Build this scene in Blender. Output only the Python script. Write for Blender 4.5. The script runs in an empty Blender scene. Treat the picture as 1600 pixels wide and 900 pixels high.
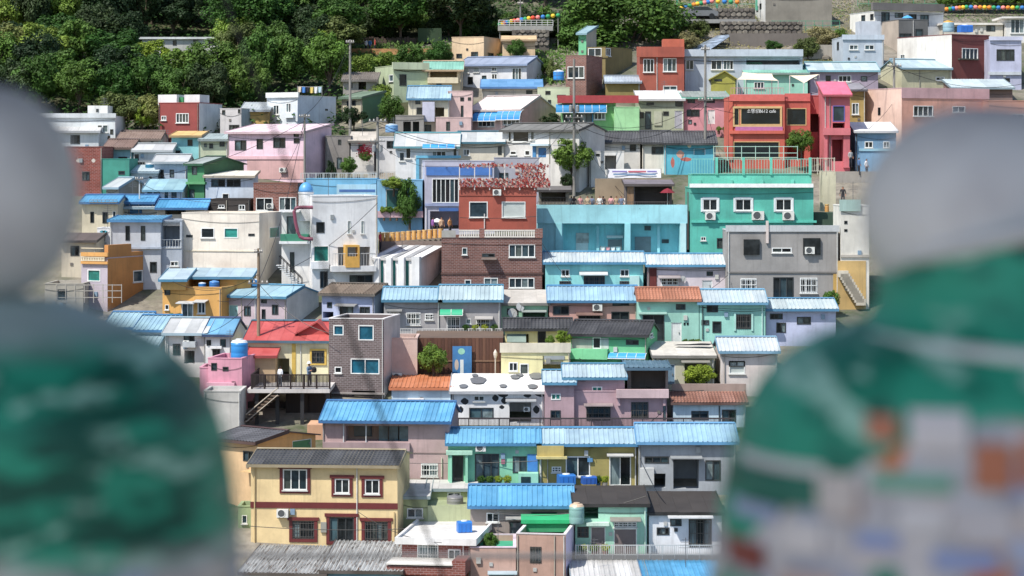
import bpy, math, random
from mathutils import Vector, Matrix

random.seed(7)
SC = bpy.context.scene
COL = SC.collection
F, HR = 3764.0, 250.0          # focal length in photo pixels, photo row of the eye level
# ------------------------------------------------------------------ camera
cd = bpy.data.cameras.new('camera'); cam = bpy.data.objects.new('camera', cd); COL.objects.link(cam)
cam.location = (0, 0, 0); cam.rotation_euler = (math.pi/2, 0, 0)
cd.sensor_width = 36; cd.lens = 36*F/1600; cd.shift_y = -200/1600
cd.clip_start = 0.1; cd.clip_end = 2000
cd.dof.use_dof = True; cd.dof.focus_distance = 185; cd.dof.aperture_fstop = 2.6
SC.camera = cam
# ------------------------------------------------------------------ sky, sun, exposure
SUN = Vector((-0.42, -0.40, 0.81)).normalized()
wd = bpy.data.worlds.new('World'); SC.world = wd; wd.use_nodes = True
nt = wd.node_tree; bg = nt.nodes['Background']
sky = nt.nodes.new('ShaderNodeTexSky'); sky.sky_type = 'NISHITA'; sky.sun_disc = False
sky.sun_elevation = math.asin(SUN.z); sky.sun_rotation = math.atan2(SUN.x, SUN.y)
nt.links.new(sky.outputs[0], bg.inputs[0]); bg.inputs[1].default_value = 0.14
ld = bpy.data.lights.new('sun', 'SUN'); lo = bpy.data.objects.new('sun', ld); COL.objects.link(lo)
ld.energy = 4.6; ld.angle = math.radians(0.53); ld.color = (1, 0.95, 0.87)
lo.rotation_euler = SUN.to_track_quat('Z', 'Y').to_euler(); lo.location = (0, 60, 90)
SC.view_settings.view_transform = 'Standard'; SC.view_settings.look = 'None'
SC.view_settings.gamma = 1; SC.view_settings.use_curve_mapping = False
SC.view_settings.exposure = 0.24

# ------------------------------------------------------------------ helpers
def k(px): return (px-800.0)/F
def kz(py): return (HR-py)/F
def yrow(r): return 69.66/(0.308+(r-HR)/F)       # distance at which the hillside is seen in photo row r
def at(px, py, Y): return Vector((k(px)*Y, Y, kz(py)*Y))
def lin(h):
    h = h.lstrip('#'); o = []
    for i in (0, 2, 4):
        v = int(h[i:i+2], 16)/255
        o.append(v/12.92 if v <= 0.04045 else ((v+0.055)/1.055)**2.4)
    return o
def zterr(Y):
    pts = [(-40, 2), (-6, -1.9), (5, -2.1), (18, -9), (50, -24), (100, -36), (125, -31), (145, -25), (285, 18.1), (330, 38), (420, 92), (520, 130)]
    for (a, b), (c, d) in zip(pts, pts[1:]):
        if Y <= c: return b+(d-b)*(Y-a)/(c-a)
    return pts[-1][1]

MATS = {}
def nodes(name):
    m = bpy.data.materials.new(name); m.use_nodes = True
    t = m.node_tree; b = t.nodes['Principled BSDF']
    return m, t, b
def N(t, typ, **kw):
    n = t.nodes.new(typ)
    for a, v in kw.items():
        if a.startswith('i_'): n.inputs[a[2:].replace('_', ' ')].default_value = v
        else: setattr(n, a, v)
    return n
def coords(t, scale=(1, 1, 1), rand=True):
    tc = N(t, 'ShaderNodeTexCoord'); mp = N(t, 'ShaderNodeMapping'); mp.inputs['Scale'].default_value = scale
    if rand:
        oi = N(t, 'ShaderNodeObjectInfo'); ml = N(t, 'ShaderNodeMath', operation='MULTIPLY'); ml.inputs[1].default_value = 60
        t.links.new(oi.outputs['Random'], ml.inputs[0])
        ad = N(t, 'ShaderNodeVectorMath', operation='ADD')
        t.links.new(tc.outputs['Object'], ad.inputs[0]); t.links.new(ml.outputs[0], ad.inputs[1])
        t.links.new(ad.outputs[0], mp.inputs[0])
    else: t.links.new(tc.outputs['Object'], mp.inputs[0])
    return mp.outputs[0]
def noise(t, vec, scale, detail=4, rough=0.6):
    n = N(t, 'ShaderNodeTexNoise'); n.inputs['Scale'].default_value = scale; n.inputs['Detail'].default_value = detail
    n.inputs['Roughness'].default_value = rough; t.links.new(vec, n.inputs['Vector']); return n.outputs['Fac']
def ramp(t, fac, a, b, ca=(0, 0, 0, 1), cb=(1, 1, 1, 1)):
    r = N(t, 'ShaderNodeValToRGB'); e = r.color_ramp.elements
    e[0].position, e[0].color, e[1].position, e[1].color = a, ca, b, cb
    t.links.new(fac, r.inputs[0]); return r.outputs[0]
def mix(t, fac, a, b, mode='MIX'):
    m = N(t, 'ShaderNodeMix', data_type='RGBA', blend_type=mode)
    for s, v in (('Factor', fac), ('A', a), ('B', b)):
        i = [x for x in m.inputs if x.name == s and (x.type == 'RGBA' or s == 'Factor' and x.type == 'VALUE')][0]
        if hasattr(v, 'links'): t.links.new(v, i)
        elif s == 'Factor': i.default_value = v
        else: i.default_value = (*v[:3], 1)
    return [x for x in m.outputs if x.type == 'RGBA'][0]
def bump(t, b, h, s=0.3, d=0.02):
    n = N(t, 'ShaderNodeBump'); n.inputs['Strength'].default_value = s; n.inputs['Distance'].default_value = d
    t.links.new(h, n.inputs['Height']); t.links.new(n.outputs[0], b.inputs['Normal'])

def MT(kind, hx):
    key = (kind, hx)
    if key in MATS: return MATS[key]
    m, t, b = nodes(kind+'_'+hx); L = t.links
    c = lin(hx)
    BC = b.inputs['Base Color']; R = b.inputs['Roughness']
    if kind in ('stucco', 'concrete'):
        g = 1.02 if kind == 'stucco' else 1.0
        mean = sum(c)/3; sat = 0.8 if kind == 'stucco' else 1.0
        c = [min(0.8, max(0.01, (mean+(v-mean)*sat)*g)) for v in c]
        v = coords(t); big = noise(t, v, 0.45, 5); fine = noise(t, v, 6, 3)
        st = noise(t, coords(t, (2.2, 2.2, 0.16)), 1.4, 4, 0.7)
        lo_ = [x*0.74 for x in c]; hi = [min(0.85, x*1.12) for x in c]
        a = mix(t, ramp(t, big, 0.3, 0.7), lo_, hi)
        dirt = [x*0.45+0.03 for x in c]
        a = mix(t, ramp(t, st, 0.52, 0.82, cb=(0.62, 0.62, 0.62, 1)), a, dirt)
        a = mix(t, ramp(t, fine, 0.55, 0.8, cb=(0.18, 0.18, 0.18, 1)), a, [x*0.5 for x in c])
        L.new(a, BC); R.default_value = 0.85; bump(t, b, fine, 0.25, 0.02)
    elif kind == 'brick':
        tc = coords(t, (1, 1, 1), False)
        sx = N(t, 'ShaderNodeSeparateXYZ'); L.new(tc, sx.inputs[0]); cx = N(t, 'ShaderNodeCombineXYZ')
        ad = N(t, 'ShaderNodeMath', operation='ADD'); L.new(sx.outputs[0], ad.inputs[0]); L.new(sx.outputs[1], ad.inputs[1])
        L.new(ad.outputs[0], cx.inputs[0]); L.new(sx.outputs[2], cx.inputs[1])
        br = N(t, 'ShaderNodeTexBrick'); L.new(cx.outputs[0], br.inputs['Vector'])
        br.inputs['Scale'].default_value = 1; br.inputs['Brick Width'].default_value = 0.34; br.inputs['Row Height'].default_value = 0.13
        br.inputs['Mortar Size'].default_value = 0.016; br.inputs['Color1'].default_value = (*c, 1)
        br.inputs['Color2'].default_value = (*[x*0.62 for x in c], 1); mo = sum(c)/3
        br.inputs['Mortar'].default_value = (*[min(.5, x*0.6+0.14+mo*0.3) for x in c], 1)
        big = noise(t, coords(t), 0.7, 5)
        a = mix(t, ramp(t, big, 0.4, 0.75, cb=(0.5, 0.5, 0.5, 1)), br.outputs[0], [x*0.55 for x in c])
        L.new(a, BC); R.default_value = 0.85; bump(t, b, br.outputs['Fac'], -0.5, 0.02)
    elif kind in ('metal', 'rust', 'tile'):
        mean = sum(c)/3; c = [(mean+(x-mean)*.86)/1.7 for x in c]
        v = coords(t); big = noise(t, v, 0.5, 5); st = noise(t, coords(t, (3, 0.35, 0.35)), 1.6, 4, 0.7)
        fade = [min(0.6, x*1.25+0.05) for x in c]
        a = mix(t, ramp(t, big, 0.35, 0.72), c, fade)
        a = mix(t, ramp(t, st, 0.55, 0.8, cb=(0.5, 0.5, 0.5, 1)), a, [x*0.55+0.02 for x in c])
        if kind == 'rust':
            rs = noise(t, coords(t, (6, 0.5, 0.5)), 1.5, 5, 0.75)
            a = mix(t, ramp(t, rs, 0.5, 0.62), a, (0.06, 0.05, 0.043)); rs2 = noise(t, coords(t, (5, 0.8, 0.8)), 2.2, 4)
            a = mix(t, ramp(t, rs2, 0.6, 0.68), a, (0.16, 0.075, 0.04))
        oi = N(t, 'ShaderNodeObjectInfo'); mr = N(t, 'ShaderNodeMapRange'); L.new(oi.outputs['Random'], mr.inputs[0]); mr.inputs[3].default_value = 0.84; mr.inputs[4].default_value = 1.1
        hs = N(t, 'ShaderNodeHueSaturation'); L.new(mr.outputs[0], hs.inputs['Value']); L.new(a, hs.inputs['Color']); a = hs.outputs[0]
        L.new(a, BC); R.default_value = {'metal': 0.55, 'rust': 0.8, 'tile': 0.7}[kind]
        b.inputs['Specular IOR Level'].default_value = 0.3
    elif kind == 'paint':
        mean = sum(c)/3; c = [mean+(x-mean)*.85 for x in c]
        v = coords(t); a = mix(t, ramp(t, noise(t, v, 2.5, 4), 0.35, 0.75), c, [x*0.78 for x in c]); L.new(a, BC); R.default_value = 0.5
    elif kind == 'wood':
        v = coords(t, (8, 8, 0.8)); a = mix(t, ramp(t, noise(t, v, 2.0, 5), 0.3, 0.7), c, [x*0.55 for x in c]); L.new(a, BC); R.default_value = 0.75
    elif kind == 'glass':
        v = coords(t); a = mix(t, ramp(t, noise(t, v, 1.2, 2), 0.4, 0.65), c, [x*1.9+0.006 for x in c]); L.new(a, BC); R.default_value = 0.08
        b.inputs['Specular IOR Level'].default_value = 0.42
    elif kind == 'plastic':
        v = coords(t); a = mix(t, ramp(t, noise(t, v, 2, 3), 0.4, 0.8), c, [x*0.8+0.03 for x in c]); L.new(a, BC); R.default_value = 0.4
    elif kind == 'cloth':
        BC.default_value = (*c, 1); R.default_value = 0.9
    elif kind == 'leaf':
        tc = N(t, 'ShaderNodeTexCoord'); big = noise(t, tc.outputs['Object'], 0.9, 3); oi = N(t, 'ShaderNodeObjectInfo')
        hs = N(t, 'ShaderNodeHueSaturation'); a = mix(t, ramp(t, big, 0.35, 0.65), [x*0.62 for x in c], [x*1.25 for x in c])
        mr = N(t, 'ShaderNodeMapRange'); L.new(oi.outputs['Random'], mr.inputs[0]); mr.inputs[3].default_value = 0.475; mr.inputs[4].default_value = 0.52
        mr2 = N(t, 'ShaderNodeMapRange'); L.new(oi.outputs['Random'], mr2.inputs[0]); mr2.inputs[3].default_value = 1.2; mr2.inputs[4].default_value = 0.7
        L.new(mr.outputs[0], hs.inputs['Hue']); L.new(mr2.outputs[0], hs.inputs['Value']); L.new(a, hs.inputs['Color'])
        L.new(hs.outputs[0], BC); R.default_value = 0.6; b.inputs['Specular IOR Level'].default_value = 0.25
        tr = N(t, 'ShaderNodeBsdfTranslucent'); L.new(hs.outputs[0], tr.inputs[0]); ms = N(t, 'ShaderNodeMixShader'); ms.inputs[0].default_value = 0.22
        L.new(b.outputs[0], ms.inputs[1]); L.new(tr.outputs[0], ms.inputs[2]); L.new(ms.outputs[0], t.nodes['Material Output'].inputs[0])
    elif kind == 'ground':
        v = coords(t, rand=False); a = mix(t, ramp(t, noise(t, v, 0.13, 6), 0.42, 0.6), c, (0.055, 0.075, 0.03))
        a = mix(t, ramp(t, noise(t, v, 1.3, 5), 0.4, 0.75), a, [x*0.5 for x in c]); L.new(a, BC); R.default_value = 0.95
        bump(t, b, noise(t, v, 1.5, 6), 0.6, 0.2)
    elif kind == 'stone':
        v = coords(t); vo = N(t, 'ShaderNodeTexVoronoi'); vo.inputs['Scale'].default_value = 1.6; L.new(v, vo.inputs['Vector'])
        a = mix(t, ramp(t, vo.outputs['Distance'], 0.1, 0.7), c, [x*0.45 for x in c]); a = mix(t, ramp(t, noise(t, v, 3), 0.4, 0.7), a, [x*0.6 for x in c])
        L.new(a, BC); R.default_value = 0.9; bump(t, b, vo.outputs['Distance'], -0.6, 0.1)
    MATS[key] = m
    return m

class MB:
    def __init__(s): s.v = []; s.f = []; s.m = []
    def quad(s, a, b, c, d, mi=0):
        n = len(s.v); s.v += [tuple(a), tuple(b), tuple(c), tuple(d)]; s.f.append((n, n+1, n+2, n+3)); s.m.append(mi)
    def poly(s, pts, mi=0):
        n = len(s.v); s.v += [tuple(p) for p in pts]; s.f.append(tuple(range(n, n+len(pts)))); s.m.append(mi)
    def box(s, x0, x1, y0, y1, z0, z1, mi=0):
        n = len(s.v); s.v += [(x, y, z) for z in (z0, z1) for (x, y) in ((x0, y0), (x1, y0), (x1, y1), (x0, y1))]
        for f in ((3, 2, 1, 0), (4, 5, 6, 7), (0, 1, 5, 4), (1, 2, 6, 5), (2, 3, 7, 6), (3, 0, 4, 7)):
            s.f.append(tuple(n+i for i in f)); s.m.append(mi)
        return s
    def prism(s, pts, x0, x1, mi=0):      # polygon in (y,z) swept along x
        n = len(s.v); q = len(pts)
        s.v += [(x0, y, z) for y, z in pts]+[(x1, y, z) for y, z in pts]
        s.f.append(tuple(n+i for i in range(q))); s.f.append(tuple(n+q+i for i in reversed(range(q)))); s.m += [mi, mi]
        for i in range(q):
            j = (i+1) % q; s.f.append((n+i, n+q+i, n+q+j, n+j)); s.m.append(mi)
        return s
    def tube(s, pts, r, seg=6, mi=0, cap=True):
        pts = [Vector(p) for p in pts]; rs = r if isinstance(r, (list, tuple)) else [r]*len(pts); rings = []
        for i, p in enumerate(pts):
            t = (pts[min(i+1, len(pts)-1)]-pts[max(i-1, 0)]).normalized()
            u = t.cross(Vector((0, 0, 1))) if abs(t.z) < 0.9 else t.cross(Vector((0, 1, 0)))
            u.normalize(); w = t.cross(u); n = len(s.v)
            s.v += [tuple(p+u*math.cos(a)*rs[i]+w*math.sin(a)*rs[i]) for a in [2*math.pi*j/seg for j in range(seg)]]; rings.append(n)
        for a, b in zip(rings, rings[1:]):
            for j in range(seg):
                jj = (j+1) % seg; s.f.append((a+j, a+jj, b+jj, b+j)); s.m.append(mi)
        if cap:
            s.f.append(tuple(rings[0]+j for j in reversed(range(seg)))); s.f.append(tuple(rings[-1]+j for j in range(seg))); s.m += [mi, mi]
        return s
    def lathe(s, prof, seg=16, mi=0, ox=0, oy=0, sy=1.0):       # [(r,z),...]
        rings = []
        for r, z in prof:
            n = len(s.v); s.v += [(ox+r*math.cos(2*math.pi*j/seg), oy+sy*r*math.sin(2*math.pi*j/seg), z) for j in range(seg)]; rings.append(n)
        for a, b in zip(rings, rings[1:]):
            for j in range(seg):
                jj = (j+1) % seg; s.f.append((a+j, a+jj, b+jj, b+j)); s.m.append(mi)
        s.f.append(tuple(rings[0]+j for j in reversed(range(seg)))); s.f.append(tuple(rings[-1]+j for j in range(seg))); s.m += [mi, mi]
        return s
    def mesh(s, name, mats, smooth=False):
        me = bpy.data.meshes.new(name); me.from_pydata(s.v, [], s.f)
        for m in (mats if isinstance(mats, (list, tuple)) else [mats]): me.materials.append(m)
        if any(s.m): me.polygons.foreach_set('material_index', s.m)
        if smooth: me.polygons.foreach_set('use_smooth', [True]*len(s.f))
        me.update(); return me

WM = {}          # world matrix of each object built
def link(name, me, M, parent=None):
    o = bpy.data.objects.new(name, me); COL.objects.link(o); WM[o] = M.copy()
    if parent is not None: o.parent = parent; o.matrix_basis = WM[parent].inverted() @ M
    else: o.matrix_basis = M
    return o
def tag(o, label, cat, group=None, kind=None):
    o['label'] = label
    if cat: o['category'] = cat
    if group: o['group'] = group
    if kind: o['kind'] = kind
    return o
def thing(name, label, cat, M, group=None): return tag(link(name, None, M), label, cat, group)
T = Matrix.Translation
def Rz(a): return Matrix.Rotation(a, 4, 'Z')
def Sc(x, y, z): return Matrix.Diagonal((x, y, z, 1))
def copy_tree(o, M, parent=None):
    c = o.copy(); COL.objects.link(c); WM[c] = M
    c.parent = parent; c.matrix_basis = M if parent is None else WM[parent].inverted() @ M
    for ch in o.children: copy_tree(ch, M @ WM[o].inverted() @ WM[ch], c)
    return c
UNIT = {}
def unit(kind, hx):                       # unit cube mesh 0..1 shared by all pieces of one material
    if (kind, hx) not in UNIT: UNIT[(kind, hx)] = MB().box(0, 1, 0, 1, 0, 1).mesh(kind+'_block', MT(kind, hx))
    return UNIT[(kind, hx)]
def block(name, kind, hx, M, x0, x1, y0, y1, z0, z1, parent):
    return link(name, unit(kind, hx), M @ T((x0, y0, z0)) @ Sc(max(x1-x0, 1e-3), max(y1-y0, 1e-3), max(z1-z0, 1e-3)), parent)
# ------------------------------------------------------------------ houses
GLASSES = ['1c2428', '223038', '2b3a40', '161b1e', '33474d', '1a2024', '252c2e', '5f6c6e', '3f4644']
WHITE = 'e9ebe8'
def grid_face(mb, U, V0, V1, ops, P, mi):
    """wall face with rectangular openings; P(u, depth, v) -> local point; ops = (u0,u1,v0,v1,reveal depth, closed)"""
    us = sorted({0, U, *[o[0] for o in ops], *[o[1] for o in ops]}); vs = sorted({V0, V1, *[o[2] for o in ops], *[o[3] for o in ops]})
    us = [u for u in us if -1e-6 <= u <= U+1e-6]; vs = [v for v in vs if V0-1e-6 <= v <= V1+1e-6]
    for a, b in zip(us, us[1:]):
        for c, d in zip(vs, vs[1:]):
            if b-a < 1e-5 or d-c < 1e-5: continue
            mu, mv = (a+b)/2, (c+d)/2
            if any(o[0] < mu < o[1] and o[2] < mv < o[3] for o in ops): continue
            mb.quad(P(a, 0, c), P(b, 0, c), P(b, 0, d), P(a, 0, d), mi)
    for u0, u1, v0, v1, r, closed in ops:
        mb.quad(P(u0, 0, v0), P(u0, r, v0), P(u0, r, v1), P(u0, 0, v1), mi); mb.quad(P(u1, r, v0), P(u1, 0, v0), P(u1, 0, v1), P(u1, r, v1), mi)
        mb.quad(P(u0, r, v0), P(u0, 0, v0), P(u1, 0, v0), P(u1, r, v0), mi); mb.quad(P(u0, 0, v1), P(u0, r, v1), P(u1, r, v1), P(u1, 0, v1), mi)
        if closed: mb.quad(P(u0, r, v0), P(u1, r, v0), P(u1, r, v1), P(u0, r, v1), mi)

class HH: pass
def make_window(h, FM, u0, u1, v0, v1, st, trim):
    s, n = st[0], int(st[1]) if len(st) > 1 and st[1].isdigit() else 1
    W, Hh = u1-u0, v1-v0; M = FM @ T((u0, 0, v0)); g = random.choice(GLASSES)
    if s == 'd':                                            # solid door leaf with its frame
        hx = st[1:] if len(st) > 3 else 'c9ccc8'
        o = link('door', MB().box(0.05, W-0.05, 0.06, 0.11, 0.02, Hh-0.05).mesh('door', MT('paint', hx)), M, h.root)
        fr = MB().box(0, 0.05, 0.02, 0.13, 0, Hh).box(W-0.05, W, 0.02, 0.13, 0, Hh).box(0, W, 0.02, 0.13, Hh-0.05, Hh)
        link('door_frame', fr.mesh('door_frame', MT('paint', WHITE)), M, o)
        link('handle', MB().box(W-0.22, W-0.17, 0.0, 0.06, Hh*0.45, Hh*0.45+0.14).mesh('handle', MT('paint', '8a8a86')), M, o)
        return
    fw = min(0.07, W*0.12); fc = {'k': '3a3d3e', 'b': '4a4744', 'c': 'd9d6cc', 'p': 'e0e2df', 'y': 'dcb878', 'u': '6b62b8', 'r': '8d2f2a'}.get(s, WHITE)
    fb = MB()
    y0, y1 = (-0.03, 0.1)
    fb.box(0, fw, y0, y1, 0, Hh).box(W-fw, W, y0, y1, 0, Hh).box(fw, W-fw, y0, y1, 0, fw).box(fw, W-fw, y0, y1, Hh-fw, Hh)
    for i in range(1, n): x = W*i/n; fb.box(x-fw*.45, x+fw*.45, 0.0, y1-.002, fw, Hh-fw)
    if s == 'g': fb.box(fw, W-fw, 0.01, y1-.004, Hh/2-fw*.4, Hh/2+fw*.4)
    nm = 'glass_door' if (Hh > 1.75 and s in 'wg') else 'window'
    o = link(nm, fb.mesh(nm, MT('paint', fc)), M, h.root)
    gl = {'p': 'b9c2be', 'q': '184a5c', 'e': '256a62', 'y': '07131a'}.get(s, None)
    for i in range(n):
        hx = gl or random.choice(GLASSES) if i == 0 or random.random() < 0.4 else g
        block('pane', 'glass' if s != 'p' else 'paint', gl or hx, M, W*i/n+fw*.4+.004, W*(i+1)/n-fw*.4-.004, 0.06+0.012*(i % 2), 0.075+0.012*(i % 2), fw*.8, Hh-fw*.8, o)
    if s in 'bg':
        gb = MB(); q = max(3, int(W/0.16))
        for i in range(1, q): gb.box(W*i/q-.012, W*i/q+.012, -0.07, -0.045, 0.02, Hh-0.02)
        for z in (0.12, 0.5, 0.88): gb.box(0.02, W-0.02, -0.068, -0.05, Hh*z-.015, Hh*z+.015)
        link('security_grille', gb.mesh('security_grille', MT('paint', WHITE if s == 'g' else '55524e')), M, o)
    if nm == 'window' and s in 'wtgp':
        link('sill', MB().box(-0.06, W+0.06, -0.12, 0.0, -0.07, -0.005).mesh('sill', MT('paint', 'd5d5d0')), M, o)
    if trim:
        q = 0.2; tb = MB().box(-q, -.004, -0.06, 0.03, -q, Hh+q).box(W+.004, W+q, -0.06, 0.03, -q, Hh+q).box(-.004, W+.004, -0.06, 0.03, -q, -.01).box(-q-.1, W+q+.1, -0.1, 0.03, Hh+q*.2, Hh+q*1.2)
        link('window_surround', tb.mesh('window_surround', MT('paint', trim)), M, o)

def sheets(h, roof, M, x0, x1, ya, za, yb, zb, hx, kind, step=0.95):
    """corrugated sheets laid side by side from eave (ya,za) to ridge (yb,zb), one object per sheet"""
    n = max(1, round((x1-x0)/step)); sw = (x1-x0)/n
    L = math.hypot(yb-ya, zb-za); ny, nz = -(zb-za)/L, (yb-ya)/L
    if nz < 0: ny, nz = -ny, -nz
    prof = []
    if kind == 'metal':
        q = 3; rh = .036 if h.Y < 200 else .018
        for i in range(q): a = sw*i/q; b = sw/q; prof += [(a, .0), (a+b*.36, 0), (a+b*.46, rh), (a+b*.66, rh), (a+b*.76, 0)]
        prof.append((sw, 0))
    elif kind in ('flat', 'smooth'): prof = [(0, 0), (sw-.02, 0), (sw-.015, .012), (sw, .012)]
    else:
        q = 18; prof = [(sw*i/q, .035*math.cos(2*math.pi*i/q*4)) for i in range(q+1)]
    mb = MB(); rows = 1 if kind != 'tile' else max(3, int(L/0.42))
    for r in range(rows):
        t0, t1 = r/rows, (r+1)/rows
        lift = (.05, .03) if rows > 1 else (.03, .03)
        n0 = len(mb.v)
        for (t, lf) in ((t0, lift[0]), (t1, lift[1])):
            for x, e in prof:
                yy, zz = ya+(yb-ya)*t, za+(zb-za)*t; mb.v.append((x, yy+ny*(e+lf), zz+nz*(e+lf)))
        p = len(prof)
        for i in range(p-1): mb.f.append((n0+i, n0+i+1, n0+p+i+1, n0+p+i)); mb.m.append(0)
    me = mb.mesh('roof_sheet', MT({'rust': 'rust', 'flat': 'concrete'}.get(kind, 'metal' if kind in ('metal', 'smooth') else 'tile'), hx), kind in ('tile', 'rust'))
    for i in range(n): link('roof_sheet', me, M @ T((x0+sw*i, 0, random.uniform(-.006, .006))), roof)

def house(label, x0, x1, yt, yb, c, roof=('flat',), xs=None, d=6.0, yaw=0.0, w='', ex=(), name='house', cat='house', par=None, by=0.0,
          mat='stucco', sc=None, trim=None, Y=None, found=1.2, oh=0.35, grp=None):
    h = HH(); h.label = label
    if par is not None: Y0 = par.Y+by; found = 0.05
    elif Y is not None: Y0 = Y
    else: Y0 = yrow(yb)
    near = 1
    if xs is not None:
        right = xs > x1; k2 = k(xs); kn = k(x1 if right else x0)
        q = (k2-kn)*Y0/d; q = max(-0.93, min(0.93, q/math.sqrt(1+k2*k2)))
        th = math.asin(q)+math.atan(k2); near = 1 if right else 0
        d = (k2-kn)*Y0/(math.sin(th)-k2*math.cos(th))
    else: th = math.radians(yaw); near = 1 if th >= 0 else 0
    s_, c_ = math.sin(th), math.cos(th)
    ex_, ey_ = Vector((c_, -s_, 0)), Vector((s_, c_, 0))
    if near: wd_ = (k(x1)-k(x0))*Y0/(c_+k(x0)*s_); O = Vector((k(x1)*Y0, Y0, 0))-ex_*wd_
    else: wd_ = (k(x1)-k(x0))*Y0/(c_+k(x1)*s_); O = Vector((k(x0)*Y0, Y0, 0))
    zb_ = kz(yb)*Y0; O.z = zb_
    h.O, h.w, h.d, h.Y, h.th, h.ex, h.ey = O, wd_, d, Y0, th, ex_, ey_
    M = T(O) @ Rz(-th); h.M = M
    def ray(px, py, off=0.0):                      # local (x,z) on the plane parallel to the front, off metres behind it
        dr = Vector((k(px), 1, kz(py))); t = ((O+ey_*off).dot(ey_))/dr.dot(ey_); p = dr*t-O
        return p.dot(ex_), p.z
    def rays(px, py, right):                       # local (y,z) on the side wall
        dr = Vector((k(px), 1, kz(py))); b = O+ex_*(wd_ if right else 0); t = b.dot(ex_)/dr.dot(ex_); p = dr*t-O
        return p.dot(ey_), p.z
    h.ray = ray; xn = x1 if near else x0
    def zrow(py, off): return ray(xn+0, py, off)[1]
    hw = zrow(yt, 0)
    h.root = par.root if par is not None else thing(name, label, cat, M, grp)
    rt = roof[0]; ro = dict(zip(('t', 'yr', 'hx', 'kind', 'fc'), roof))
    hx = ro.get('hx', 'b8b8b4'); kind = ro.get('kind', 'metal'); fc = ro.get('fc', None)
    top_f = top_b = hw; apex = None
    if rt in ('gable', 'shed'):
        ry = d*0.5 if rt == 'gable' else d+0.15
        zE = zrow(yt, -oh); zR = zrow(ro['yr'], ry)
        if zR < zE+0.1: zR = zE+0.1
        m_ = (zR-zE)/(ry+oh); top_f = zE+oh*m_-0.04
        if rt == 'gable': apex = (ry, zR-.05); top_b = zE+oh*m_-.05
        else: top_b = zE+(d+oh)*m_-0.05
    elif rt == 'gablef':
        zE = hw; ax = ray(ro['yr'][0], ro['yr'][1], 0); top_f = top_b = hw
    elif rt == 'slab': top_f = top_b = hw-0.22
    # wall openings
    opf, opr, opl, wins = [], [], [], []
    for it in [q.split() for q in w.split(';') if q.strip()]:
        a, b2, ww, hh = map(float, it[:4]); st = it[4] if len(it) > 4 else 'w2'
        cx = a+ww/2; face = 'F'
        if xs is not None and xs > x1 and cx > x1: face = 'R'
        if xs is not None and xs < x0 and cx < x0: face = 'L'
        if face == 'F':
            u0, v1 = ray(a, b2); u1, v0 = ray(a+ww, b2+hh); u0, u1 = max(.08, u0), min(wd_-.08, u1); FM = M; lim = top_f
        elif face == 'R':
            u0, v1 = rays(a, b2, True); u1, v0 = rays(a+ww, b2+hh, True); FM = M @ T((wd_, 0, 0)) @ Rz(math.pi/2); u0, u1 = max(.08, u0), min(d-.08, u1); lim = min(top_f, top_b)
        else:
            ya_, v1 = rays(a, b2, False); yb2, v0 = rays(a+ww, b2+hh, False); u0, u1 = d-ya_, d-yb2; u0, u1 = max(.08, u0), min(d-.08, u1); FM = M @ T((0, d, 0)) @ Rz(-math.pi/2); lim = min(top_f, top_b)
        v1 = min(v1, lim-.05); v0 = max(v0, -found+.05)
        if u1-u0 < .12 or v1-v0 < .12: continue
        dep = min(2.4, d*.55) if st == 'v' else 0.14
        {'F': opf, 'R': opr, 'L': opl}[face].append((u0, u1, v0, v1, dep, st == 'v'))
        if st != 'v': wins.append((FM, u0, u1, v0, v1, st))
    mb = MB(); zb0 = -found
    grid_face(mb, wd_, zb0, top_f, opf, lambda u, r, v: (u, r, v), 0)
    ls = min(top_f, top_b)
    grid_face(mb, d, zb0, ls, opr, lambda u, r, v: (wd_-r, u, v), 1)
    grid_face(mb, d, zb0, ls, opl, lambda u, r, v: (r, d-u, v), 1)
    mb.quad((wd_, d, zb0), (0, d, zb0), (0, d, top_b), (wd_, d, top_b), 0)
    if apex or abs(top_b-top_f) > .01:
        for x in (0, wd_):
            P = [(x, 0, top_f)]+([(x, apex[0], apex[1])] if apex else [])+[(x, d, top_b)]
            if apex: mb.poly(P if x else P[::-1], 1)
            else:
                lo3 = [(x, 0, ls), (x, d, ls), (x, d, top_b)] if top_b > top_f else [(x, 0, ls), (x, d, ls), (x, 0, top_f)]
                mb.poly(lo3 if x else lo3[::-1], 1)
    if rt == 'gablef': mb.poly([(0, 0, hw), (wd_, 0, hw), (ax[0], 0, ax[1]-.03)], 0)
    mats = [MT(mat, c), MT('stucco' if sc else mat, sc or c)]
    h.wall = link('wall', mb.mesh('wall', mats), M, h.root)
    # roof
    if rt in ('gable', 'shed'):
        so = 0.16; X0, X1 = -so, wd_+so
        yE = -oh; back = d+(oh if rt == 'gable' else 0.15)
        rb = MB(); th_ = 0.09
        if rt == 'gable':
            rb.prism([(yE, zE-th_), (ry, zR-th_), (back, zE-th_), (back, zE), (ry, zR), (yE, zE)], X0, X1)
        else: rb.prism([(yE, zE-th_), (ry, zR-th_), (ry, zR), (yE, zE)], X0, X1)
        r = link('roof', rb.mesh('roof', MT('metal' if kind != 'flat' else 'concrete', fc or hx)), M, h.root)
        sheets(h, r, M, X0, X1, yE-.03, zE-(.03*m_), ry, zR, hx, kind)
        if rt == 'gable':
            cp = MB().prism([(ry-.2, zR-.2*m_+.1), (ry, zR+.13), (ry+.2, zR-.2*m_+.1), (ry, zR+.02)], X0, X1)
            link('ridge_cap', cp.mesh('ridge_cap', MT('metal', fc or hx)), M, r)
        fb = MB().box(X0-.02, X1+.02, yE-.07, yE-.035, zE-.17, zE+.02)
        link('fascia', fb.mesh('fascia', MT('metal', fc or hx)), M, r)
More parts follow.
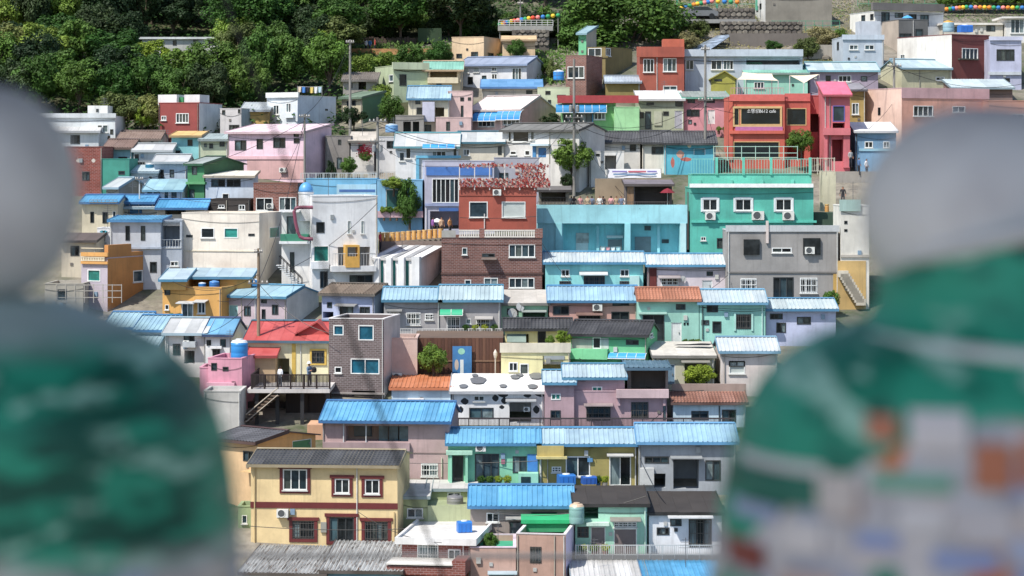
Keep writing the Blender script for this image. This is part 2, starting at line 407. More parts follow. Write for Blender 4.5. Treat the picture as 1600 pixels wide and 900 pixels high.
        for x in (X0-.04, X1):
            vb = MB().prism([(yE-.03, zE-.14), (ry, zR-.14), (ry, zR+.1), (yE-.03, zE+.06)], x, x+.04)
            link('barge_board', vb.mesh('barge_board', MT('metal', fc or hx)), M, r)
    elif rt == 'gablef':
        dx = ax[0]; 
        for sgn in (0, 1):
            ox = (-.25 if sgn == 0 else wd_+.25); sl = (ax[1]-hw)/(dx if sgn == 0 else wd_-dx); oz = hw-.25*sl
            b0 = MB(); P = [(ox, oz), (dx, ax[1]), (dx, ax[1]+.12), (ox, oz+.12)]
            n = len(b0.v); b0.v += [(p[0], -.25, p[1]) for p in P]+[(p[0], d, p[1]) for p in P]
            for f in ((0, 1, 2, 3), (7, 6, 5, 4), (0, 4, 5, 1), (1, 5, 6, 2), (2, 6, 7, 3), (3, 7, 4, 0)): b0.f.append(f); b0.m.append(0)
            link('roof', b0.mesh('roof', MT('metal', hx)), M, h.root)
    elif rt in ('flat', 'slab'):
        ph = roof[1] if len(roof) > 1 and roof[1] is not None else 0.45
        deck = roof[2] if len(roof) > 2 and roof[2] else 'a9a8a4'; cop = roof[3] if len(roof) > 3 else None
        if rt == 'flat':
            r = link('roof', MB().box(.14, wd_-.14, .14, d-.14, hw-ph-.2, hw-ph).mesh('roof', MT('concrete', deck)), M, h.root)
            t = .14
            pb = MB().box(t, wd_-t, t-.003, t+.004, hw-ph, hw-.004).box(t, wd_-t, d-t, d-.003, hw-ph, hw-.004).box(t-.004, t, t, d-t, hw-ph, hw-.004).box(wd_-t, wd_-t+.004, t, d-t, hw-ph, hw-.004)
            link('parapet', pb.mesh('parapet', MT(mat if mat != 'brick' else 'stucco', c)), M, r)
            cb = MB().box(-.03, wd_+.03, -.03, t+.03, hw, hw+.07).box(-.03, wd_+.03, d-t, d+.03, hw, hw+.07).box(-.03, t+.03, t+.03, d-t, hw, hw+.07).box(wd_-t-.03, wd_+.03, t+.03, d-t, hw, hw+.07)
            link('coping', cb.mesh('coping', MT('stucco', cop or c)), M, r)
        else:
            o = roof[1] if len(roof) > 1 and roof[1] is not None else .3
            r = link('roof', MB().box(-o, wd_+o, -o, d+o, hw-.22, hw).mesh('roof', MT('concrete', deck)), M, h.root)
            if cop:
                cb = MB().box(-o-.02, wd_+o+.02, -o-.02, -o+.13, hw-.24, hw+.16).box(-o-.02, wd_+o+.02, d+o-.13, d+o+.02, hw-.24, hw+.16).box(-o-.02, -o+.13, -o+.13, d+o-.13, hw-.24, hw+.16).box(wd_+o-.13, wd_+o+.02, -o+.13, d+o-.13, hw-.24, hw+.16)
                link('roof_edge', cb.mesh('roof_edge', MT('stucco', cop)), M, r)
    for wv in wins: make_window(h, *wv, trim)
    for e in ex: extra(h, *e)
    if par is None: wear(h, opf, top_f, DR)
    return h

DR = random.Random(21)
def wear(h, ops, top, r):
    """small fittings every old wall collects, kept clear of the openings"""
    W, M, R = h.w, h.M, h.root
    def free(x0, x1, z0, z1): return not any(o[0]-.1 < x1 and o[1]+.1 > x0 and o[2]-.1 < z1 and o[3]+.1 > z0 for o in ops)
    for i in range(r.randint(1, 4)):
        x = r.uniform(.3, max(.4, W-.6)); z = r.uniform(.8, max(1, top-.7)); q = r.random()
        if q < .3 and free(x, x+.3, z, z+.4): block('meter_box', 'paint', r.choice(['c4c4be', '9aa0a2', '7f9cb4']), M, x, x+.28, -.12, -.004, z, z+.36, R)
        elif q < .55 and free(x, x+.2, z, z+.2): block('vent', 'paint', r.choice(['3a3a3a', 'b8b8b4', '77706a']), M, x, x+.22, -.06, -.004, z, z+.22, R)
        elif q < .8:
            x = r.choice([.08, W-.1, x])
            if free(x-.05, x+.05, 0, top): link('drain_pipe', MB().tube([(x, -.06, -.4), (x, -.06, top-.05)], .035, 6).mesh('drain_pipe', MT('paint', r.choice(['d0d0cc', '8d8d8a', 'b0a898']))), M, R)
        else:
            dz, tl = r.uniform(.04, .3), r.uniform(-.3, .3); pts = [(W*j/8, -.03, top-.4-dz*(1-(j/4-1)**2)-tl*j/8) for j in range(9)]; link('wall_wire', MB().tube(pts, .014, 4).mesh('wall_wire', MT('paint', '2c2c2c')), M, R)
    if r.random() < .16:
        x, y = r.uniform(.5, max(.6, W-.5)), h.d*.5; pts = [(x, y, top-.1), (x, y, top+1.9)]; a = MB().tube(pts, .022, 5)
        for j in range(4): a.tube([(x-.4+.05*j, y, top+1.3+.16*j), (x+.4-.05*j, y, top+1.3+.16*j)], .012, 4)
        link('antenna', a.mesh('antenna', MT('paint', '5f6164')), M, R)

def extra(h, kind, *a):
    M, R = h.M, h.root
    if kind == 'box':                                   # x0 x1 y0 y1 out colour name [material]
        px0, px1, py0, py1, out, hx, nm = a[:7]; mk = a[7] if len(a) > 7 else 'stucco'
        (u0, v1), (u1, v0) = h.ray(px0, py0, -out), h.ray(px1, py1, -out)
        mb = MB().box(u0, u1, -out, -.004, v0, v1); return link(nm, mb.mesh(nm, MT(mk, hx)), M, R)
    if kind == 'in':                                    # box set back behind the front plane
        px0, px1, py0, py1, off, dep, hx, nm = a[:8]; mk = a[8] if len(a) > 8 else 'stucco'
        (u0, v1), (u1, v0) = h.ray(px0, py0, off), h.ray(px1, py1, off)
        return link(nm, MB().box(u0, u1, off, off+dep, v0, v1).mesh(nm, MT(mk, hx)), M, R)
    if kind == 'ac':
        px, py, pw = a; ph = pw*.72; (u0, v1), (u1, v0) = h.ray(px, py, -.35), h.ray(px+pw, py+ph, -.35); W, Hh = u1-u0, v1-v0
        o = link('air_conditioner', MB().box(0, W, -.35, -.05, 0, Hh).mesh('air_conditioner', MT('plastic', 'dcdcd6')), M @ T((u0, 0, v0)), R)
        r = min(W*.33, Hh*.42); fm = MB(); cx, cz = W*.42, Hh/2; n = 14
        ring = [(cx+r*math.cos(6.2832*i/n), -.358, cz+r*math.sin(6.2832*i/n)) for i in range(n)]; fm.poly(ring)
        link('fan_grille', fm.mesh('fan_grille', MT('paint', '55585a')), M @ T((u0, 0, v0)), o)
        rr = r*1.13; rm = MB(); rm.tube([(cx+rr*math.cos(6.2832*i/n), -.36, cz+rr*math.sin(6.2832*i/n)) for i in range(n+1)], .018, 5, cap=False)
        link('fan_ring', rm.mesh('fan_ring', MT('plastic', 'e4e4de')), M @ T((u0, 0, v0)), o)
        link('bracket', MB().box(.05, .09, -.33, 0, -.06, -.005).box(W-.09, W-.05, -.33, 0, -.06, -.005).mesh('bracket', MT('paint', '77777a')), M @ T((u0, 0, v0)), o)
        return o
    if kind == 'awn':                                   # curved ribbed awning: x0 x1 y0 y1 colour
        px0, px1, py0, py1, hx = a; (u0, v1), (u1, v0) = h.ray(px0, py0, -.1), h.ray(px1, py1, -.8); W = u1-u0; n = max(2, round(W/.75))
        o = link('awning', MB().box(0, W, -.82, -.78, v0-.03, v0+.03).box(0, W, -.06, -.01, v1-.05, v1+.01).mesh('awning', MT('paint', WHITE)), M @ T((u0, 0, 0)), R)
        for i in range(n):
            a0, a1 = W*i/n+.03, W*(i+1)/n-.03; pm = MB(); pts = [(-.03-.77*math.sin(q*math.pi/12), v0+(v1-v0)*math.cos(q*math.pi/12)) for q in range(7)]
            for (ya, za), (yb, zb) in zip(pts, pts[1:]): pm.quad((a0, ya, za), (a0, yb, zb), (a1, yb, zb), (a1, ya, za))
            for p in (-.018, .002): pass
            link('awning_panel', pm.mesh('awning_panel', MT('plastic', hx)), M @ T((u0, 0, 0)), o)
            rm = MB().tube([(a1+.03, y, z+.01) for y, z in pts], .025, 5); link('awning_rib', rm.mesh('awning_rib', MT('paint', WHITE)), M @ T((u0, 0, 0)), o)
        return o
    if kind == 'can':                                   # thin sloping canopy
        px0, px1, py0, py1, hx = a; (u0, v1), (u1, v0) = h.ray(px0, py0, -.05), h.ray(px1, py1, -.75)
        mb = MB().prism([(-.02, v1-.06), (-.75, v0-.06), (-.75, v0), (-.02, v1)], u0, u1); return link('canopy', mb.mesh('canopy', MT('metal', hx)), M, R)
    if kind == 'pipe':
        px, py0, py1, hx = a; (u, v1), (_, v0) = h.ray(px, py0, -.06), h.ray(px, py1, -.06)
        return link('drain_pipe', MB().tube([(u, -.07, v0), (u, -.07, v1)], .045).mesh('drain_pipe', MT('paint', hx)), M, R)
    if kind == 'rail':                                  # x0 x1 ytop ybot out colour [post step m]
        px0, px1, py0, py1, out, hx = a[:6]; stp = a[6] if len(a) > 6 else .16
        (u0, v1), (u1, v0) = h.ray(px0, py0, -out), h.ray(px1, py1, -out); y = -out
        o = link('railing', MB().box(u0, u1, y-.03, y+.03, v1-.05, v1).box(u0, u1, y-.02, y+.02, v0, v0+.05).mesh('railing', MT('paint', hx)), M, R)
        n = max(2, int((u1-u0)/stp)); pm = MB()
        for i in range(n+1): x = u0+(u1-u0)*i/n; pm.box(x-.016, x+.016, y-.015, y+.015, v0+.05, v1-.05)
        bo = link('baluster', pm.mesh('baluster', MT('paint', hx)), M, o); bo['kind'] = 'stuff'
        return o
    if kind == 'balus':                                 # concrete balustrade, each baluster a piece
        px0, px1, py0, py1, out, hx, n = a; (u0, v1), (u1, v0) = h.ray(px0, py0, -out), h.ray(px1, py1, -out); y = -out; q = (v1-v0)*.17
        o = link('balustrade', MB().box(u0, u1, y-.07, y+.07, v1-q, v1).box(u0, u1, y-.07, y+.07, v0, v0+q).mesh('balustrade', MT('stucco', hx)), M, R); sp = (u1-u0)/n
        for i in range(n): block('baluster', 'stucco', hx, M, u0+sp*(i+.2), u0+sp*(i+.8), y-.05, y+.05, v0+q, v1-q, o)
        return o
    if kind == 'dish':
        px, py, r = a; u, v = h.ray(px, py, -.3); rr = r/F*h.Y; prof = [(rr*i/5, .28*rr*(i/5)**2) for i in range(1, 6)]
        Md = M @ T((u, -.25, v)) @ Matrix.Rotation(math.radians(70), 4, 'X') @ Matrix.Rotation(math.radians(25), 4, 'Y')
        o = link('satellite_dish', MB().lathe(prof, 14).mesh('satellite_dish', MT('paint', 'b9bab8')), Md, R)
        link('dish_arm', MB().tube([(0, -rr*.9, .25*rr), (0, 0, rr*1.1)], .02, 5).tube([(0, 0, 0), (0, .1, -.4)], .03, 5).mesh('dish_arm', MT('paint', '8b8c8c')), Md, o); return o
    if kind == 'text':
        px0, px1, py0, py1, s, hx = a; (u0, v1), (u1, v0) = h.ray(px0, py0, -.1), h.ray(px1, py1, -.1)
        cu = bpy.data.curves.new('lettering', 'FONT'); cu.body = s; cu.size = (v1-v0)*1.2; cu.extrude = .006
        to = bpy.data.objects.new('lettering_curve', cu); COL.objects.link(to); dg = bpy.context.evaluated_depsgraph_get()
        me = bpy.data.meshes.new_from_object(to.evaluated_get(dg)); bpy.data.objects.remove(to)
        xs_ = [v.co.x for v in me.vertices] or [0, 1]; sx = (u1-u0)/max(.01, max(xs_)-min(xs_)); me.materials.clear(); me.materials.append(MT('paint', hx))
        return link('lettering', me, M @ T((u0, -.08, v0)) @ Sc(sx, 1, 1) @ Matrix.Rotation(math.pi/2, 4, 'X'), R)
    if kind == 'spots':                                 # flat painted blotches on the wall: list of (x,y,rx,ry)
        hx, lst = a
        for px, py, rx, ry in lst:
            (u, v) = h.ray(px, py, 0); q = h.Y/F; mb = MB(); n = 14
            mb.poly([(u+rx*q*math.cos(6.2832*i/n)*(1+.1*math.sin(i*2.1)), -.004, v+ry*q*math.sin(6.2832*i/n)*(1+.12*math.cos(i*1.7))) for i in range(n)])
            link('painted_spot', mb.mesh('painted_spot', MT('paint', hx)), M, R)
# ------------------------------------------------------------------ ground
def build_ground():
    mb = MB(); ys = [-40, -20, -6, 0, 5, 10, 18, 30, 50, 75, 100, 112, 125, 135]+list(range(145, 300, 5))+list(range(300, 521, 20)); xs = list(range(-150, 151, 6))
    for Y in ys:
        for X in xs:
            w = (random.uniform(-.25, .25) if 140 < Y < 285 else 0)
            mb.v.append((X*(1+max(0, Y-100)/250), Y, zterr(Y)-.05+w*.4))
    n = len(xs)
    for j in range(len(ys)-1):
        for i in range(n-1): mb.f.append((j*n+i, j*n+i+1, (j+1)*n+i+1, (j+1)*n+i)); mb.m.append(0 if ys[j] < 236 or i > n*.47 else 1)
    o = link('hillside', mb.mesh('hillside', [MT('ground', '8b8478'), MT('ground', '4a4a30')]), Matrix()); o['kind'] = 'structure'; o['label'] = 'steep hillside of concrete and earth under the houses'
build_ground()

LB, BB, DB = 'c2dcee', '62bdee', '3f9bd2'        # faded, bright and strong blue roof paint
FB = '4fa0c8'
# ---- lowest rows
A1 = house('low shed with rusty brown corrugated roof below the yellow two storey house', 378, 508, 897, 932, '9cc3d6', ('shed', 853, 'b9bcbc', 'rust', '6b6058'), d=6, yaw=6, name='shed', cat='shed')
A1b = house('shed with taller rust streaked grey corrugated roof beside the brick house', 505, 626, 893, 936, '79b4cf', ('shed', 845, 'c0c4c4', 'rust', '6b6058'), d=6.4, yaw=4, name='shed', cat='shed')
A2 = house('red brick house with white flat concrete roof carrying a blue tank', 628, 736, 845, 915, '8a4a40', ('slab', .35, 'd6d4d0', 'e6e4e0'), d=7.6, xs=765, mat='brick', w='652 850 33 34 g2; 700 858 20 20 w2',
  ex=[('box', 604, 706, 884, 900, 2.2, '8d4f44', 'yard_wall', 'brick'), ('box', 603, 707, 880, 884.5, 2.3, 'd8d4cc', 'wall_coping'), ('box', 706, 727, 877, 900, 2.25, '8d4f44', 'gate_pier', 'brick'), ('pipe', 724, 850, 890, 'd8d8d4')])
A3b = house('salmon terrace house with green roof deck and netted planter', 735, 806, 856, 918, 'c39a88', ('flat', .35, '3f9f7c', 'd9c2cf'), d=5, w='764 896 40 18 k2', ex=[('can', 762, 808, 892, 897, 'bcd4e0')])
A3 = house('narrow brown house with bright green roof terrace and lilac side wall', 807, 884, 836, 922, 'b58e7c', ('flat', .55, '35a873', 'd8cfd0'), xs=901, d=5.6, sc='cdbfe0', w='828 854 18 26 b2')
house('', 818, 888, 812, 830, '2f9a68', ('slab', .15, '2fae72'), par=A3, by=3.6, d=2.2)
A4 = house('mint green house with black tar roof and shuttered brown doors', 899, 1011, 788, 872, '9fd9bd', ('shed', 759, '3a3532', 'flat', '2c2a28'), d=6.5, oh=.15, w='912 790 23 21 v; 902 823 18 17 b3; 923 823 23 46 d7e7272; 959 815 36 9 g5; 959 826 36 44 d7a6c6a',
  ex=[('can', 953, 1002, 808, 814, '9a948a'), ('box', 916, 952, 817, 822, .5, 'b9d6c4', 'door_canopy'), ('pipe', 1008, 790, 868, 'b8d9c8')])
A5 = house('white house with black tar roof and tall barred glass door', 1014, 1128, 801, 868, 'd9dce2', ('shed', 768, '3b3633', 'flat', '2c2a28'), d=6.5, oh=.15, w='1026 824 20 12 k3; 1047 810 18 12 k2; 1076 811 36 44 b3', ex=[('can', 1043, 1115, 804, 809, 'd4d6d6')])
A6 = house('low house with worn white roof below the white railing', 896, 1008, 902, 946, 'b9c4c6', ('shed', 880, 'e8e6e2', 'metal', '8fa8b4'), d=5.0)
A7 = house('low house with vivid blue sheet roof below the white railing', 1008, 1128, 902, 946, '9db6c2', ('shed', 880, '3cb0ea', 'metal', '3f93cf'), d=5.0)
# ---- row above
B1 = house('yellow two storey house with dark red window surrounds and black roof', 392, 621, 728, 856, 'e8c98a', ('gable', 704, '5a5c60', 'tile', 'b8a884'), xs=640, d=6.2, trim='6e2626',
  w='442 733 38 33 w3; 523 748 23 23 w2; 570 749 23 23 w2; 457 814 34 28 b3; 515 808 38 38 k3; 570 815 36 30 b4',
  ex=[('box', 391, 621.5, 784, 796, .05, '6e2626', 'band', 'paint'), ('ac', 432, 796, 18), ('pipe', 398, 732, 850, 'c8ad78'), ('pipe', 616, 800, 852, 'c8ad78'), ('box', 501, 510, 816, 832, .12, '9b9a8e', 'meter_box')])
B2 = house('orange gabled house with grey roof beside the yellow house', 335, 403, 692, 800, 'd9b27e', ('gable', 669, '6a6a70', 'tile', '5a3a34'), xs=493, d=5.4, sc='e2a04e', w='380 704 16 18 k2; 457 689 30 12 d4f8a52', ex=[('box', 376, 400, 736, 740, .7, 'd8b070', 'balcony_slab')])
house('', 372, 406, 792, 856, '93a878', ('flat', .3), par=B2, by=-2.2, d=2.2, w='378 805 8 13 w1')
B3 = house('mauve house with long vivid blue rib roof and glazed veranda', 504, 702, 659, 748, 'b89a98', ('gable', 628, '5ab8ee', 'metal', '2f80c4'), xs=716, d=5.6, oh=.5,
  w='540 665 98 25 v; 658 724 26 21 g2', ex=[('in', 540, 640, 660, 690, 1.2, .1, 'a58670', 'veranda_wall'), ('box', 504, 640, 691, 706, .25, 'a98e90', 'veranda_parapet'), ('box', 640, 701, 707, 709, .04, '96807c', 'band'), ('pipe', 690, 715, 745, 'd8cdbb'), ('pipe', 537, 662, 692, 'd0d4d6'), ('pipe', 572, 662, 692, 'c9ced0'), ('in', 553, 581, 663, 682, 1.12, .06, '2d3b40', 'window', 'glass'), ('in', 592, 606, 662, 690, .3, .05, '40555a', 'sliding_pane', 'glass'), ('in', 608, 622, 662, 690, .36, .05, '33474d', 'sliding_pane', 'glass'), ('in', 624, 638, 662, 690, .3, .05, '40555a', 'sliding_pane', 'glass')])
B4 = house('olive green house with flat grey roof and walled terrace with tank', 622, 668, 776, 822, 'a4b07c', ('shed', 750, 'c4c2be', 'flat', '9fb4b8'), d=6.0, oh=.12, w='636 794 25 15 w2', ex=[('box', 668.3, 736, 790, 822, .02, 'b3bd90', 'terrace_parapet')])
house('', 668.5, 742, 764, 800, 'a4b07c', ('shed', 750, 'c4c2be', 'flat', '9fb4b8'), par=B4, by=2.8, d=3.0, oh=.12, w='699 769 21 12 w2', ex=[('in', 668, 742, 790, 822, -2.7, 2.68, '9ca878', 'terrace_floor')])
B5 = house('grey brown house with vivid blue ribbed roof in front of the olive house', 735, 894, 791, 842, '9c8f86', ('gable', 758, '50b6f0', 'metal', '3f93cf'), d=5.2, w='760 801 20 15 w2; 796 815 20 26 k1; 830 800 40 26 k3', ex=[('can', 790, 822, 806, 811, 'c8c8c4')])
B6 = house('mint green house with porch pillars under pale blue roof', 700, 842, 693, 764, '7fd0aa', ('gable', 669, BB, 'metal', DB), d=5.0, w='742 709 38 48 k3; 801 713 22 26 k2; 707 712 17 46 k1', ex=[('ac', 743, 694, 16), ('box', 697, 738, 705, 711, .7, 'a9dcc0', 'porch_roof'), ('box', 702, 706, 711, 762, .6, '86d0ae', 'pillar'), ('box', 727, 731, 711, 762, .6, '86d0ae', 'pillar'), ('box', 824, 840, 710, 738, .1, '2a7fd0', 'shutter', 'paint'), ('box', 810, 841, 740, 764, 1.0, '8fd4b4', 'store_box'), ('box', 814, 829, 745, 760, 1.03, '20302e', 'store_window', 'glass'), ('box', 783, 789, 718, 725, .1, 'b86a80', 'meter_box', 'paint')])
B7 = house('olive yellow house with two white glass doors under pale blue roof', 842, 997, 694, 764, 'a89a4c', ('gable', 669, 'b3d8ee', 'metal', DB), d=5.0, w='884 713 38 32 w2; 952 713 34 46 w2; 862 729 15 9 g3', ex=[('box', 839, 881, 697, 714, .6, 'b4a052', 'bay'), ('box', 838, 886, 714, 717.5, .9, 'c9bb70', 'ledge'), ('can', 948, 990, 708, 712, 'd8d8d4'), ('pipe', 993, 698, 760, 'c8c8c2'), ('pipe', 845, 718, 760, 'c8c8c2'), ('box', 913, 919, 704, 712, .15, 'cfcfca', 'meter_box'), ('box', 918, 926, 716, 722, .15, '4f90c0', 'meter_box', 'paint')])
B8 = house('grey house with cluttered dark porch under pale blue roof', 998, 1150, 691, 770, '9aa1a8', ('gable', 662, '9fd2f4', 'metal', '5fb0ea'), d=5.4, w='1007 713 38 11 k3; 1052 718 40 46 v; 1102 719 24 32 k2; 1022 740 18 22 v', ex=[('box', 1000, 1022, 732, 758, .5, 'c6c8c6', 'store_cabinet', 'paint'), ('can', 1047, 1098, 712, 716, 'a7adb0')])
# ---- spotted house row
C1 = house('white house with black cow spots on walls and roof', 706, 850, 612, 664, 'e8ebee', ('shed', 584, 'e2e1de', 'flat', 'd8dade'), d=6.6, oh=.3, w='740 618 17 9 w2; 733 637 38 17 k2; 796 628 34 32 v', ex=[('spots', '1d2024', [(726, 627, 6, 5), (774, 622, 5, 5), (786, 616, 8, 5), (788, 626, 5, 5), (784, 636, 4, 3), (845, 616, 9, 4), (824, 618, 6, 3), (720, 640, 4, 5), (838, 640, 5, 6)]), ('can', 790, 838, 622, 627, 'b8bcc0'), ('ac', 818, 636, 10), ('pipe', 847, 615, 660, 'dfe2e4')])
C2 = house('light blue shed with orange ribbed roof beside the cow spotted house', 612, 704, 606, 650, 'b5cfe0', ('shed', 586, 'f08a4c', 'metal', 'e07a3c'), d=5.6, oh=.2, ex=[('box', 637, 662, 623, 626, .5, 'e4e8ea', 'canopy')])
C3 = house('mauve house with stepped pale blue roofs and open roof terrace', 878, 1042, 612, 668, 'b9969e', ('flat', .3, '9c8f8c'), d=5.6, w='924 616 1 1 w1; 916 635 38 22 b4; 986 628 27 26 b3; 1036 632 14 24 k1', ex=[('box', 963, 1045, 609, 622, .5, 'c4a6a8', 'balcony_parapet'), ('can', 912, 958, 630, 634, 'b8a4a4'), ('box', 965, 969, 622, 634, .3, 'b9969e', 'corbel'), ('box', 1036, 1040, 622, 634, .3, 'b9969e', 'corbel')])
house('', 851, 897, 598, 668, 'b9969e', ('gable', 579, LB, 'metal', FB), par=C3, by=-.3, d=5, w='861 615 15 10 e2; 860 641 16 14 k2')
house('', 882, 976, 590, 626, 'b9969e', ('gable', 569, LB, 'metal', FB), par=C3, by=.2, d=5, w='925 604 16 11 e2')
house('', 980, 1044, 575, 612, '857a74', ('shed', 568, '5f88a0', 'metal', '47708a'), par=C3, by=1.2, d=3.6, w='986 578 54 32 v', oh=1.0)
C4 = house('light blue house with red brown tiled pent roof and brown parapet', 1052, 1165, 629, 668, 'bcd6e6', ('shed', 612, 'a8705a', 'tile', '6b4a40'), d=2.2, oh=.3, w='1080 642 27 14 k2; 1128 640 22 20 k2', ex=[('pipe', 1124, 634, 660, '3c4a50'), ('in', 1050, 1166, 600, 614, 2.4, .3, '9b877c', 'parapet_wall')])
C5 = house('pale yellow house with beige terrace parapet and dark doorway', 783, 891, 549, 604, 'ebdc9a', ('flat', .75, 'b8ae9c', 'd9cfb8'), d=3.4, w='795 566 14 14 w2; 812 568 14 22 w1; 848 556 32 30 v', ex=[('box', 781, 892, 536, 551, .12, 'd6ccb4', 'terrace_parapet'), ('box', 853, 860, 560, 568, .1, '8c8c86', 'meter_box'), ('box', 850, 882, 556, 562, .05, '9aa0a0', 'transom', 'paint')])
house('', 789, 892, 514, 552, 'e2d892', ('gable', 498, '4a4b4f', 'tile', '37383b'), par=C5, by=3.5, d=4, w='840 517 13 20 k1; 800 522 26 14 v', ex=[('can', 792, 822, 522, 534, '8fa69a')])
C6 = house('bright green house with black wavy tiled roof and blue awning', 892, 1011, 524, 600, '63c886', ('gable', 502, '4c4d52', 'tile', '3a3a3e'), xs=1027, d=4.6, w='926 527 13 18 w1; 978 531 20 8 k2; 970 562 24 18 k2; 896 565 10 15 w1; 1015 516 5 10 w1', ex=[('box', 893, 925, 528, 545, .03, 'a8a49c', 'cladding'), ('box', 939, 951, 528, 545, .03, 'c4cac6', 'cladding'), ('box', 891, 949, 545, 562, .55, '6fcf90', 'balcony_wall'), ('ac', 911, 547, 18), ('awn', 952, 1008, 551, 561, '3f9ad0')])
C7 = house('weathered concrete house with flat grey roof and torn black tarpaulin', 1022, 1116, 556, 616, 'c0bda4', ('shed', 534, 'c8c4ba', 'flat', '8d8a82'), d=5.2, oh=.2, w='1037 569 18 32 d6f8fa8; 1070 567 35 34 v', ex=[('can', 1064, 1110, 562, 566, 'a8a498')])
C8 = house('pinkish white house with white roof next to the torn tarpaulin roof', 1126, 1215, 549, 618, 'd8ccc6', ('gable', 527, 'dcebf4', 'metal', '7fb4d4'), d=5.0, w='1139 564 25 20 p1; 1139 564 25 9 k2', ex=[('pipe', 1132, 552, 605, 'a8a09a')])
# ---- brick tower, red roof, pink house
C9 = house('dark brick tower house with teal window blinds and white coping', 514, 600, 499, 622, '6d5f5e', ('flat', .3, 'b0aca8', 'dcd8d6'), xs=625, d=5.2, mat='brick', sc='c9bfbc', w='521 508 16 16 q1; 560 508 24 24 q1; 548 560 45 25 q2; 523 573 11 10 w1; 550 610 36 10 v', ex=[('box', 512, 601, 613, 617, .3, '8d8682', 'ledge')])
house('', 600, 652, 529, 622, 'd3b4a8', ('flat', .2, 'b8a49c'), par=C9, by=2.5, d=4, ex=[('ac', 613, 583, 15)])
C10 = house('cream house with red roof and yellow painted corner trim', 384, 513, 533, 604, 'ecdcb0', ('gable', 502, 'dc4f4a', 'smooth', '3f6a80'), d=6.4, yaw=5, w='487 548 20 20 b3; 432 560 20 36 v', ex=[('box', 456, 462, 537, 600, .05, 'd8b33c', 'corner_trim', 'paint'), ('box', 484, 510, 545, 548, .1, 'd8b33c', 'window_trim', 'paint'), ('box', 484, 487, 548, 570, .08, 'd8b33c', 'window_trim', 'paint'), ('box', 507, 510, 548, 570, .08, 'd8b33c', 'window_trim', 'paint'), ('box', 484, 510, 568, 570.5, .1, 'd8b33c', 'window_trim', 'paint')])
house('', 466, 513, 520, 534, 'b8403c', ('gablef', (496, 504), 'd64a46'), par=C10, by=.8, d=2.5)
house('', 388, 430, 556, 604, 'b99a70', ('shed', 541, 'dc4a44', 'smooth', 'b83c38'), par=C10, by=-1.6, d=2.2)
C12 = house('pink house with square windows carrying a tall blue tank', 325, 378, 561, 650, 'd98fa6', ('flat', .25, 'b98a98'), xs=402, d=4.2, w='330 567 9 12 k1; 348 573 9 7 k1; 362 596 6 8 k1', ex=[('box', 322, 366, 598, 604, .4, 'e0a0b4', 'ledge')])
house('', 312, 330, 575, 640, 'cf8ba2', ('flat', .2), par=C12, by=.6, d=3)
C12b = house('low white grey wall house under the pink house', 318, 376, 612, 690, 'c4c2bc', ('flat', .15, 'b0aca8'), d=3.5)
# ---- grey pair and lilac, blue houses
C14 = house('grey house with grid windows under worn pale blue roof above the wooden wall', 600, 688, 469, 526, 'aaa8aa', ('gable', 449, 'a9d3ec', 'metal', FB), d=4.6, w='635 488 22 20 g3; 608 487 15 13 g2; 664 490 13 10 g2', ex=[('can', 604, 628, 482, 486, '9a9a98'), ('pipe', 685, 472, 520, 'd4d4d0')])
C14b = house('grey house with striped door under green awning and pale blue roof', 688, 783, 469, 526, 'a4a2a4', ('gable', 446, 'c2dde8', 'metal', FB), d=4.6, w='698 495 21 29 g3; 744 498 22 14 g3; 728 498 8 8 w1', ex=[('awn', 687, 723, 483, 493, '3fae84'), ('can', 742, 770, 494, 498, 'c4c0bc'), ('pipe', 780, 472, 522, 'd4d4d0')])
C15 = house('periwinkle blue house with weathered brown roof and dark windows', 503, 585, 460, 512, 'a8b4d8', ('gable', 444, 'a08c78', 'tile', '6f665c'), xs=620, d=5.4, sc='86a8c8', w='511 472 8 9 k1; 531 478 21 18 k2; 562 479 16 17 k2; 503 487 18 10 v', ex=[('can', 526, 554, 474, 478, 'a8a8a8')])
C16 = house('lilac house with pale blue roof and mint door beside the utility pole', 337, 448, 464, 516, 'c2aeb8', ('gable', 446, 'a6d4ea', 'smooth', FB), xs=498, d=5.4, sc='d6d2cc', w='342 465 7 9 k1; 345 483 7 12 k2; 357 476 15 20 d8fc8c8; 381 478 11 16 k2; 408 468 9 6 k1; 425 476 10 16 k2; 409 483 6 16 k1', ex=[('pipe', 399, 466, 505, 'd8d8d8')])
C17 = house('orange yellow house with pale blue roof and roof terrace of blue tanks', 254, 346, 450, 512, 'dca03a', ('flat', .5, 'b09068', 'dca448'), xs=397, d=6.5, w='257 446 9 15 k1; 284 473 18 24 w2; 309 472 12 18 w2; 258 476 6 8 w1', ex=[('can', 280, 303, 470, 474, 'e0e4e4'), ('can', 306, 320, 468, 472, 'e0e4e4')])
house('', 252, 290, 437, 452, 'dca03a', ('shed', 420, LB, 'smooth', FB), par=C17, by=.5, d=5)
house('', 286, 392, 433, 450, 'd89c38', ('shed', 419, 'b4d6ec', 'smooth', FB), par=C17, by=2.6, d=4, w='290 436 54 14 v')
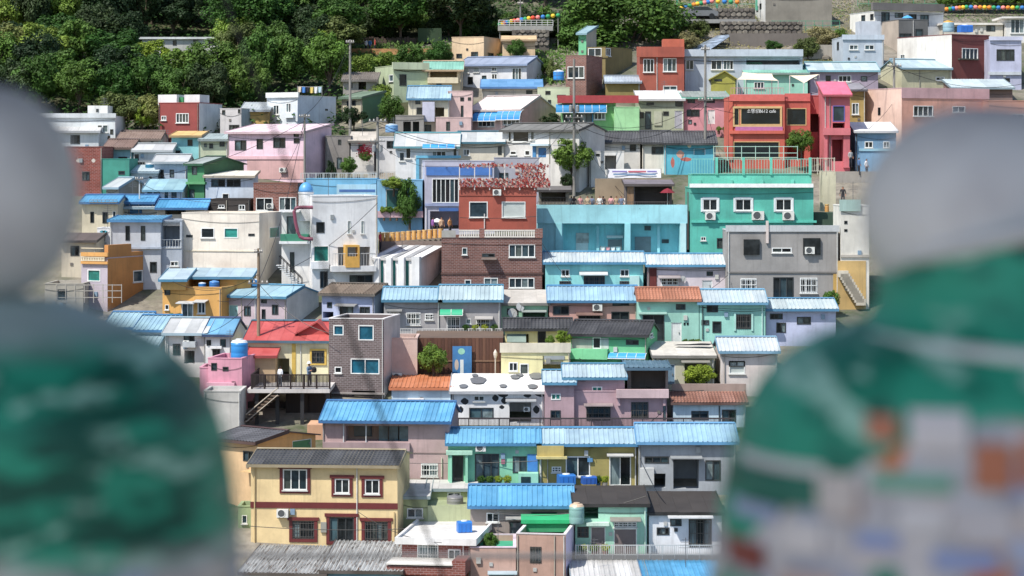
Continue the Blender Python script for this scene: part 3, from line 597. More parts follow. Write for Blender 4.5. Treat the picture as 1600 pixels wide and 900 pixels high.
# stepped run of roofs at the left
C18a = house('white terraced house with pale blue roof next to blue tarpaulin roof', 258, 322, 521, 590, 'd9d4d0', ('gable', 497, 'dcdfdf', 'smooth', 'a8c8d8'), d=5.5, yaw=4, w='270 537 12 18 b2; 287 522 17 12 k2; 288 548 16 20 v', ex=[('box', 285, 305, 534, 543, .6, 'b8c0c4', 'balcony_box', 'paint'), ('ac', 286, 532, 9), ('pipe', 262, 525, 575, 'c8c4c0')])
C18b = house('white terraced house with bright blue tarpaulin roof beside red roof', 321, 362, 523, 592, 'dfe0e2', ('gable', 497, '6cbcf0', 'smooth', '2b4a78'), d=5.5, yaw=4, w='322 531 8 9 k2; 332 545 12 13 b2; 344 530 9 12 k1', ex=[('box', 328, 346, 541, 545, .3, 'e0e4e6', 'canopy')])
C18c = house('low house with two tone blue ribbed roof behind the green statue', 212, 268, 516, 570, 'c4ccd0', ('gable', 493, 'a8d8f4', 'metal', '2f88c8'), d=5.4, yaw=6)
C18d = house('low house with broad pale blue roof at the end of the blue row', 165, 226, 512, 560, 'c4ccd0', ('gable', 488, 'aedaf2', 'metal', '2f88c8'), d=5.4, yaw=6)
C18e = house('lean-to with pale blue sheet roof below the blue row', 190, 246, 540, 590, 'b8b0a4', ('shed', 521, 'c2e2f6', 'metal', '8fc0dc'), d=3)
# ochre, grey, cream blocks
C19 = house('ochre house with stepped roof wall and lilac front balcony', 127, 168, 404, 486, 'b4a8b4', ('flat', .3, 'b09068'), xs=235, d=6.2, sc='c8822a', w='137 421 20 19 e1; 208 423 15 17 w1', ex=[('balus', 127, 164, 401, 408, .15, 'e0cfae', 14), ('box', 126, 168, 408, 413, .2, 'd8993c', 'band'), ('box', 126, 168, 394, 401, .2, 'd8993c', 'band')])
zc = C19.ray(168, 404)[1]
block('parapet_step', 'stucco', 'c8822a', C19.M, C19.w-.35, C19.w-.005, .1, C19.d*.55, zc+.072, zc+1.05, C19.root)
block('parapet_step', 'stucco', 'c8822a', C19.M, C19.w-.35, C19.w-.005, C19.d*.55+.01, C19.d, zc+.072, zc+.4, C19.root)
for i in range(5): block('flower_pot', 'paint', 'dc9a50', C19.M, .15+i*.4, .4+i*.4, .1, .35, zc+.08, zc+.45, C19.root)
block('rail', 'paint', 'd8c8a8', C19.M, 0, C19.w-.4, .0, .06, zc+.75, zc+.82, C19.root)
C20 = house('pale grey two storey house with slit windows and blue roof edge', 172, 251, 344, 452, 'b9bec6', ('shed', 337, '57b8e8', 'metal', '3f93cf'), d=5, w='196 353 7 23 k1; 220 353 7 23 k1; 234 409 11 17 k1; 267 408 5 8 w1; 273 408 5 8 w1', ex=[('box', 170, 252, 386, 389, .25, 'a0acbc', 'band')])
house('', 251, 284, 345, 452, 'a9b4c2', ('flat', .2, 'b0aca8'), par=C20, by=.4, d=4.5, w='253 347 28 38 v; 266 408 13 8 w2', ex=[('rail', 252, 283, 374, 388, .05, 'd0d4d4', .2)])
C21 = house('large cream block with flat roof and small wide windows', 284, 405, 334, 452, 'e6d8c8', ('flat', .15, 'd8d0c0'), xs=441, d=6.2, w='314 356 21 16 w1; 350 356 22 16 e1; 291 367 10 4 k2; 388 365 10 4 k2; 421 355 16 16 e1; 340 440 40 8 v', ex=[('box', 283, 405.5, 391, 393.5, .06, 'd8ccb2', 'band'), ('can', 300, 330, 418, 424, '9ab8c8')])
# ---- white domed house
C22 = house('white modern house with tall stepped top and blank white wall', 488, 590, 307, 462, 'eeeae6', ('flat', .2, 'e0deda'), xs=472, d=5.2, w='494 347 13 17 k1; 488 384 26 25 e1; 528 386 50 30 v; 546 430 36 16 k3; 500 424 12 26 k2; 475 395 8 35 k1; 543 345 5 20 p1; 564 345 5 20 p1',
  ex=[('box', 518, 588, 416, 424, 1.0, 'eeeae6', 'balcony_slab'), ('box', 486, 514, 409, 420, .3, 'eeeae6', 'ledge'), ('rail', 520, 586, 396, 416, .95, 'c8c6c2', .22)])
for nm, a in (('balcony_frame', (540, 543, 383, 418)), ('balcony_frame', (559, 562, 383, 418)), ('balcony_frame', (543, 559, 383, 386)), ('balcony_panel', (543, 559, 401, 418))): extra(C22, 'box', a[0], a[1], a[2], a[3], 1.06, 'e0a838', nm, 'paint')
house('', 440, 486, 333, 455, 'e2dfdb', ('flat', .2, 'd8d4d0'), par=C22, by=1.4, d=4, w='448 338 14 30 k1; 453 394 7 32 k1', ex=[('box', 438, 482, 366, 377, .8, '2c8a6c', 'balcony_wall'), ('box', 436, 484, 377, 381, .9, 'eeeae6', 'balcony_slab'), ('box', 436, 468, 328, 331, .9, 'eeeae6', 'balcony_slab')])
def dome():
    Y = C22.Y+1.6; q = Y/F; M = T(at(478, 345, Y)); R = C22.root
    t = link('turret', MB().lathe([(11.5*q, 0), (11.5*q, 42*q), (12.5*q, 42.5*q), (12.5*q, 45*q)], 24).mesh('turret', MT('stucco', 'dfe3e2'), False), M, R)
    link('dome', MB().lathe([(11.5*q*math.cos(a), 45.2*q+15*q*math.sin(a)) for a in [i*math.pi/2/9.2 for i in range(10)]], 24).mesh('dome', MT('plastic', '5b9fd8'), True), M, t)
    pts = [at(a, b, C22.Y-.5) for a, b in ((489, 324), (468, 324), (462, 325.5), (459.5, 330), (462, 348), (465.5, 363), (469, 370), (475, 373), (489, 373.5))]
    link('curved_frame', MB().tube(pts, .14, 8).mesh('curved_frame', MT('paint', '8a4058')), Matrix(), R)
dome()
def spiral():
    Y = C22.Y+.2; q = Y/F; t = thing('metal_stair', 'thin black metal stair climbing the side of the white modern house', 'stair', T(at(448, 448, Y)))
    for i in range(12):
        p = at(438+2.9*i, 414+3.0*i, Y); block('step', 'paint', 'd8d8d6', T(p), -.3, .3, -.4, .4, -.06, .0, t)
    for sy in (-.42, .42):
        pts = [at(437+2.9*i, 399+3.0*i, Y)+Vector((0, sy, 0)) for i in range(13)]; link('handrail', MB().tube(pts, .035, 5).mesh('handrail', MT('paint', '2c2a2a')), Matrix(), t)
        for i in range(0, 13, 2):
            a = pts[i]; link('baluster', MB().tube([a, a-Vector((0, 0, 15*q))], .025, 5).mesh('baluster', MT('paint', '2c2a2a')), Matrix(), t)
spiral()
# ---- white fin building
C23 = house('white gallery building with upright fins and slit windows', 584, 655, 404, 462, 'eceae8', ('shed', 384, 'f2f0ee', 'flat', 'dedcda'), xs=691, d=6, oh=.1, w='593 404 7 48 e1; 612 404 7 48 e1; 632 404 8 48 e1', ex=[('box', 584, 592, 404, 452, .5, 'eceae8', 'fin'), ('box', 603, 611, 403, 452, .5, 'eceae8', 'fin'), ('box', 622, 631, 402, 452, .5, 'eceae8', 'fin'), ('box', 643, 655, 401, 452, .5, 'eceae8', 'fin')])
def fin_roof():
    z0, z1 = C23.ray(655, 404, -.1)[1], C23.ray(655, 384, C23.d+.15)[1]
    for a, b in ((593, 601), (612, 620), (632, 641)):
        u0, u1 = C23.ray(a, 404)[0], C23.ray(b, 404)[0]; D = C23.d; f = lambda y: z0+(z1-z0)*(y+.1)/(D+.25)
        link('roof_strip', MB().prism([(0, f(0)+.05), (D, f(D)+.05), (D, f(D)+.09), (0, f(0)+.09)], u0, u1).mesh('roof_strip', MT('concrete', '9a9c9e')), C23.M, C23.root)
fin_roof()
# ---- red and brown brick building
C24 = house('dark brown brick building with white balustrade and barred windows', 690, 847, 372, 462, '7a5046', ('flat', .2, '9a8478'), d=6.5, mat='brick', w='795 382 41 20 w4; 722 387 8 11 w1; 753 396 20 6 k2; 795 434 40 16 w4; 756 434 22 14 w2; 726 437 10 9 w1', ex=[('balus', 717, 749, 359, 371, .02, 'd8d0c4', 9), ('balus', 757, 836, 359, 371, .02, 'd8d0c4', 22), ('box', 749, 757, 357, 372, .06, '8a5a4e', 'pier', 'brick'), ('box', 836, 848, 357, 372, .06, '8a5a4e', 'pier', 'brick'), ('box', 690, 712, 360, 371, .04, 'a8a49c', 'grille', 'paint'), ('box', 689, 849, 426, 429, .06, '5f423c', 'band'), ('can', 752, 776, 402, 405, '8d7a70')])
house('', 717, 838, 294, 360, 'a84a34', ('flat', .35, '9a6a58'), par=C24, by=1.6, d=4.6, w='733 315 29 25 w1; 784 315 37 25 p1', ex=[('ac', 770, 296, 13), ('pipe', 757, 334, 357, 'd4d0cc'), ('box', 717, 838.5, 293, 306, .05, 'ac4e38', 'band')])
# ---- pale turquoise building with roof terrace
C25 = house('pale turquoise open fronted building with cafe terrace on its roof', 840, 1073, 323, 412, '8fd6de', ('flat', .5, 'a89c90', 'a8dce0'), d=6.4, w='849 350 0 0 w1; 880 350 96 47 v; 986 350 76 47 v', ex=[('box', 839, 1074, 320, 349, .12, '93dbe4', 'parapet_band'), ('box', 868, 878, 349, 398, .15, '8adce4', 'pillar'), ('box', 976, 985, 349, 398, .15, '8adce4', 'pillar'), ('box', 1063, 1072, 349, 398, .15, 'b4e4ee', 'pillar'), ('in', 879, 1062, 350, 397, 1.5, .1, '7fd4de', 'back_wall'), ('in', 900, 920, 364, 380, 1.44, .05, '8c9292', 'window', 'glass'), ('in', 900, 919, 380, 397, 1.44, .05, 'b8c8cc', 'door', 'paint'), ('in', 948, 974, 368, 372, 1.3, .16, 'c4d8dc', 'canopy', 'paint'), ('in', 950, 972, 374, 396, 1.44, .05, '6f8084', 'shutter', 'paint'), ('in', 992, 1017, 370, 396, 1.44, .05, '74848a', 'shutter', 'paint'), ('in', 1034, 1045, 374, 380, 1.44, .05, '39474c', 'window', 'glass'), ('in', 1007, 1017, 353, 360, 1.44, .05, '39474c', 'window', 'glass'), ('in', 1027, 1031, 352, 396, .9, .25, '93dbe4', 'pillar'), ('in', 932, 936, 352, 396, .9, .25, '93dbe4', 'pillar')])
extra(C25, 'rail', 840, 1046, 315, 321, -.1, '5f5450', .2)
TS = house('dark canopied shelter on the cafe terrace', 978, 1050, 288, 322, '6b6260', ('shed', 281, '777076', 'flat', '5f5450'), Y=C25.Y+1.4, d=3.6, w='992 292 54 28 v', found=.3, name='shelter', cat='shelter', ex=[('box', 980, 990, 288, 320, .1, '9a7c60', 'door', 'wood')])
TW = house('open timber kiosk with hanging planters at the end of the cafe terrace', 842, 890, 297, 322, '8c8474', ('shed', 291, '6f6a66', 'flat', '4f4a48'), Y=C25.Y+1.4, d=3.0, w='846 299 38 16 v', found=.3, name='kiosk', cat='kiosk', ex=[('rail', 845, 886, 308, 320, .1, '4a4440', .25)])
# ---- deep teal building
C26 = house('bright teal building with three white windows and outdoor units', 1078, 1271, 294, 412, '3fb8a4', ('flat', .3, '7fb8a8', '52c4b0'), d=5.4, w='1098 311 23 18 w2; 1149 311 25 18 w2; 1212 311 25 18 w2; 1095 370 8 6 w2; 1235 352 20 40 d2f8f80; 1120 372 14 16 k1', ex=[('box', 1078, 1271, 287, 293, .5, 'f0f2f0', 'gutter', 'paint'), ('ac', 1102, 332, 16), ('ac', 1175, 330, 19), ('ac', 1223, 331, 18), ('box', 1080, 1276, 344.5, 348, .15, '4cc8b4', 'pipe_band', 'paint'), ('pipe', 1075, 300, 390, '6a5a54')])
for a in ((1096, 1123, 309, 331), (1147, 1176, 309, 331), (1210, 1239, 309, 331)):
    for b in ((a[0]-1, a[0]+2, a[2], a[3]), (a[1]-2, a[1]+1, a[2], a[3]), (a[0]+2, a[1]-2, a[2]-1, a[2]+2), (a[0]+2, a[1]-2, a[3]-2, a[3]+1)): extra(C26, 'box', *b, .06, 'dce6e8', 'window_surround', 'paint')
TD = house('', 1080, 1268, 273, 296, '52c8b0', ('flat', .2, '8fb4a8', '62d0ba'), par=C26, by=1.8, d=3.4, ex=[('box', 1090, 1096, 281, 288, .1, '62d0ba', 'bracket'), ('box', 1140, 1145, 281, 288, .1, '62d0ba', 'bracket'), ('box', 1188, 1193, 281, 288, .1, '62d0ba', 'bracket'), ('box', 1236, 1241, 281, 288, .1, '62d0ba', 'bracket')])
for a in ((1080, 1118), (1121, 1160), (1163, 1203), (1206, 1264)): extra(TD, 'rail', a[0], a[1], 248, 272, .05, '7fd4c2', .22)
for a in (1118, 1160, 1203, 1264): extra(TD, 'box', a, a+4, 246, 273, .12, '52c8b0', 'rail_post')
C27 = house('grey tiled block with box window grilles and white grid windows below', 1137, 1310, 361, 480, '97938f', ('flat', .2, 'b0b0ac', 'c0c2c2'), d=4.6, w='1157 435 25 20 g3; 1250 434 27 24 g3; 1208 433 32 34 k3; 1206 387 31 8 w2', ex=[('box', 1134, 1312, 352, 362, .1, 'bcc0c2', 'parapet_band'), ('box', 1162, 1187, 374, 398, .2, '1e2224', 'window_cage', 'glass'), ('box', 1255, 1282, 372, 398, .2, '1e2224', 'window_cage', 'glass'), ('ac', 1258, 386, 15), ('box', 1136, 1311, 424.5, 427, .08, '77736f', 'band'), ('box', 1197, 1201, 345, 380, .2, 'd8c8c0', 'flue', 'paint'), ('box', 1302, 1310, 428, 470, .06, 'c8a040', 'side_trim')])
C28 = house('cream rounded corner house beside the concrete stair', 1314, 1358, 322, 482, 'dcd8cc', ('flat', .3), d=4.6, w='1319 345 5 5 k1; 1319 358 5 4 k1; 1327 419 5 8 k1; 1339 430 8 10 k1', ex=[('box', 1313, 1359, 398, 402, .12, 'b8b0a4', 'band'), ('box', 1312, 1345, 312, 330, .15, '9fc0b8', 'parapet')])
# ---- small blue roofed row
D1 = house('turquoise house with pale blue rib roof and garage shutter', 852, 1005, 410, 462, '7fd8d8', ('gable', 394, 'd4e8f4', 'metal', '4aa4d4'), d=4.4, w='877 421 13 11 w2; 969 421 14 11 w2; 912 431 33 16 b4; 874 439 18 8 b3; 968 439 15 8 b3', ex=[('can', 905, 950, 424, 429, 'e0e8e8'), ('box', 984, 999, 431, 448, .4, 'b4e0dc', 'gas_box')])
D2 = house('pale lilac house with pale blue rib roof and dark red corner', 1012, 1134, 414, 464, 'd0c4cc', ('gable', 397, 'd8ebf6', 'metal', '4aa4d4'), d=4.4, w='1033 434 27 12 g3; 1104 424 10 7 k2; 1097 438 16 18 dc4ccd0', ex=[('box', 1012, 1026, 419, 450, .05, '6e2f2c', 'corner_cladding', 'wood'), ('can', 1028, 1064, 430, 434, 'c4b8b8'), ('dish', 1067, 436, 5)])
D3 = house('salmon pink house with bright pale blue roof and outdoor unit', 858, 995, 470, 520, 'c9958a', ('gable', 447, 'a4d2f2', 'metal', '4a9cd4'), d=4.8, w='864 478 25 14 k2; 904 492 34 16 k3; 955 487 28 18 k2; 957 472 26 6 k2', ex=[('ac', 926, 475, 15), ('can', 900, 942, 488, 492, 'a07a70')])
D4 = house('mint house with terracotta tile roof and white panel door', 998, 1092, 468, 548, '96d4c2', ('gable', 450, 'd88a64', 'tile', 'c07a58'), d=4.8, w='1056 475 15 9 k2; 1004 492 34 40 k2; 1049 504 16 32 de0e4e0; 1068 504 3 4 k1; 1073 504 3 4 k1', ex=[('box', 998, 1042, 488, 491, .3, 'a8d8c8', 'lintel'), ('pipe', 1098, 478, 530, '4a5a58')])
D5 = house('mint house with white blue rib roof and barred square window', 1093, 1196, 473, 548, '92d6c6', ('gable', 453, 'd2e9f6', 'metal', '6ab4dc'), d=4.8, w='1104 476 18 12 k2; 1150 491 24 23 b3; 1096 500 12 8 k2; 1113 502 14 18 k1', ex=[('box', 1147, 1150, 489, 517, .08, 'a8e0d4', 'window_trim'), ('box', 1174, 1177, 489, 517, .08, 'a8e0d4', 'window_trim'), ('pipe', 1191, 478, 535, 'b8dcd4')])
D6 = house('lilac blue house with faded pale blue roof beside the statue', 1197, 1306, 483, 540, 'b6bede', ('gable', 467, 'd4eaf0', 'metal', '4f9ccc'), d=4.8, w='1203 490 20 9 k3; 1213 504 15 16 k2; 1245 495 22 12 k2')
D7 = house('green house with weathered grey slab roof and satellite dish', 781, 856, 474, 520, '8cc0a0', ('shed', 453, 'bdb8b0', 'flat', '8d8a84'), d=5, oh=.2, w='817 488 35 14 v; 792 482 18 10 k2', ex=[('can', 815, 854, 484, 487, 'b8c4bc'), ('dish', 800, 490, 8), ('dish', 812, 480, 7)])
# ---- street level blocks above
E1 = house('lilac grey building with broad blue sign band and tall slatted window', 664, 772, 252, 368, 'b8b8cc', ('flat', .3, 'a8a8b0'), d=6.5, yaw=-4, w='675 279 42 38 w6; 672 330 46 28 v', ex=[('box', 666, 768, 261, 274, .08, '3a78c8', 'sign_band', 'paint'), ('box', 664, 772, 318, 322, .15, '8f9cc4', 'band'), ('box', 686, 716, 325, 330, .1, '3868b0', 'shop_sign', 'paint'), ('pipe', 666, 325, 360, 'd0d0d4')])
house('', 772, 842, 247, 368, 'a4a4b0', ('flat', .3), par=E1, by=1.4, d=4.5, w='780 270 14 16 k2; 848 258 6 20 k1')
E2 = house('white house with long pale roof and small blue awning', 618, 716, 229, 292, 'e2e6ea', ('gable', 208, 'e0e8e8', 'smooth', '5fa8b4'), d=6, w='675 236 22 12 w3; 624 238 8 14 w1; 634 230 8 18 w1; 708 232 6 16 w1', ex=[('awn', 660, 711, 225, 232, '3f9ad8'), ('box', 650, 655, 243, 282, .2, '5fb8dc', 'trim_post', 'paint'), ('box', 650, 720, 243, 247, .25, '5fb8dc', 'trim_beam', 'paint')])
E2b = house('cream end house with pale roof and teal roof peak', 717, 787, 222, 284, 'dcd2bc', ('gable', 206, 'dde4e4', 'smooth', '3a7f94'), d=5, w='724 233 10 10 w2; 778 228 6 14 k1')
E3 = house('off white house with dark grey roof and blue door', 785, 905, 203, 300, 'd2cfca', ('gable', 193, '777774', 'flat', '6b6b68'), xs=945, d=6, w='801 204 26 18 w1; 794 205 5 16 w1; 829 204 6 15 w1; 840 230 14 16 d2f78b4; 797 236 10 6 w1; 820 235 8 8 w1', ex=[('box', 828, 857, 225, 228, .5, 'b8d0dc', 'canopy'), ('box', 832, 837, 228, 246, .1, '3a88c0', 'door_trim', 'paint')])
E4a = house('small white house with black tile roof beside blue roof tank', 936, 1000, 222, 268, 'd4d0c8', ('gable', 206, '5f6064', 'tile', '48494c'), d=5, w='984 226 10 10 k2', xs=1004)
E4 = house('cream house with long black tile roof beside the mural', 1004, 1048, 223, 270, 'dcd6c6', ('gable', 205, '5f6064', 'tile', '48494c'), d=5, w='1018 229 18 12 k3')
E4m = house('turquoise mural house with painted moon and pink shapes', 1038, 1118, 224, 272, '3fb4cc', ('gable', 206, '5f6064', 'tile', '48494c'), d=5, w='1084 232 18 10 d2a93a8', ex=[('spots', 'd8a088', [(1063, 241, 6, 6)]), ('spots', 'c86a5c', [(1051, 254, 3, 8), (1072, 249, 9, 3)]), ('spots', 'e8e4cc', [(1077, 228, 3, 3)])])
E4w = house('white shed with dark doorway beside the street tree', 921, 975, 237, 292, 'dcd9d4', ('flat', .15), d=4, w='945 243 18 22 v; 931 240 6 4 k1')
# ---- coral cafe
E5 = house('coral red cafe with wide dark windows in yellow frames', 1140, 1226, 152, 262, 'd2583f', ('flat', .5, 'b08a84', 'd4605c'), d=6, w='1147 169 8 27 y1; 1157 169 63 26 y1; 1146 221 72 26 y1', ex=[('text', 1167, 1212, 170, 176, '소행성B612 cafe', 'f0f0ee'), ('box', 1140, 1226, 148, 158, .15, 'df6458', 'fascia', 'paint'), ('box', 1149, 1223, 198, 204, .1, 'c06aa8', 'stripe', 'paint'), ('box', 1140, 1226, 204, 209, .25, 'd2583f', 'ledge'), ('box', 1139, 1145, 158, 250, .12, 'd2583f', 'pillar'), ('rail', 1142, 1224, 137, 148, -.05, 'c88a94', .25)], name='cafe_building', cat='cafe')
for a in ((1145, 1222, 166, 169), (1145, 1222, 195.5, 198), (1145, 1147.5, 169, 195.5), (1219.5, 1222, 169, 195.5)): extra(E5, 'box', *a, .09, 'e0b878', 'window_trim', 'paint')
house('', 1226, 1266, 152, 262, 'cc5240', ('flat', .4, 'b08a84'), par=E5, by=.6, d=5, w='1229 169 31 27 y1; 1230 215 28 34 v', ex=[('box', 1226, 1266, 146, 158, .1, 'dc6058', 'fascia', 'paint')])
house('', 1264, 1288, 150, 262, 'b84a48', ('flat', .3), par=E5, by=2.2, d=4, w='1266 178 20 28 v')
E5t = house('pink tower with purple framed window beside the coral cafe', 1288, 1328, 148, 272, 'd0606a', ('shed', 128, 'e0708a', 'flat', 'd0606a'), d=4.5, w='1301 165 19 25 u1; 1301 192 19 9 v; 1300 218 18 34 v', ex=[('box', 1287, 1329, 200, 211, .5, 'd96a74', 'balcony'), ('box', 1288, 1293, 211, 250, .3, 'd0606a', 'pillar'), ('box', 1318, 1328, 211, 262, .3, 'd0606a', 'pillar')], name='tower_house', cat='house')
E5y = house('ochre house behind the pink tower', 1326, 1352, 140, 220, 'b89a4a', ('shed', 130, '8d8a90', 'flat', '77747a'), d=5, w='1331 161 11 18 w2')
E6 = house('slate blue house with white roof beside the pink tower', 1337, 1400, 205, 270, '6c9cc0', ('shed', 191, 'eceae8', 'flat', 'd8dade'), d=4.5, oh=.3, w='1351 221 13 10 w2; 1380 221 10 10 w2', ex=[('box', 1342, 1400, 232, 236, .1, '8fc0d4', 'rail_band', 'paint')])
E7 = house('salmon apartment block with pink parapet and pale side wall', 1409, 1545, 138, 240, 'dd9c84', ('flat', .6, 'b8a49c', 'd8b0b0'), xs=1350, d=6.5, sc='f0c0ac', w='1427 165 31 17 w4; 1488 166 20 10 w2; 1372 168 4 12 k1', ex=[('box', 1409, 1546, 137, 155, .06, 'd8a8ac', 'parapet_band')], name='apartment_building', cat='building')
E7r = house('brown salmon block with flat roof at the end of the salmon apartments', 1545, 1640, 158, 236, 'c88a70', ('flat', .3, 'a8988c'), d=5, w='1580 178 20 12 w2')
E8 = house('green shop with red fascia and blue curved awnings', 878, 962, 162, 218, '7fc078', ('flat', .3, 'e0e0dc'), d=6, w='897 177 28 16 k3; 928 174 18 13 w3; 963 166 10 8 w2; 880 178 12 12 k2', ex=[('box', 871, 998, 149, 161, .5, 'b0383c', 'fascia', 'paint'), ('awn', 868, 948, 163, 176, '2f84b8'), ('box', 895, 897, 174, 192, .1, '2f88b8', 'door_trim', 'paint'), ('box', 925, 927, 174, 192, .1, '2f88b8', 'door_trim', 'paint')])
house('', 960, 999, 168, 218, '9fe09c', ('flat', .3, '9fd89c'), par=E8, by=-1.2, d=2.4)
E9 = house('olive grey house with lumpy white roof and grey shutter door', 998, 1068, 155, 214, 'a9b090', ('shed', 142, 'e8e8e8', 'flat', 'd0d0d0'), d=6, oh=.3, w='1008 174 9 28 k1; 1054 173 13 28 db0b0b8; 998 175 8 10 k1; 1036 174 9 7 k1; 1055 158 12 8 k1; 1010 160 12 4 k2', ex=[('box', 1022, 1034, 174, 196, .1, 'bcbfa4', 'pilaster')])
E10 = house('pink house with white door and mint roof edge', 1068, 1138, 152, 212, 'd88a92', ('shed', 143, 'a8b4ac', 'metal', '7fd0b8'), d=5.5, w='1073 171 20 11 k3; 1074 155 12 6 k2; 1104 155 13 6 k2; 1106 172 11 22 de4dcd8; 1075 187 6 7 k1')
E11 = house('pale pink house with two blue curved window awnings', 736, 815, 171, 220, 'ddbcb8', ('gable', 150, 'e2d4d0', 'flat', 'd0c0bc'), xs=869, d=6.5, sc='d0a294', w='747 188 26 10 w4; 786 186 26 9 w4', ex=[('awn', 743, 774, 175, 189, '3a8fd0'), ('awn', 780, 812, 172, 187, '3a8fd0')])
E11p = house('pink block house with tiny windows and open stair', 700, 738, 143, 214, 'dcb8b2', ('flat', .3), d=6, w='719 152 6 6 k1; 731 152 5 5 k1; 720 165 4 22 k1')
E11q = house('low pink annex with dark gable end', 681, 736, 184, 222, 'd8b4b0', ('flat', .2), d=3, w='697 190 6 14 k1')
E12 = house('cream house with light blue roof and laundry balcony', 638, 702, 154, 218, 'd8cdb0', ('gable', 135, 'b4d8ec', 'metal', '5098c4'), d=5.4, w='649 156 8 7 k1; 651 168 9 11 k1; 680 168 14 14 v; 664 195 10 14 k1', ex=[('box', 660, 679, 159, 190, .5, 'c4c4d8', 'balcony_screen', 'paint')])
E12g = house('grey concrete shed below the cream house', 618, 662, 181, 228, '8f8a84', ('flat', .15), d=3.5, w='630 190 12 20 v; 645 190 10 18 v')
# ---- upper middle
E13 = house('white house with faded blue roof and tall gabled side', 718, 823, 100, 142, 'd9dade', ('gable', 89, 'a9b8d4', 'smooth', '8fa4c8'), xs=851, d=6.5, w='731 120 8 12 k1; 753 118 7 16 k1; 768 115 9 9 w2; 768 105 8 6 w2; 800 106 15 22 w3; 724 106 9 8 p1; 740 105 9 8 p1')
E13b = house('low cream house under blue tarpaulin roof', 753, 846, 136, 172, 'd4c8b4', ('shed', 124, '62aae4', 'smooth', '4a88cc'), d=4.5, w='822 141 10 6 k1')
E13c = house('pale green house with flat roof beside the rooftop tank', 840, 890, 137, 180, 'bfc8a4', ('flat', .2, 'cfcab8'), d=4.5, w='852 142 8 6 k1; 870 148 14 5 k3; 856 156 5 6 k1')
E14 = house('sage green flat roofed house at the edge of the wood', 615, 670, 103, 160, 'b4c49c', ('flat', .25, 'b8b8a8'), xs=586, d=6, w='624 116 11 18 k1; 608 117 8 10 w1', ex=[('box', 614, 671, 97, 109, .3, 'c0cca8', 'fascia'), ('box', 660, 672, 132, 150, .8, 'c4cca8', 'stair_wall')])
E15 = house('beige house with mint green roof and open porch', 662, 722, 109, 154, 'd8c49c', ('gable', 96, '8fd8c0', 'metal', 'd8b890'), d=5.5, w='672 112 42 10 v; 682 128 8 5 k1', ex=[('box', 668, 716, 121, 130, .4, 'e0d0ac', 'balcony_wall')])
E16 = house('tan block house with flat roof beside the lookout wall', 706, 756, 58, 106, 'dfbf94', ('flat', .25, 'c8b090'), xs=785, d=6, w='713 84 9 7 k2; 736 81 11 9 k2; 762 82 9 8 k2')
E16b = house('tan wing with sloping top beside the tan block house', 785, 836, 62, 108, 'd8b88c', ('shed', 56, 'd0b48c', 'flat', 'c8a880'), Y=yrow(102), d=4)
E18 = house('olive house with white corner window above brown brick front', 918, 946, 74, 122, '8d7a44', ('flat', .25, 'a89a80'), xs=988, d=6, w='919 75 21 13 w2; 946 75 8 13 w2', ex=[('box', 916, 950, 88, 90, .1, '77683a', 'band')])
E18b = house('brown brick house with wide white window under the olive house', 884, 916, 87, 158, '8a5f52', ('flat', .25), d=5, mat='brick', w='887 104 26 18 w3', xs=941)
E18c = house('low olive house with pale metal roof beside the brick house', 947, 1000, 128, 158, '93803e', ('gable', 119, 'c4d4e4', 'metal', 'a8b8c8'), d=4)
E19 = house('tall narrow green house with pale blue roof beside the big tree', 904, 916, 52, 112, '6cc890', ('shed', 41, 'b4dcea', 'metal', '8fbccc'), xs=932, d=4, sc='b8b4a8')
E20 = house('brick red house with corner bay and white windows', 1000, 1028, 86, 158, 'b0543c', ('flat', .3, 'a8786a'), d=4.6, xs=995, w='1005 92 17 21 w3', ex=[('box', 995, 1029, 73, 89, .35, 'b4553c', 'parapet_band')])
house('', 1028, 1069, 86, 158, 'ac4e38', ('flat', .3), par=E20, by=.0, d=4.6, w='1036 91 21 21 w3; 1036 134 22 7 w2', ex=[('box', 1028, 1069.5, 73, 89, .35, 'b04f38', 'parapet_band'), ('in', 1036, 1069, 61, 74, .8, 2.2, 'd0603c', 'roof_room')])
E21 = house('long pale blue house with row of dark windows', 1070, 1254, 88, 146, 'b4c0d0', ('flat', .2, 'c0ccd8'), d=6, w='1071 94 13 15 w2; 1111 94 17 15 w2; 1130 94 16 15 w3; 1166 91 84 10 v', ex=[('box', 1069, 1255, 77, 88, .4, 'bccad8', 'fascia')])
E21o = house('small bright olive yellow hut with gable and one window', 1112, 1149, 123, 150, 'b0ac30', ('gablef', (1132, 112), 'b8b038'), d=3, w='1116 121 12 6 k2', name='hut', cat='hut')
E22 = house('mint house with mint roofs behind the cafe terrace', 1164, 1262, 114, 152, '8fd0b8', ('shed', 101, '8fdcc4', 'metal', '9fb8b0'), d=5, w='1178 128 16 10 w3', ex=[('in', 1161, 1191, 97, 112, 3.0, 1.5, '7fd4b8', 'roof_room'), ('in', 1171, 1185, 100, 108, 2.96, .05, '2a4a48', 'window', 'glass')])
E22b = house('lilac house with long pale sky blue roof', 1264, 1372, 110, 150, 'a898ac', ('gable', 98, 'cfeaf2', 'smooth', '7fc4d4'), d=5.5, w='1290 118 8 12 k1; 1310 118 20 10 w3; 1345 119 10 8 k1')
E23 = house('blue grey cube house with two wide slit windows', 1317, 1381, 58, 116, 'b4c0cc', ('flat', .3, 'b8bcc0'), xs=1300, d=6, w='1327 70 14 8 w2; 1351 70 15 8 w2; 1308 66 3 12 k1', ex=[('box', 1316, 1382, 54, 62, .15, 'bcc8d4', 'fascia'), ('in', 1343, 1376, 33, 55, 1.5, 2.2, 'b8c0ca', 'roof_room')])
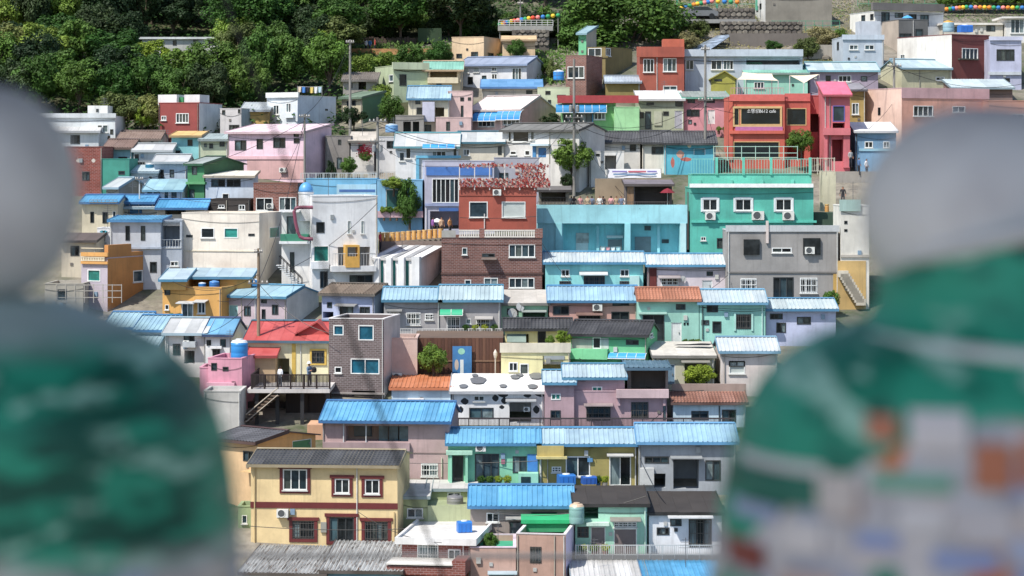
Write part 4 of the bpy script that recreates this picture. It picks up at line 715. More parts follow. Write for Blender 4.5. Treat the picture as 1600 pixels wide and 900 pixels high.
E24 = house('weathered grey concrete block with white side wall', 1196, 1300, -8, 44, '8f8a80', ('flat', .3), xs=1180, d=6, sc='d8d8d4', w='1182 10 3 8 k1; 1187 6 3 8 k1', mat='concrete')
E25 = house('long white grey building with dark parapet and tall windows', 1367, 1474, 18, 66, 'c4c8cc', ('flat', .2, 'a09c98'), xs=1328, d=6, sc='e0dfd8', w='1377 19 13 15 k2; 1398 20 13 8 k2; 1420 22 12 8 k2; 1438 23 13 18 k2; 1346 24 6 9 k1; 1360 22 5 9 k1', ex=[('box', 1364, 1476, 4, 18, .5, '6f6c6a', 'fascia')])
E25b = house('dark grey box house with beige side under the blue parasol', 1404, 1450, 31, 82, '6b6c6c', ('flat', .3, '8d8a86'), xs=1377, d=5, sc='b8a898', w='1405 52 19 12 k2; 1430 45 12 14 k1')
E26 = house('dark red house with long white side wall and window box', 1487, 1546, 54, 136, '7a3a36', ('flat', .3, 'b8b4b0', '8a4440'), xs=1402, d=9, sc='e6dfd6', w='1503 75 25 18 w4; 1407 85 7 8 w2', ex=[('box', 1500, 1530, 91, 94, .35, '4a4a40', 'flower_box')])
E26b = house('lilac blue house with wide dark window beside the dark red house', 1547, 1596, 62, 140, 'b4b8d4', ('flat', .3, 'b8b8bc'), d=6, w='1557 77 28 18 k4; 1568 122 10 6 k1', ex=[('box', 1546, 1598, 57, 63, .2, 'c0c4dc', 'fascia'), ('box', 1544, 1596, 112, 117, .2, 'c4ccd4', 'band')])
E26c = house('cream shed with thin white roof behind the rooftop tanks', 1472, 1567, 36, 62, 'cfc8b8', ('slab', .3, 'e0dcd4'), d=4, w='1541 39 14 10 k2; 1490 42 8 8 k1')
E26d = house('white curved roof house with blue glazed doors', 1572, 1640, 26, 66, 'd8d6d0', ('slab', .5, 'd4d2cc'), d=5, w='1579 30 21 22 w3')
E27 = house('beige house with pale blue sheet roof beside utility pole', 1409, 1484, 106, 142, 'c0bc98', ('gable', 93, 'c4e0f0', 'smooth', '8fb8cc'), xs=1376, d=5, w='1462 120 14 6 w2')
E28 = house('brown walled house with pale patched roof beside blue barrel', 1488, 1582, 137, 168, '8a6c60', ('shed', 124, 'cfe4ec', 'metal', '8fa8b4'), d=5, w='1500 145 14 10 k1')
# ---- upper left
G1 = house('white lilac house with stairs of dark windows above the pink house', 417, 465, 150, 214, 'd4dcec', ('flat', .3, 'd0d4d8', 'e4e8ee'), xs=525, d=6, sc='ccd6e6', w='427 164 9 15 w2; 447 161 8 15 w2; 508 170 4 3 k1', ex=[('box', 415, 466, 145, 152, .2, 'dfe4f0', 'fascia'), ('box', 444, 458, 176, 184, .3, 'd4dcec', 'ledge')])
G2 = house('pink two storey house with row of square dark windows', 356, 476, 206, 286, 'e4c0d0', ('shed', 194, 'f0ccd4', 'flat', 'e8c4cc'), xs=518, d=5.5, w='367 219 18 16 k2; 401 217 10 16 k1; 427 215 19 16 k2; 459 207 8 7 k1; 459 216 9 8 k1; 404 254 13 14 k1; 420 253 11 16 k1; 463 248 6 16 k1', ex=[('box', 356, 476.5, 244, 249, .12, 'd8a8b0', 'band'), ('box', 386, 476.4, 249, 280, .04, 'cf9f9c', 'lower_cladding'), ('ac', 436, 262, 10)])
G2b = house('weathered grey concrete box house beside the pink house', 508, 548, 213, 270, '8d8680', ('flat', .2), d=4.5, w='528 218 5 8 k1; 526 246 8 18 k1; 499 254 6 8 k1')
G2c = house('white house with patchy tin roof and red flowers', 546, 584, 220, 270, 'cfcac4', ('shed', 206, 'c0b8ac', 'flat', '8d8880'), d=4.5, w='560 226 8 10 k1')
G2d = house('white grey flat house below the blue rooftop tank', 592, 625, 214, 268, 'c4c4c6', ('flat', .2), d=4.5, w='604 220 14 12 k2')
G3 = house('small white and grey house with tiny windows under the wood', 344, 377, 170, 222, 'c8c4c4', ('flat', .25), xs=415, d=6, sc='98aab4', w='347 172 5 7 k1; 358 195 16 9 k3; 372 171 5 6 k1', mat='stucco')
G3b = house('low house with white awning roof and yellow wall', 378, 420, 172, 212, 'd0a850', ('shed', 160, 'd8e4ee', 'metal', 'c0ccd8'), d=4)
G4 = house('red brown and white house with white grid window', 248, 311, 161, 224, '9a3e38', ('flat', .3, 'b8b0a8', 'a8443e'), xs=347, d=6, sc='dfe2e8', w='275 177 20 15 w4; 252 181 8 7 w2', ex=[('in', 247, 276, 148, 164, .4, 2.5, 'e4e4e4', 'roof_room'), ('in', 288, 312, 148, 164, .4, 2.5, 'e4e4e4', 'roof_room'), ('in', 279, 286, 152, 164, 1.0, .8, '3a9a5c', 'roof_hatch', 'paint')])
G5 = house('long white house with small roof cabin at the edge of the wood', 60, 180, 182, 238, 'd4dadc', ('flat', .2, 'd8dcdc'), d=6, w='152 195 8 12 w1; 160 195 9 12 w1; 172 202 5 8 k1; 168 212 4 6 k1', ex=[('box', 58, 181, 177, 184, .2, 'cfd6da', 'fascia'), ('in', 137, 168, 165, 180, 1.5, 3, 'e0e0dc', 'roof_cabin'), ('in', 150, 154, 170, 175, 1.45, .08, '3a4044', 'window', 'glass')])
G5b = house('white lean-to with pale ribbed roof in front of the long white house', 76, 154, 205, 246, 'cfd4d8', ('shed', 194, 'e8e8e4', 'metal', 'c8ccd0'), d=3.2, w='110 211 15 14 k3', xs=159)
G6 = house('low house with old brown roof below the red brown house', 186, 250, 217, 246, 'c8bdb4', ('gable', 205, 'b09484', 'tile', '8a7468'), d=5, w='236 221 4 4 k1')
G7 = house('sky blue house with brown roof and dark gable', 164, 206, 231, 272, '8fc8d4', ('gable', 218, 'a8887a', 'tile', '7a6258'), xs=224, d=5, w='166 239 4 6 w1; 171 239 4 6 w1; 185 245 14 8 k2')
G8 = house('pale grey house with white roof and balcony rail', 209, 268, 235, 276, 'c4ccd0', ('gable', 225, 'eceeee', 'smooth', 'd0d8dc'), d=4.5, w='208 241 9 9 k1; 208 253 18 4 k2', ex=[('rail', 210, 240, 250, 258, .4, '9aa0a0', .25)])
G9 = house('turquoise house with yellowish roof edge', 268, 313, 212, 262, '7fccd4', ('shed', 205, 'd8b478', 'flat', 'b89860'), d=5, w='293 218 8 10 k1; 274 235 8 8 k1')
G10 = house('pale green house with three small dark windows', 313, 356, 218, 268, 'c4cca8', ('shed', 209, 'bcd0d0', 'metal', 'a8b8b8'), d=5, w='319 224 4 6 k1; 327 224 6 8 k1; 343 217 8 12 k1')
G11 = house('rusty red brick house beside the grey statue head', 100, 160, 230, 306, '8f4436', ('flat', .3), d=6, mat='brick', w='128 268 12 14 k2', ex=[('spots', 'cfc4b8', [(123, 251, 4, 3), (146, 251, 3, 3)])])
G12 = house('dark teal green house with flat top', 157, 202, 249, 306, '2f9a86', ('flat', .2), d=5, w='185 267 10 6 k1')
G13 = house('light blue house with pale curved roof and square windows', 241, 292, 253, 296, 'b0c6dc', ('gable', 242, 'dfe4e6', 'smooth', 'b8c4cc'), d=4.5, w='246 265 10 14 k2; 265 265 7 12 k1')
G13b = house('low white blue shed with pale roof beside round tank', 203, 246, 268, 300, 'c4d0d8', ('shed', 258, 'cfe2ee', 'metal', 'a8c4d4'), d=3.5, w='232 275 6 7 w1')
G14 = house('dark green house with pale roof and broad green gable', 293, 319, 256, 318, '3f8a58', ('gable', 245, 'b8c4c0', 'smooth', '2f6a48'), xs=381, d=6.5, sc='3a6a44', w='300 260 8 13 k1; 296 296 8 14 k1', ex=[('box', 290, 320, 284, 288, .5, '4f9a60', 'ledge')])
G15 = house('pale blue house with long ribbon window below the green gable', 321, 396, 275, 320, 'c0cedc', ('shed', 267, 'dcd8cc', 'flat', 'c8bca4'), d=4, w='330 280 22 12 k2; 354 280 22 12 k2; 347 302 11 9 w1')
G16 = house('small house with white blue roof and grey gable', 166, 186, 293, 322, 'a8a498', ('gable', 278, 'dbe6ec', 'smooth', '9fc4d8'), xs=229, d=5, sc='9a9488')
G17 = house('low glazed house with pale aqua roof', 226, 284, 297, 326, 'c4d0d4', ('shed', 280, 'a4d8ec', 'smooth', '7fc0dc'), d=4, w='230 299 8 12 k1; 240 299 10 10 k2; 256 299 8 12 w1; 268 299 8 12 k1')
G18 = house('cream house with strong blue roof beside the grey statue head', 128, 184, 316, 372, 'd4c8a8', ('gable', 305, '4cb2e8', 'metal', '3a88cc'), d=5.5, w='141 331 6 17 k1; 160 331 9 18 k2; 176 330 5 10 w1', ex=[('rail', 140, 183, 312, 317, .5, '8a8074', .3)])
G18b = house('low house with strong blue sheet roof and blue end wall', 183, 240, 316, 350, '3f8fd0', ('gable', 305, '3fa8e0', 'metal', '2f80c4'), d=5)
G18c = house('market shed with pale roof and stacked boxes', 192, 248, 324, 356, 'b8bcb8', ('shed', 314, 'd4e4ea', 'metal', 'a8c8d8'), Y=yrow(352), d=2.6, w='200 326 22 8 v', name='shed', cat='shed')
G19 = house('low house with wide strong blue roof beside black house', 246, 322, 325, 358, 'b8b0a0', ('gable', 312, '42b0ea', 'metal', '3a88cc'), d=4.6, w='258 327 30 8 v; 284 328 6 6 k1')
G20 = house('black brown flat house with two small white windows', 329, 391, 312, 352, '433c38', ('flat', .2, '5f5854'), d=5, w='341 320 10 5 w2; 373 320 10 8 w2; 388 312 3 8 k1')
G21 = house('brick house with two wide white windows above the cream block', 396, 465, 287, 352, '8f5a4c', ('flat', .25), d=5, mat='brick', w='400 309 26 20 w2; 436 308 27 22 w3', ex=[('ac', 416, 318, 11), ('box', 434, 466, 330, 334, .6, 'dcdcd8', 'balcony_slab')])
G22 = house('sky blue walled building with painted white letters band', 478, 588, 280, 350, '5fb0d8', ('flat', .2, '8fb4c4'), d=5, w='560 300 14 20 k2', ex=[('box', 526, 588, 288, 306, .1, '9fcfe4', 'band'), ('box', 530, 586, 296, 300, .12, '3f6fb0', 'stripe', 'paint')])
G23 = house('blue house with dark teal shutter half covered in ivy', 589, 660, 282, 362, '6fb4dc', ('flat', .2, '8fb0c0'), d=5, w='603 296 32 28 d1f5a58', ex=[('box', 589, 661, 330, 340, .6, 'c8a4ac', 'awning_band', 'paint')])
G24 = house('small white house in the trees with flat white roof', 222, 346, 58, 100, 'c4c4be', ('slab', .3, 'd0d4d4'), d=5, w='244 62 10 10 k2; 302 61 8 10 k1; 270 63 6 8 k1; 326 62 10 9 k1')
G25 = house('ruined grey house with tin roof beside the tall pole', 536, 588, 125, 168, '9a948a', ('shed', 113, 'a89c90', 'tile', '77706a'), d=4.5, w='560 128 12 12 v; 545 130 6 8 k1')
G26 = house('tan and green shed among bushes below the pole', 534, 566, 152, 192, 'c4b89a', ('shed', 143, '8aa488', 'metal', '6f8a70'), xs=600, d=4, sc='5f8a64', w='542 158 6 8 k1; 550 157 6 8 k1', name='shed', cat='shed')

fl = house('white mural shed with painted palm on its wall', 152, 174, 357, 404, 'e4e6e6', ('flat', .1), d=3, name='shed', cat='shed', ex=[('spots', '3aa4b4', [(160, 362, 4, 2), (164, 362, 4, 2)]), ('box', 161.4, 162.6, 362, 376, .02, '4a6a5c', 'painted_trunk', 'paint')])
house('cream lower house with dark awning beside the ochre house', 96, 150, 376, 432, 'c8bca4', ('shed', 364, '5f5450', 'flat', '4a4240'), d=4, w='110 384 14 16 k2')
house('grey block shed with pipe racks below the ochre house', 70, 130, 444, 500, 'a8a294', ('flat', .2), d=5, w='90 452 14 16 k1', name='shed', cat='shed')
# ------------------------------------------------------------------ loose things
def tank(px, pb, pw, ph, Y, hx, label, lid='d8dde0', grp=None):
    q = Y/F; r = pw/2*q; Hh = ph*q; M = T(at(px, pb, Y+r)); t = thing('water_tank', label, 'tank', M, grp)
    link('tank_body', MB().lathe([(r*.94, 0), (r, .05*Hh), (r, .3*Hh), (r*.975, .33*Hh), (r, .36*Hh), (r, .62*Hh), (r*.975, .65*Hh), (r, .68*Hh), (r*.98, .82*Hh)], 20).mesh('tank_body', MT('plastic', hx), True), M, t)
    link('lid', MB().lathe([(r*.99, .82*Hh), (r*.8, .92*Hh), (r*.42, .95*Hh), (r*.4, Hh)], 20).mesh('lid', MT('plastic', lid), False), M, t)
    return t
def square_tank(px, pb, pw, ph, Y, hx, label):
    q = Y/F; w, Hh = pw*q, ph*q; M = T(at(px, pb, Y)) @ Rz(.2); t = thing('water_tank', label, 'tank', M)
    link('tank_body', MB().prism([(0, 0), (w*.8, 0), (w*.8, Hh*.8), (w*.65, Hh*.92), (w*.15, Hh*.92), (0, Hh*.8)], -w/2, w/2).mesh('tank_body', MT('plastic', hx)), M, t)
    for i in (-.3, 0, .3): block('tank_rib', 'plastic', hx, M, w*i-.03, w*i+.03, -.03, -.002, .05, Hh*.75, t)
    link('lid', MB().lathe([(w*.25, Hh*.9), (w*.22, Hh)], 14, ox=0, oy=w*.4).mesh('lid', MT('plastic', 'd8dde0')), M, t)
def late_props():
    for a in ((B6, 'before the mint house with porch pillars', 745, 800, 762, 4), (B7, 'before the olive yellow house', 930, 950, 762, 2), (C14b, 'along the grey striped door house', 720, 780, 523, 4), (D4, 'beside the white panel door', 1066, 1096, 546, 3), (C17, 'on the orange house terrace', 262, 285, 505, 2), (D5, 'before the barred square window', 1120, 1150, 546, 3), (E10, 'before the pink house', 1118, 1138, 210, 2), (A4, 'beside the shuttered brown doors', 903, 955, 870, 3)): pots(*a)
tank(374, 562, 27, 33, C12.Y+1.0, '2f86c8', 'tall blue ribbed water tank on the pink house')
tank(873, 125, 17, 16, E13c.Y+3, '2f86d0', 'blue water tank beside the brown brick house')
tank(398, 447, 9, 12, C16.Y+3.0, '4f9ed8', 'small blue tank behind the lilac house roof', 'e0e4e8')
tank(316, 450, 12, 9, C17.Y+2.0, '2a78c0', 'squat blue tank under the orange house roof terrace')
tank(335, 451, 16, 13, C17.Y+1.4, '2f6fb4', 'larger blue tank on the orange house roof terrace', '5f90c8')
tank(711, 791, 26, 18, B4.Y+.5, '8a8a88', 'grey ribbed tank on the olive green house terrace', '77777a')
tank(901, 818, 24, 33, A4.Y-.9, '7fa4a0', 'grey green tank with beige lid beside the green roof terrace', 'cdb49a')
tank(612, 207, 20, 14, G2d.Y+1.2, '6f9cc8', 'pale blue tank on the white grey flat house', 'a8b8c4')
tank(234, 264, 14, 9, G13b.Y+1.5, '2f6f8c', 'dark blue round tank on the low white blue shed')
tank(1482, 50, 18, 18, E26.Y+5, '8fb0bc', 'grey blue tank with orange lid on the dark red house', 'd0a050')
square_tank(1511, 50, 20, 12, E26.Y+3, '2f6fc4', 'bright blue tank on the dark red house roof')
square_tank(727, 832, 22, 18, A2.Y+3, '2a78cc', 'blue cube tank on the white slab roof of the brick house')
square_tank(887, 757, 26, 16, B7.Y-1.2, '2f74c0', 'blue tank with white top before the olive yellow house')
square_tank(922, 757, 22, 13, B7.Y-1.2, '3060b0', 'low blue tank with round white lid beside glass door')
square_tank(935, 231, 15, 13, E4a.Y+1.2, '2f8fd8', 'blue tank on the small house with black tile roof')

def fence(label, x0, x1, yt, yb, Y, hx, n, rails=(0.12, .95), post_w=.05, th=.05, name='railing', cat='railing', bars=0, grp=None):
    a, b = at(x0, yb, Y), at(x1, yb, Y); W = (b-a).x; Hh = (yb-yt)/F*Y; M = T(a); t = thing(name, label, cat, M, grp)
    for r in rails: block('rail', 'paint', hx, M, 0, W, -.02, .02, Hh*r-th/2, Hh*r+th/2, t)
    for i in range(n+1): x = W*i/n; block('post', 'paint', hx, M, x-post_w/2, x+post_w/2, -.035, .035, -.15, Hh, t)
    if bars:
        for i in range(bars):
            x = W*(i+.5)/bars; block('baluster', 'paint', hx, M, x-.015, x+.015, -.012, .012, Hh*rails[0], Hh*rails[-1], t)
    return t
def slab(name, label, cat, x0, x1, yt, yb, Y, dep, hx, mk='concrete', structure=False):
    a, b = at(x0, yb, Y), at(x1, yt, Y); M = T(a); me = MB().box(0, b.x-a.x, 0, dep, 0, b.z-a.z).mesh(name, MT(mk, hx))
    o = link(name, me, M)
    if structure: o['kind'] = 'structure'
    else: tag(o, label, cat)
    return o
# wooden retaining wall made of boards
def board_wall():
    Y = yrow(590); a, b = at(646, 592, Y), at(786, 528, Y); M = T(a); W = b.x-a.x; Hh = b.z-a.z
    t = thing('retaining_wall', 'brown boarded retaining wall under the grey houses', 'wall', M)
    link('wall_core', MB().box(0, W, .06, C14.Y-Y-.1, -1, Hh).mesh('wall_core', MT('concrete', '6b5a4e')), M, t); n = 26
    for i in range(n): block('plank', 'wood', random.choice(['6b4636', '5f3e30', '74503e']), M, W*i/n+.01, W*(i+1)/n-.01, random.uniform(-.02, 0), .05, -1, Hh, t)
    link('rail', MB().box(0, W, -.06, -.025, Hh*.42, Hh*.46).mesh('rail', MT('wood', '8a6a54')), M, t)
    p = slab('mural_panel', 'blue mural board with white round figure on the brown wall', 'panel', 707, 737, 541, 590, Y-.3, .08, '2a78b4', 'paint')
    link('painted_stripe', MB().box(0, 15/F*Y*.35, -.006, -.001, .2, 26/F*Y).mesh('painted_stripe', MT('paint', 'dce4e4')), T(at(719, 588, Y-.3)), p)
    link('painted_disc', MB().poly([(6/F*Y*math.cos(i*.45), -.006, 4/F*Y*math.sin(i*.45)) for i in range(14)]) or None, Matrix(), p) if False else None
    m = MB(); m.poly([(5.5/F*Y*math.cos(-i*.4488), -.008, 5.0/F*Y*math.sin(-i*.4488)) for i in range(14)]); link('painted_disc', m.mesh('painted_disc', MT('paint', '8fd0b4')), T(at(721, 549, Y-.3)), p)
    m = MB(); m.poly([(3.2/F*Y*math.cos(-i*.4488), -.007, 8.5/F*Y*math.sin(-i*.4488)) for i in range(14)]); link('painted_disc', m.mesh('painted_disc', MT('paint', 'c8b8a8')), T(at(713.5, 570, Y-.3)), p)
    M2 = T(at(774, 588, Y-.5)); l = thing('garden_lamp', 'pale garden lamp post against the brown boarded wall', 'lamp', M2); q = Y/F
    link('lamp_post', MB().tube([(0, 0, 0), (0, 0, 30*q)], .05).mesh('lamp_post', MT('paint', 'c8bcb0')), M2, l); link('lamp_head', MB().lathe([(1.5*q, 28*q), (3*q, 33*q), (3*q, 37*q), (.5*q, 42*q)], 10).mesh('lamp_head', MT('paint', 'ddd0c4')), M2, l)
board_wall()
fence('white thin railing along the grey houses above the brown wall', 625, 786, 513, 526, C14.Y-.7, 'd8d8d4', 9, bars=64)
fence('dark ornamental railing below the cow spotted and mauve houses', 716, 1148, 653, 668, yrow(678), '4a4244', 27, rails=(.1, .95), bars=210, th=.1)
slab('retaining_wall', 'dark concrete wall under the ornamental railing', 'wall', 716, 1148, 668, 700, yrow(678), .5, '6f6a66')
fence('pale railing along the lane below the mint house', 899, 1132, 851, 869, yrow(884), 'c0c2c0', 12, bars=70)
slab('retaining_wall', 'grey concrete lane wall below the pale railing', 'wall', 897, 1134, 868, 884, yrow(884), .6, '8d8d8a')
fence('pale steel railing on the street behind the white domed house', 470, 588, 270, 281, G22.Y+2.5, 'bcbcb8', 10, bars=40)
fence('pale pipe railing on the walkway by the white house', 555, 665, 268, 281, yrow(290), 'b8b8b4', 9, bars=36)
fence('teal and cream railing in front of the coral cafe', 1115, 1246, 228, 248, C26.Y+5.6, 'b4d4c4', 6, rails=(.1, .45, .95))
fence('cream railing on the lane beside the teal building', 1264, 1304, 246, 270, C26.Y+4.8, 'd4ccb8', 3, bars=12)
slab('retaining_wall', 'cream wall of the lane beside the teal building', 'wall', 1285, 1306, 268, 330, C26.Y+4.8, 2, 'cfc8a8', 'stucco')
slab('retaining_wall', 'dark green box wall beside the teal building', 'wall', 1272, 1309, 332, 356, C26.Y+.8, 2, '3f5a48', 'stucco')
slab('retaining_wall', 'old brown concrete wall behind the cafe terrace', 'wall', 930, 1052, 279, 330, C25.Y+6.0, .6, '9a8a74')
slab('retaining_wall', 'grey street wall with yellow posts below the ivy house', 'wall', 592, 690, 377, 420, C23.Y+7.0, 1.5, '8f8078')
def banner():
    Y = C25.Y+7.4; a, b = at(950, 278, Y), at(1033, 264, Y); M = T(a); W, Hh = b.x-a.x, b.z-a.z
    m = MB(); n = 10
    for i in range(n): m.quad((W*i/n, .06*math.sin(i), 0), (W*(i+1)/n, .06*math.sin(i+1), 0), (W*(i+1)/n, .06*math.sin(i+1)+.25, Hh), (W*i/n, .06*math.sin(i)+.25, Hh))
    o = tag(link('banner', m.mesh('banner', MT('cloth', 'd0d0d4')), M), 'long pale banner with coloured lines of print above the cafe terrace', 'banner')
    for z, hx, x0, x1 in ((.62, '8a80b8', .08, .36), (.62, 'c06a78', .38, .72), (.62, '8a80b8', .74, .92), (.3, '7f9ab8', .1, .9)): block('printed_line', 'cloth', hx, M, W*x0, W*x1, .25*z-.1, .25*z-.09, Hh*z, Hh*z+.14, o)
    for x in (0, W): block('banner_pole', 'paint', '8d8d8a', M, x-.03, x+.03, .1, .16, -1.2, Hh+.05, o)
banner()
def yellow_posts():
    for i in range(12):
        px = 597+8.3*i; Y = C23.Y+7.3; q = Y/F; M = T(at(px, 378-i*.6, Y)); t = thing('barrel_post', 'stubby orange yellow post on the street wall by the gallery', 'post', M, 'orange yellow posts along the street wall')
        r = 3.6*q; link('post_body', MB().lathe([(r, 0), (r, 11*q), (r*.85, 12*q)], 12).mesh('post_body', MT('paint', 'e0a850')), M, t); link('post_cap', MB().lathe([(r*.85, 12*q), (r*1.05, 12.4*q), (r*1.05, 14*q)], 12).mesh('post_cap', MT('paint', 'ecc070')), M, t)
    for i in range(3):
        px = 1292+13*i; Y = C26.Y+3.0; q = Y/F; M = T(at(px, 334, Y)); t = thing('barrel_post', 'stubby orange post beside the teal building stairs', 'post', M, 'orange posts beside the teal building')
        r = 3.4*q; link('post_body', MB().lathe([(r, -8*q), (r, 11*q), (r*.85, 13*q)], 12).mesh('post_body', MT('paint', 'd89a48')), M, t); link('post_cap', MB().lathe([(r*.85, 13*q), (r*1.05, 13.4*q), (r*1.05, 15*q)], 12).mesh('post_cap', MT('paint', 'ecc070')), M, t)
yellow_posts()
# pots, gas cylinders and service cables round the houses
def pots(h, where, px0, px1, row, n, Y=None):
    Y = Y or h.Y-.5
    for i in range(n):
        hx = random.choice(['9a5a40', '6b4a3c', '3f6a94', 'b8b0a4']); s = random.uniform(.13, .2); p = at(px0+(px1-px0)*(i+.5)/n, row, Y); M = T(p)
        t = thing('flower_pot', 'planted flower pot standing '+where, 'pot', M, 'flower pots '+where); link('pot', MB().lathe([(s*.7, 0), (s, .3), (s*1.08, .3), (s*1.08, .34)], 10).mesh('pot', MT('paint', hx)), M, t)
        link('plant', crown(random.choice(['mid', 'light', 'yellow']), i % 4)[0], M @ T((0, 0, .55)) @ Sc(.28, .28, .3), t)
slab('retaining_wall', 'low concrete ledge under the orange posts by the teal building', 'wall', 1284, 1326, 341, 372, C26.Y+2.6, 1, 'a8a294')
# red ribbon terrace
def ribbons():
    Y = C24.Y+1.4; a = at(718, 293, Y); q = Y/F; M = T(a); W = 141*q
    t = thing('ribbon_fence', 'rooftop fence hung with red and white wish ribbons', 'fence', M)
    for i in range(7): block('post', 'paint', 'd8d0cc', M, W*i/6-.04, W*i/6+.04, -.04, .04, -.2, 36*q, t)
    for z in (3, 12, 33): block('rail', 'paint', 'c8a4a0', M, 0, W, -.02, .02, z*q-.02, z*q+.02, t)
    for hx, cnt in (('9a3c38', 520), ('c4b0a4', 420), ('b8746c', 420)):
        m = MB()
        for i in range(cnt):
            u = random.random()
            if u < .62: x, z = random.uniform(0, W), random.uniform(0, 12)*q
            elif u < .88: x, z = random.uniform(W*.62, W*.95), random.uniform(10, 34)*q
            else: x, z = random.uniform(0, W), random.uniform(30, 36)*q
            s = random.uniform(.035, .085); y = random.uniform(-.14, .02); e = random.uniform(-.1, .1)
            m.quad((x-s, y, z), (x+s, y+e, z-.02), (x+s*.8+e, y+e, z+s*2.2), (x-s*.8+e, y, z+s*2))
        o = link('ribbons', m.mesh('ribbons', MT('cloth', hx)), M, t); o['kind'] = 'stuff'
ribbons()
# poles and cables
POLES = {}
def pole(key, px, pt, pb, Y, label, arms=((.93, 1.0),), grp=None, hx='8d8a84', r=.15):
    q = Y/F; Hh = (pb-pt)*q; M = T(at(px, pb, Y)); t = thing('utility_pole', label, 'pole', M)
    link('pole_shaft', MB().tube([(0, 0, -.8), (0, 0, Hh*.5), (0, 0, Hh)], [r, r*.85, r*.68], 10).mesh('pole_shaft', MT('concrete', hx)), M, t)
    for f, l in arms:
        a = block('cross_arm', 'paint', '6f6d6a', M, -l, l, -.22, -.14, Hh*f-.05, Hh*f+.05, t)
        for s in (-.85, -.4, .4, .85): link('insulator', MB().lathe([(.05, 0), (.07, .06), (.04, .12), (.06, .18)], 8).mesh('insulator', MT('plastic', 'c8c4bc')), M @ T((s*l, -.18, Hh*f+.05)), t)
    POLES[key] = (at(px, pt, Y), Hh)
    return t, M, Hh
pole('a', 547, 62, 210, yrow(212), 'tall grey pole standing at the edge of the wood', ((.97, .4),))
p_b = pole('b', 590, 183, 318, yrow(322), 'pole with drum transformer beside the ivy house', ((.95, .8), (.72, .7)))
pole('c', 476, 178, 292, yrow(294), 'slim grey pole in front of the pink house', ((.96, .5),), r=.12)
pole('d', 404, 388, 590, yrow(596), 'rust brown pole beside the red roofed house', ((.73, .75), (.97, .3)), hx='8a7864', r=.14)
p_e = pole('e', 897, 92, 300, yrow(306), 'tall pole with street lamp beside the street tree', ((.52, 1.0), (.56, .8)))
pole('f', 1102, 70, 262, yrow(268), 'grey pole beside the coral cafe', ((.55, .7), (.96, .4)))
pole('g', 1397, 90, 225, yrow(228), 'grey pole with looped wires beside the salmon apartments', ((.9, .7), (.6, .5)))
pole('h', 218, 279, 340, yrow(345), 'thin white lamp mast above the blue roofs', ((.98, .35),), hx='c4c8c8', r=.07)
pole('i', 813, -30, 50, yrow(66), 'slim pole standing in the lookout with lanterns', ((.55, .3),), r=.1)
pole('j', 71, 48, 100, yrow(108), 'pale pole standing in the wood', ((.97, .3),), hx='b0b0a8', r=.12)
for (t, M, Hh), nm in ((p_b, 'drum'), (p_e, 'drum')):
    for s in (-.3, .3): link('transformer', MB().lathe([(.15, 0), (.17, .06), (.17, .55), (.12, .62)], 12).mesh('transformer', MT('paint', '8a8c8c')), M @ T((s, -.3, Hh*.6)), t)
t, M, Hh = p_e
link('lamp_arm', MB().tube([(0, 0, Hh*.28), (-.8, -.3, Hh*.35), (-1.5, -.5, Hh*.355)], .05).mesh('lamp_arm', MT('paint', '9a9c9c')), M, t)
link('lamp_head', MB().box(-1.9, -1.45, -.62, -.4, Hh*.345, Hh*.345+.1).mesh('lamp_head', MT('paint', 'c0c2c2')), M, t)
def cable(label, a, b, sag=1.0, r=.022, hx='1c1c1e', grp='overhead cables'):
    a, b = Vector(a), Vector(b); pts = []
    for i in range(15): u = i/14; pts.append(a.lerp(b, u)-Vector((0, 0, sag*4*u*(1-u))))
    M = T(a); o = link('cable', MB().tube([p-a for p in pts], r, 5).mesh('cable', MT('paint', hx)), M); tag(o, label, 'cable', grp)
PT = lambda kx, f=0.0: POLES[kx][0]-Vector((0, .2, POLES[kx][1]*f))
CABLES = (((PT('c', .06)), PT('d', .26), 1.5), (PT('b', .05), PT('c', .05), .8), (PT('b', .06), PT('e', .45), 2.2), (PT('b', .1), PT('e', .5), 2.0), (PT('e', .45), PT('f', .45), 1.6), (PT('e', .48), PT('f', .5), 2.2), (PT('f', .45), PT('g', .1), 1.2), (PT('f', .5), PT('g', .12), 2.4), (PT('a', .03), PT('c', .02), 1.0), (PT('h', .02), PT('c', .1), .8), (PT('d', .27), at(514, 520, C9.Y-.2), .6), (PT('d', .3), at(340, 470, C16.Y), .4), (PT('g', .1), at(1640, 120, yrow(200)), 1.5), (at(390, 822, B1.Y-.6), at(636, 826, B1.Y-1.0), .15), (at(575, 722, B3.Y-.3), at(842, 720, B7.Y-.6), .12), (at(1100, 610, C8.Y-5), at(905, 560, C6.Y-1), .8), (at(590, 317, C22.Y-.3), at(452, 420, C21.Y-.6), .5), (at(718, 340, C24.Y+.8), at(838, 338, C24.Y+.8), .1), (at(760, 800, B5.Y-.6), at(1010, 775, A5.Y-.4), .6))
CLAB = ['between the slim pole by the pink house and the rust brown pole', 'from the drum transformer pole to the slim pole', 'from the transformer pole to the lamp pole, upper strand', 'from the transformer pole to the lamp pole, lower strand', 'from the lamp pole to the cafe pole, upper strand', 'from the lamp pole to the cafe pole, lower strand', 'from the cafe pole to the salmon apartments pole, tighter strand', 'from the cafe pole to the salmon apartments pole, slack strand', 'from the tall pole at the wood to the slim pole', 'from the white lamp mast to the slim pole', 'from the rust brown pole to the brick tower', 'from the rust brown pole to the lilac house', 'from the looped wire pole past the salmon apartments', 'across the lower storey of the yellow house', 'across the mint and olive yellow houses', 'from the pinkish white house to the green house', 'slanting across the white modern house', 'across the red upper storey of the brick building', 'from the grey brown house to the black tar roofs']
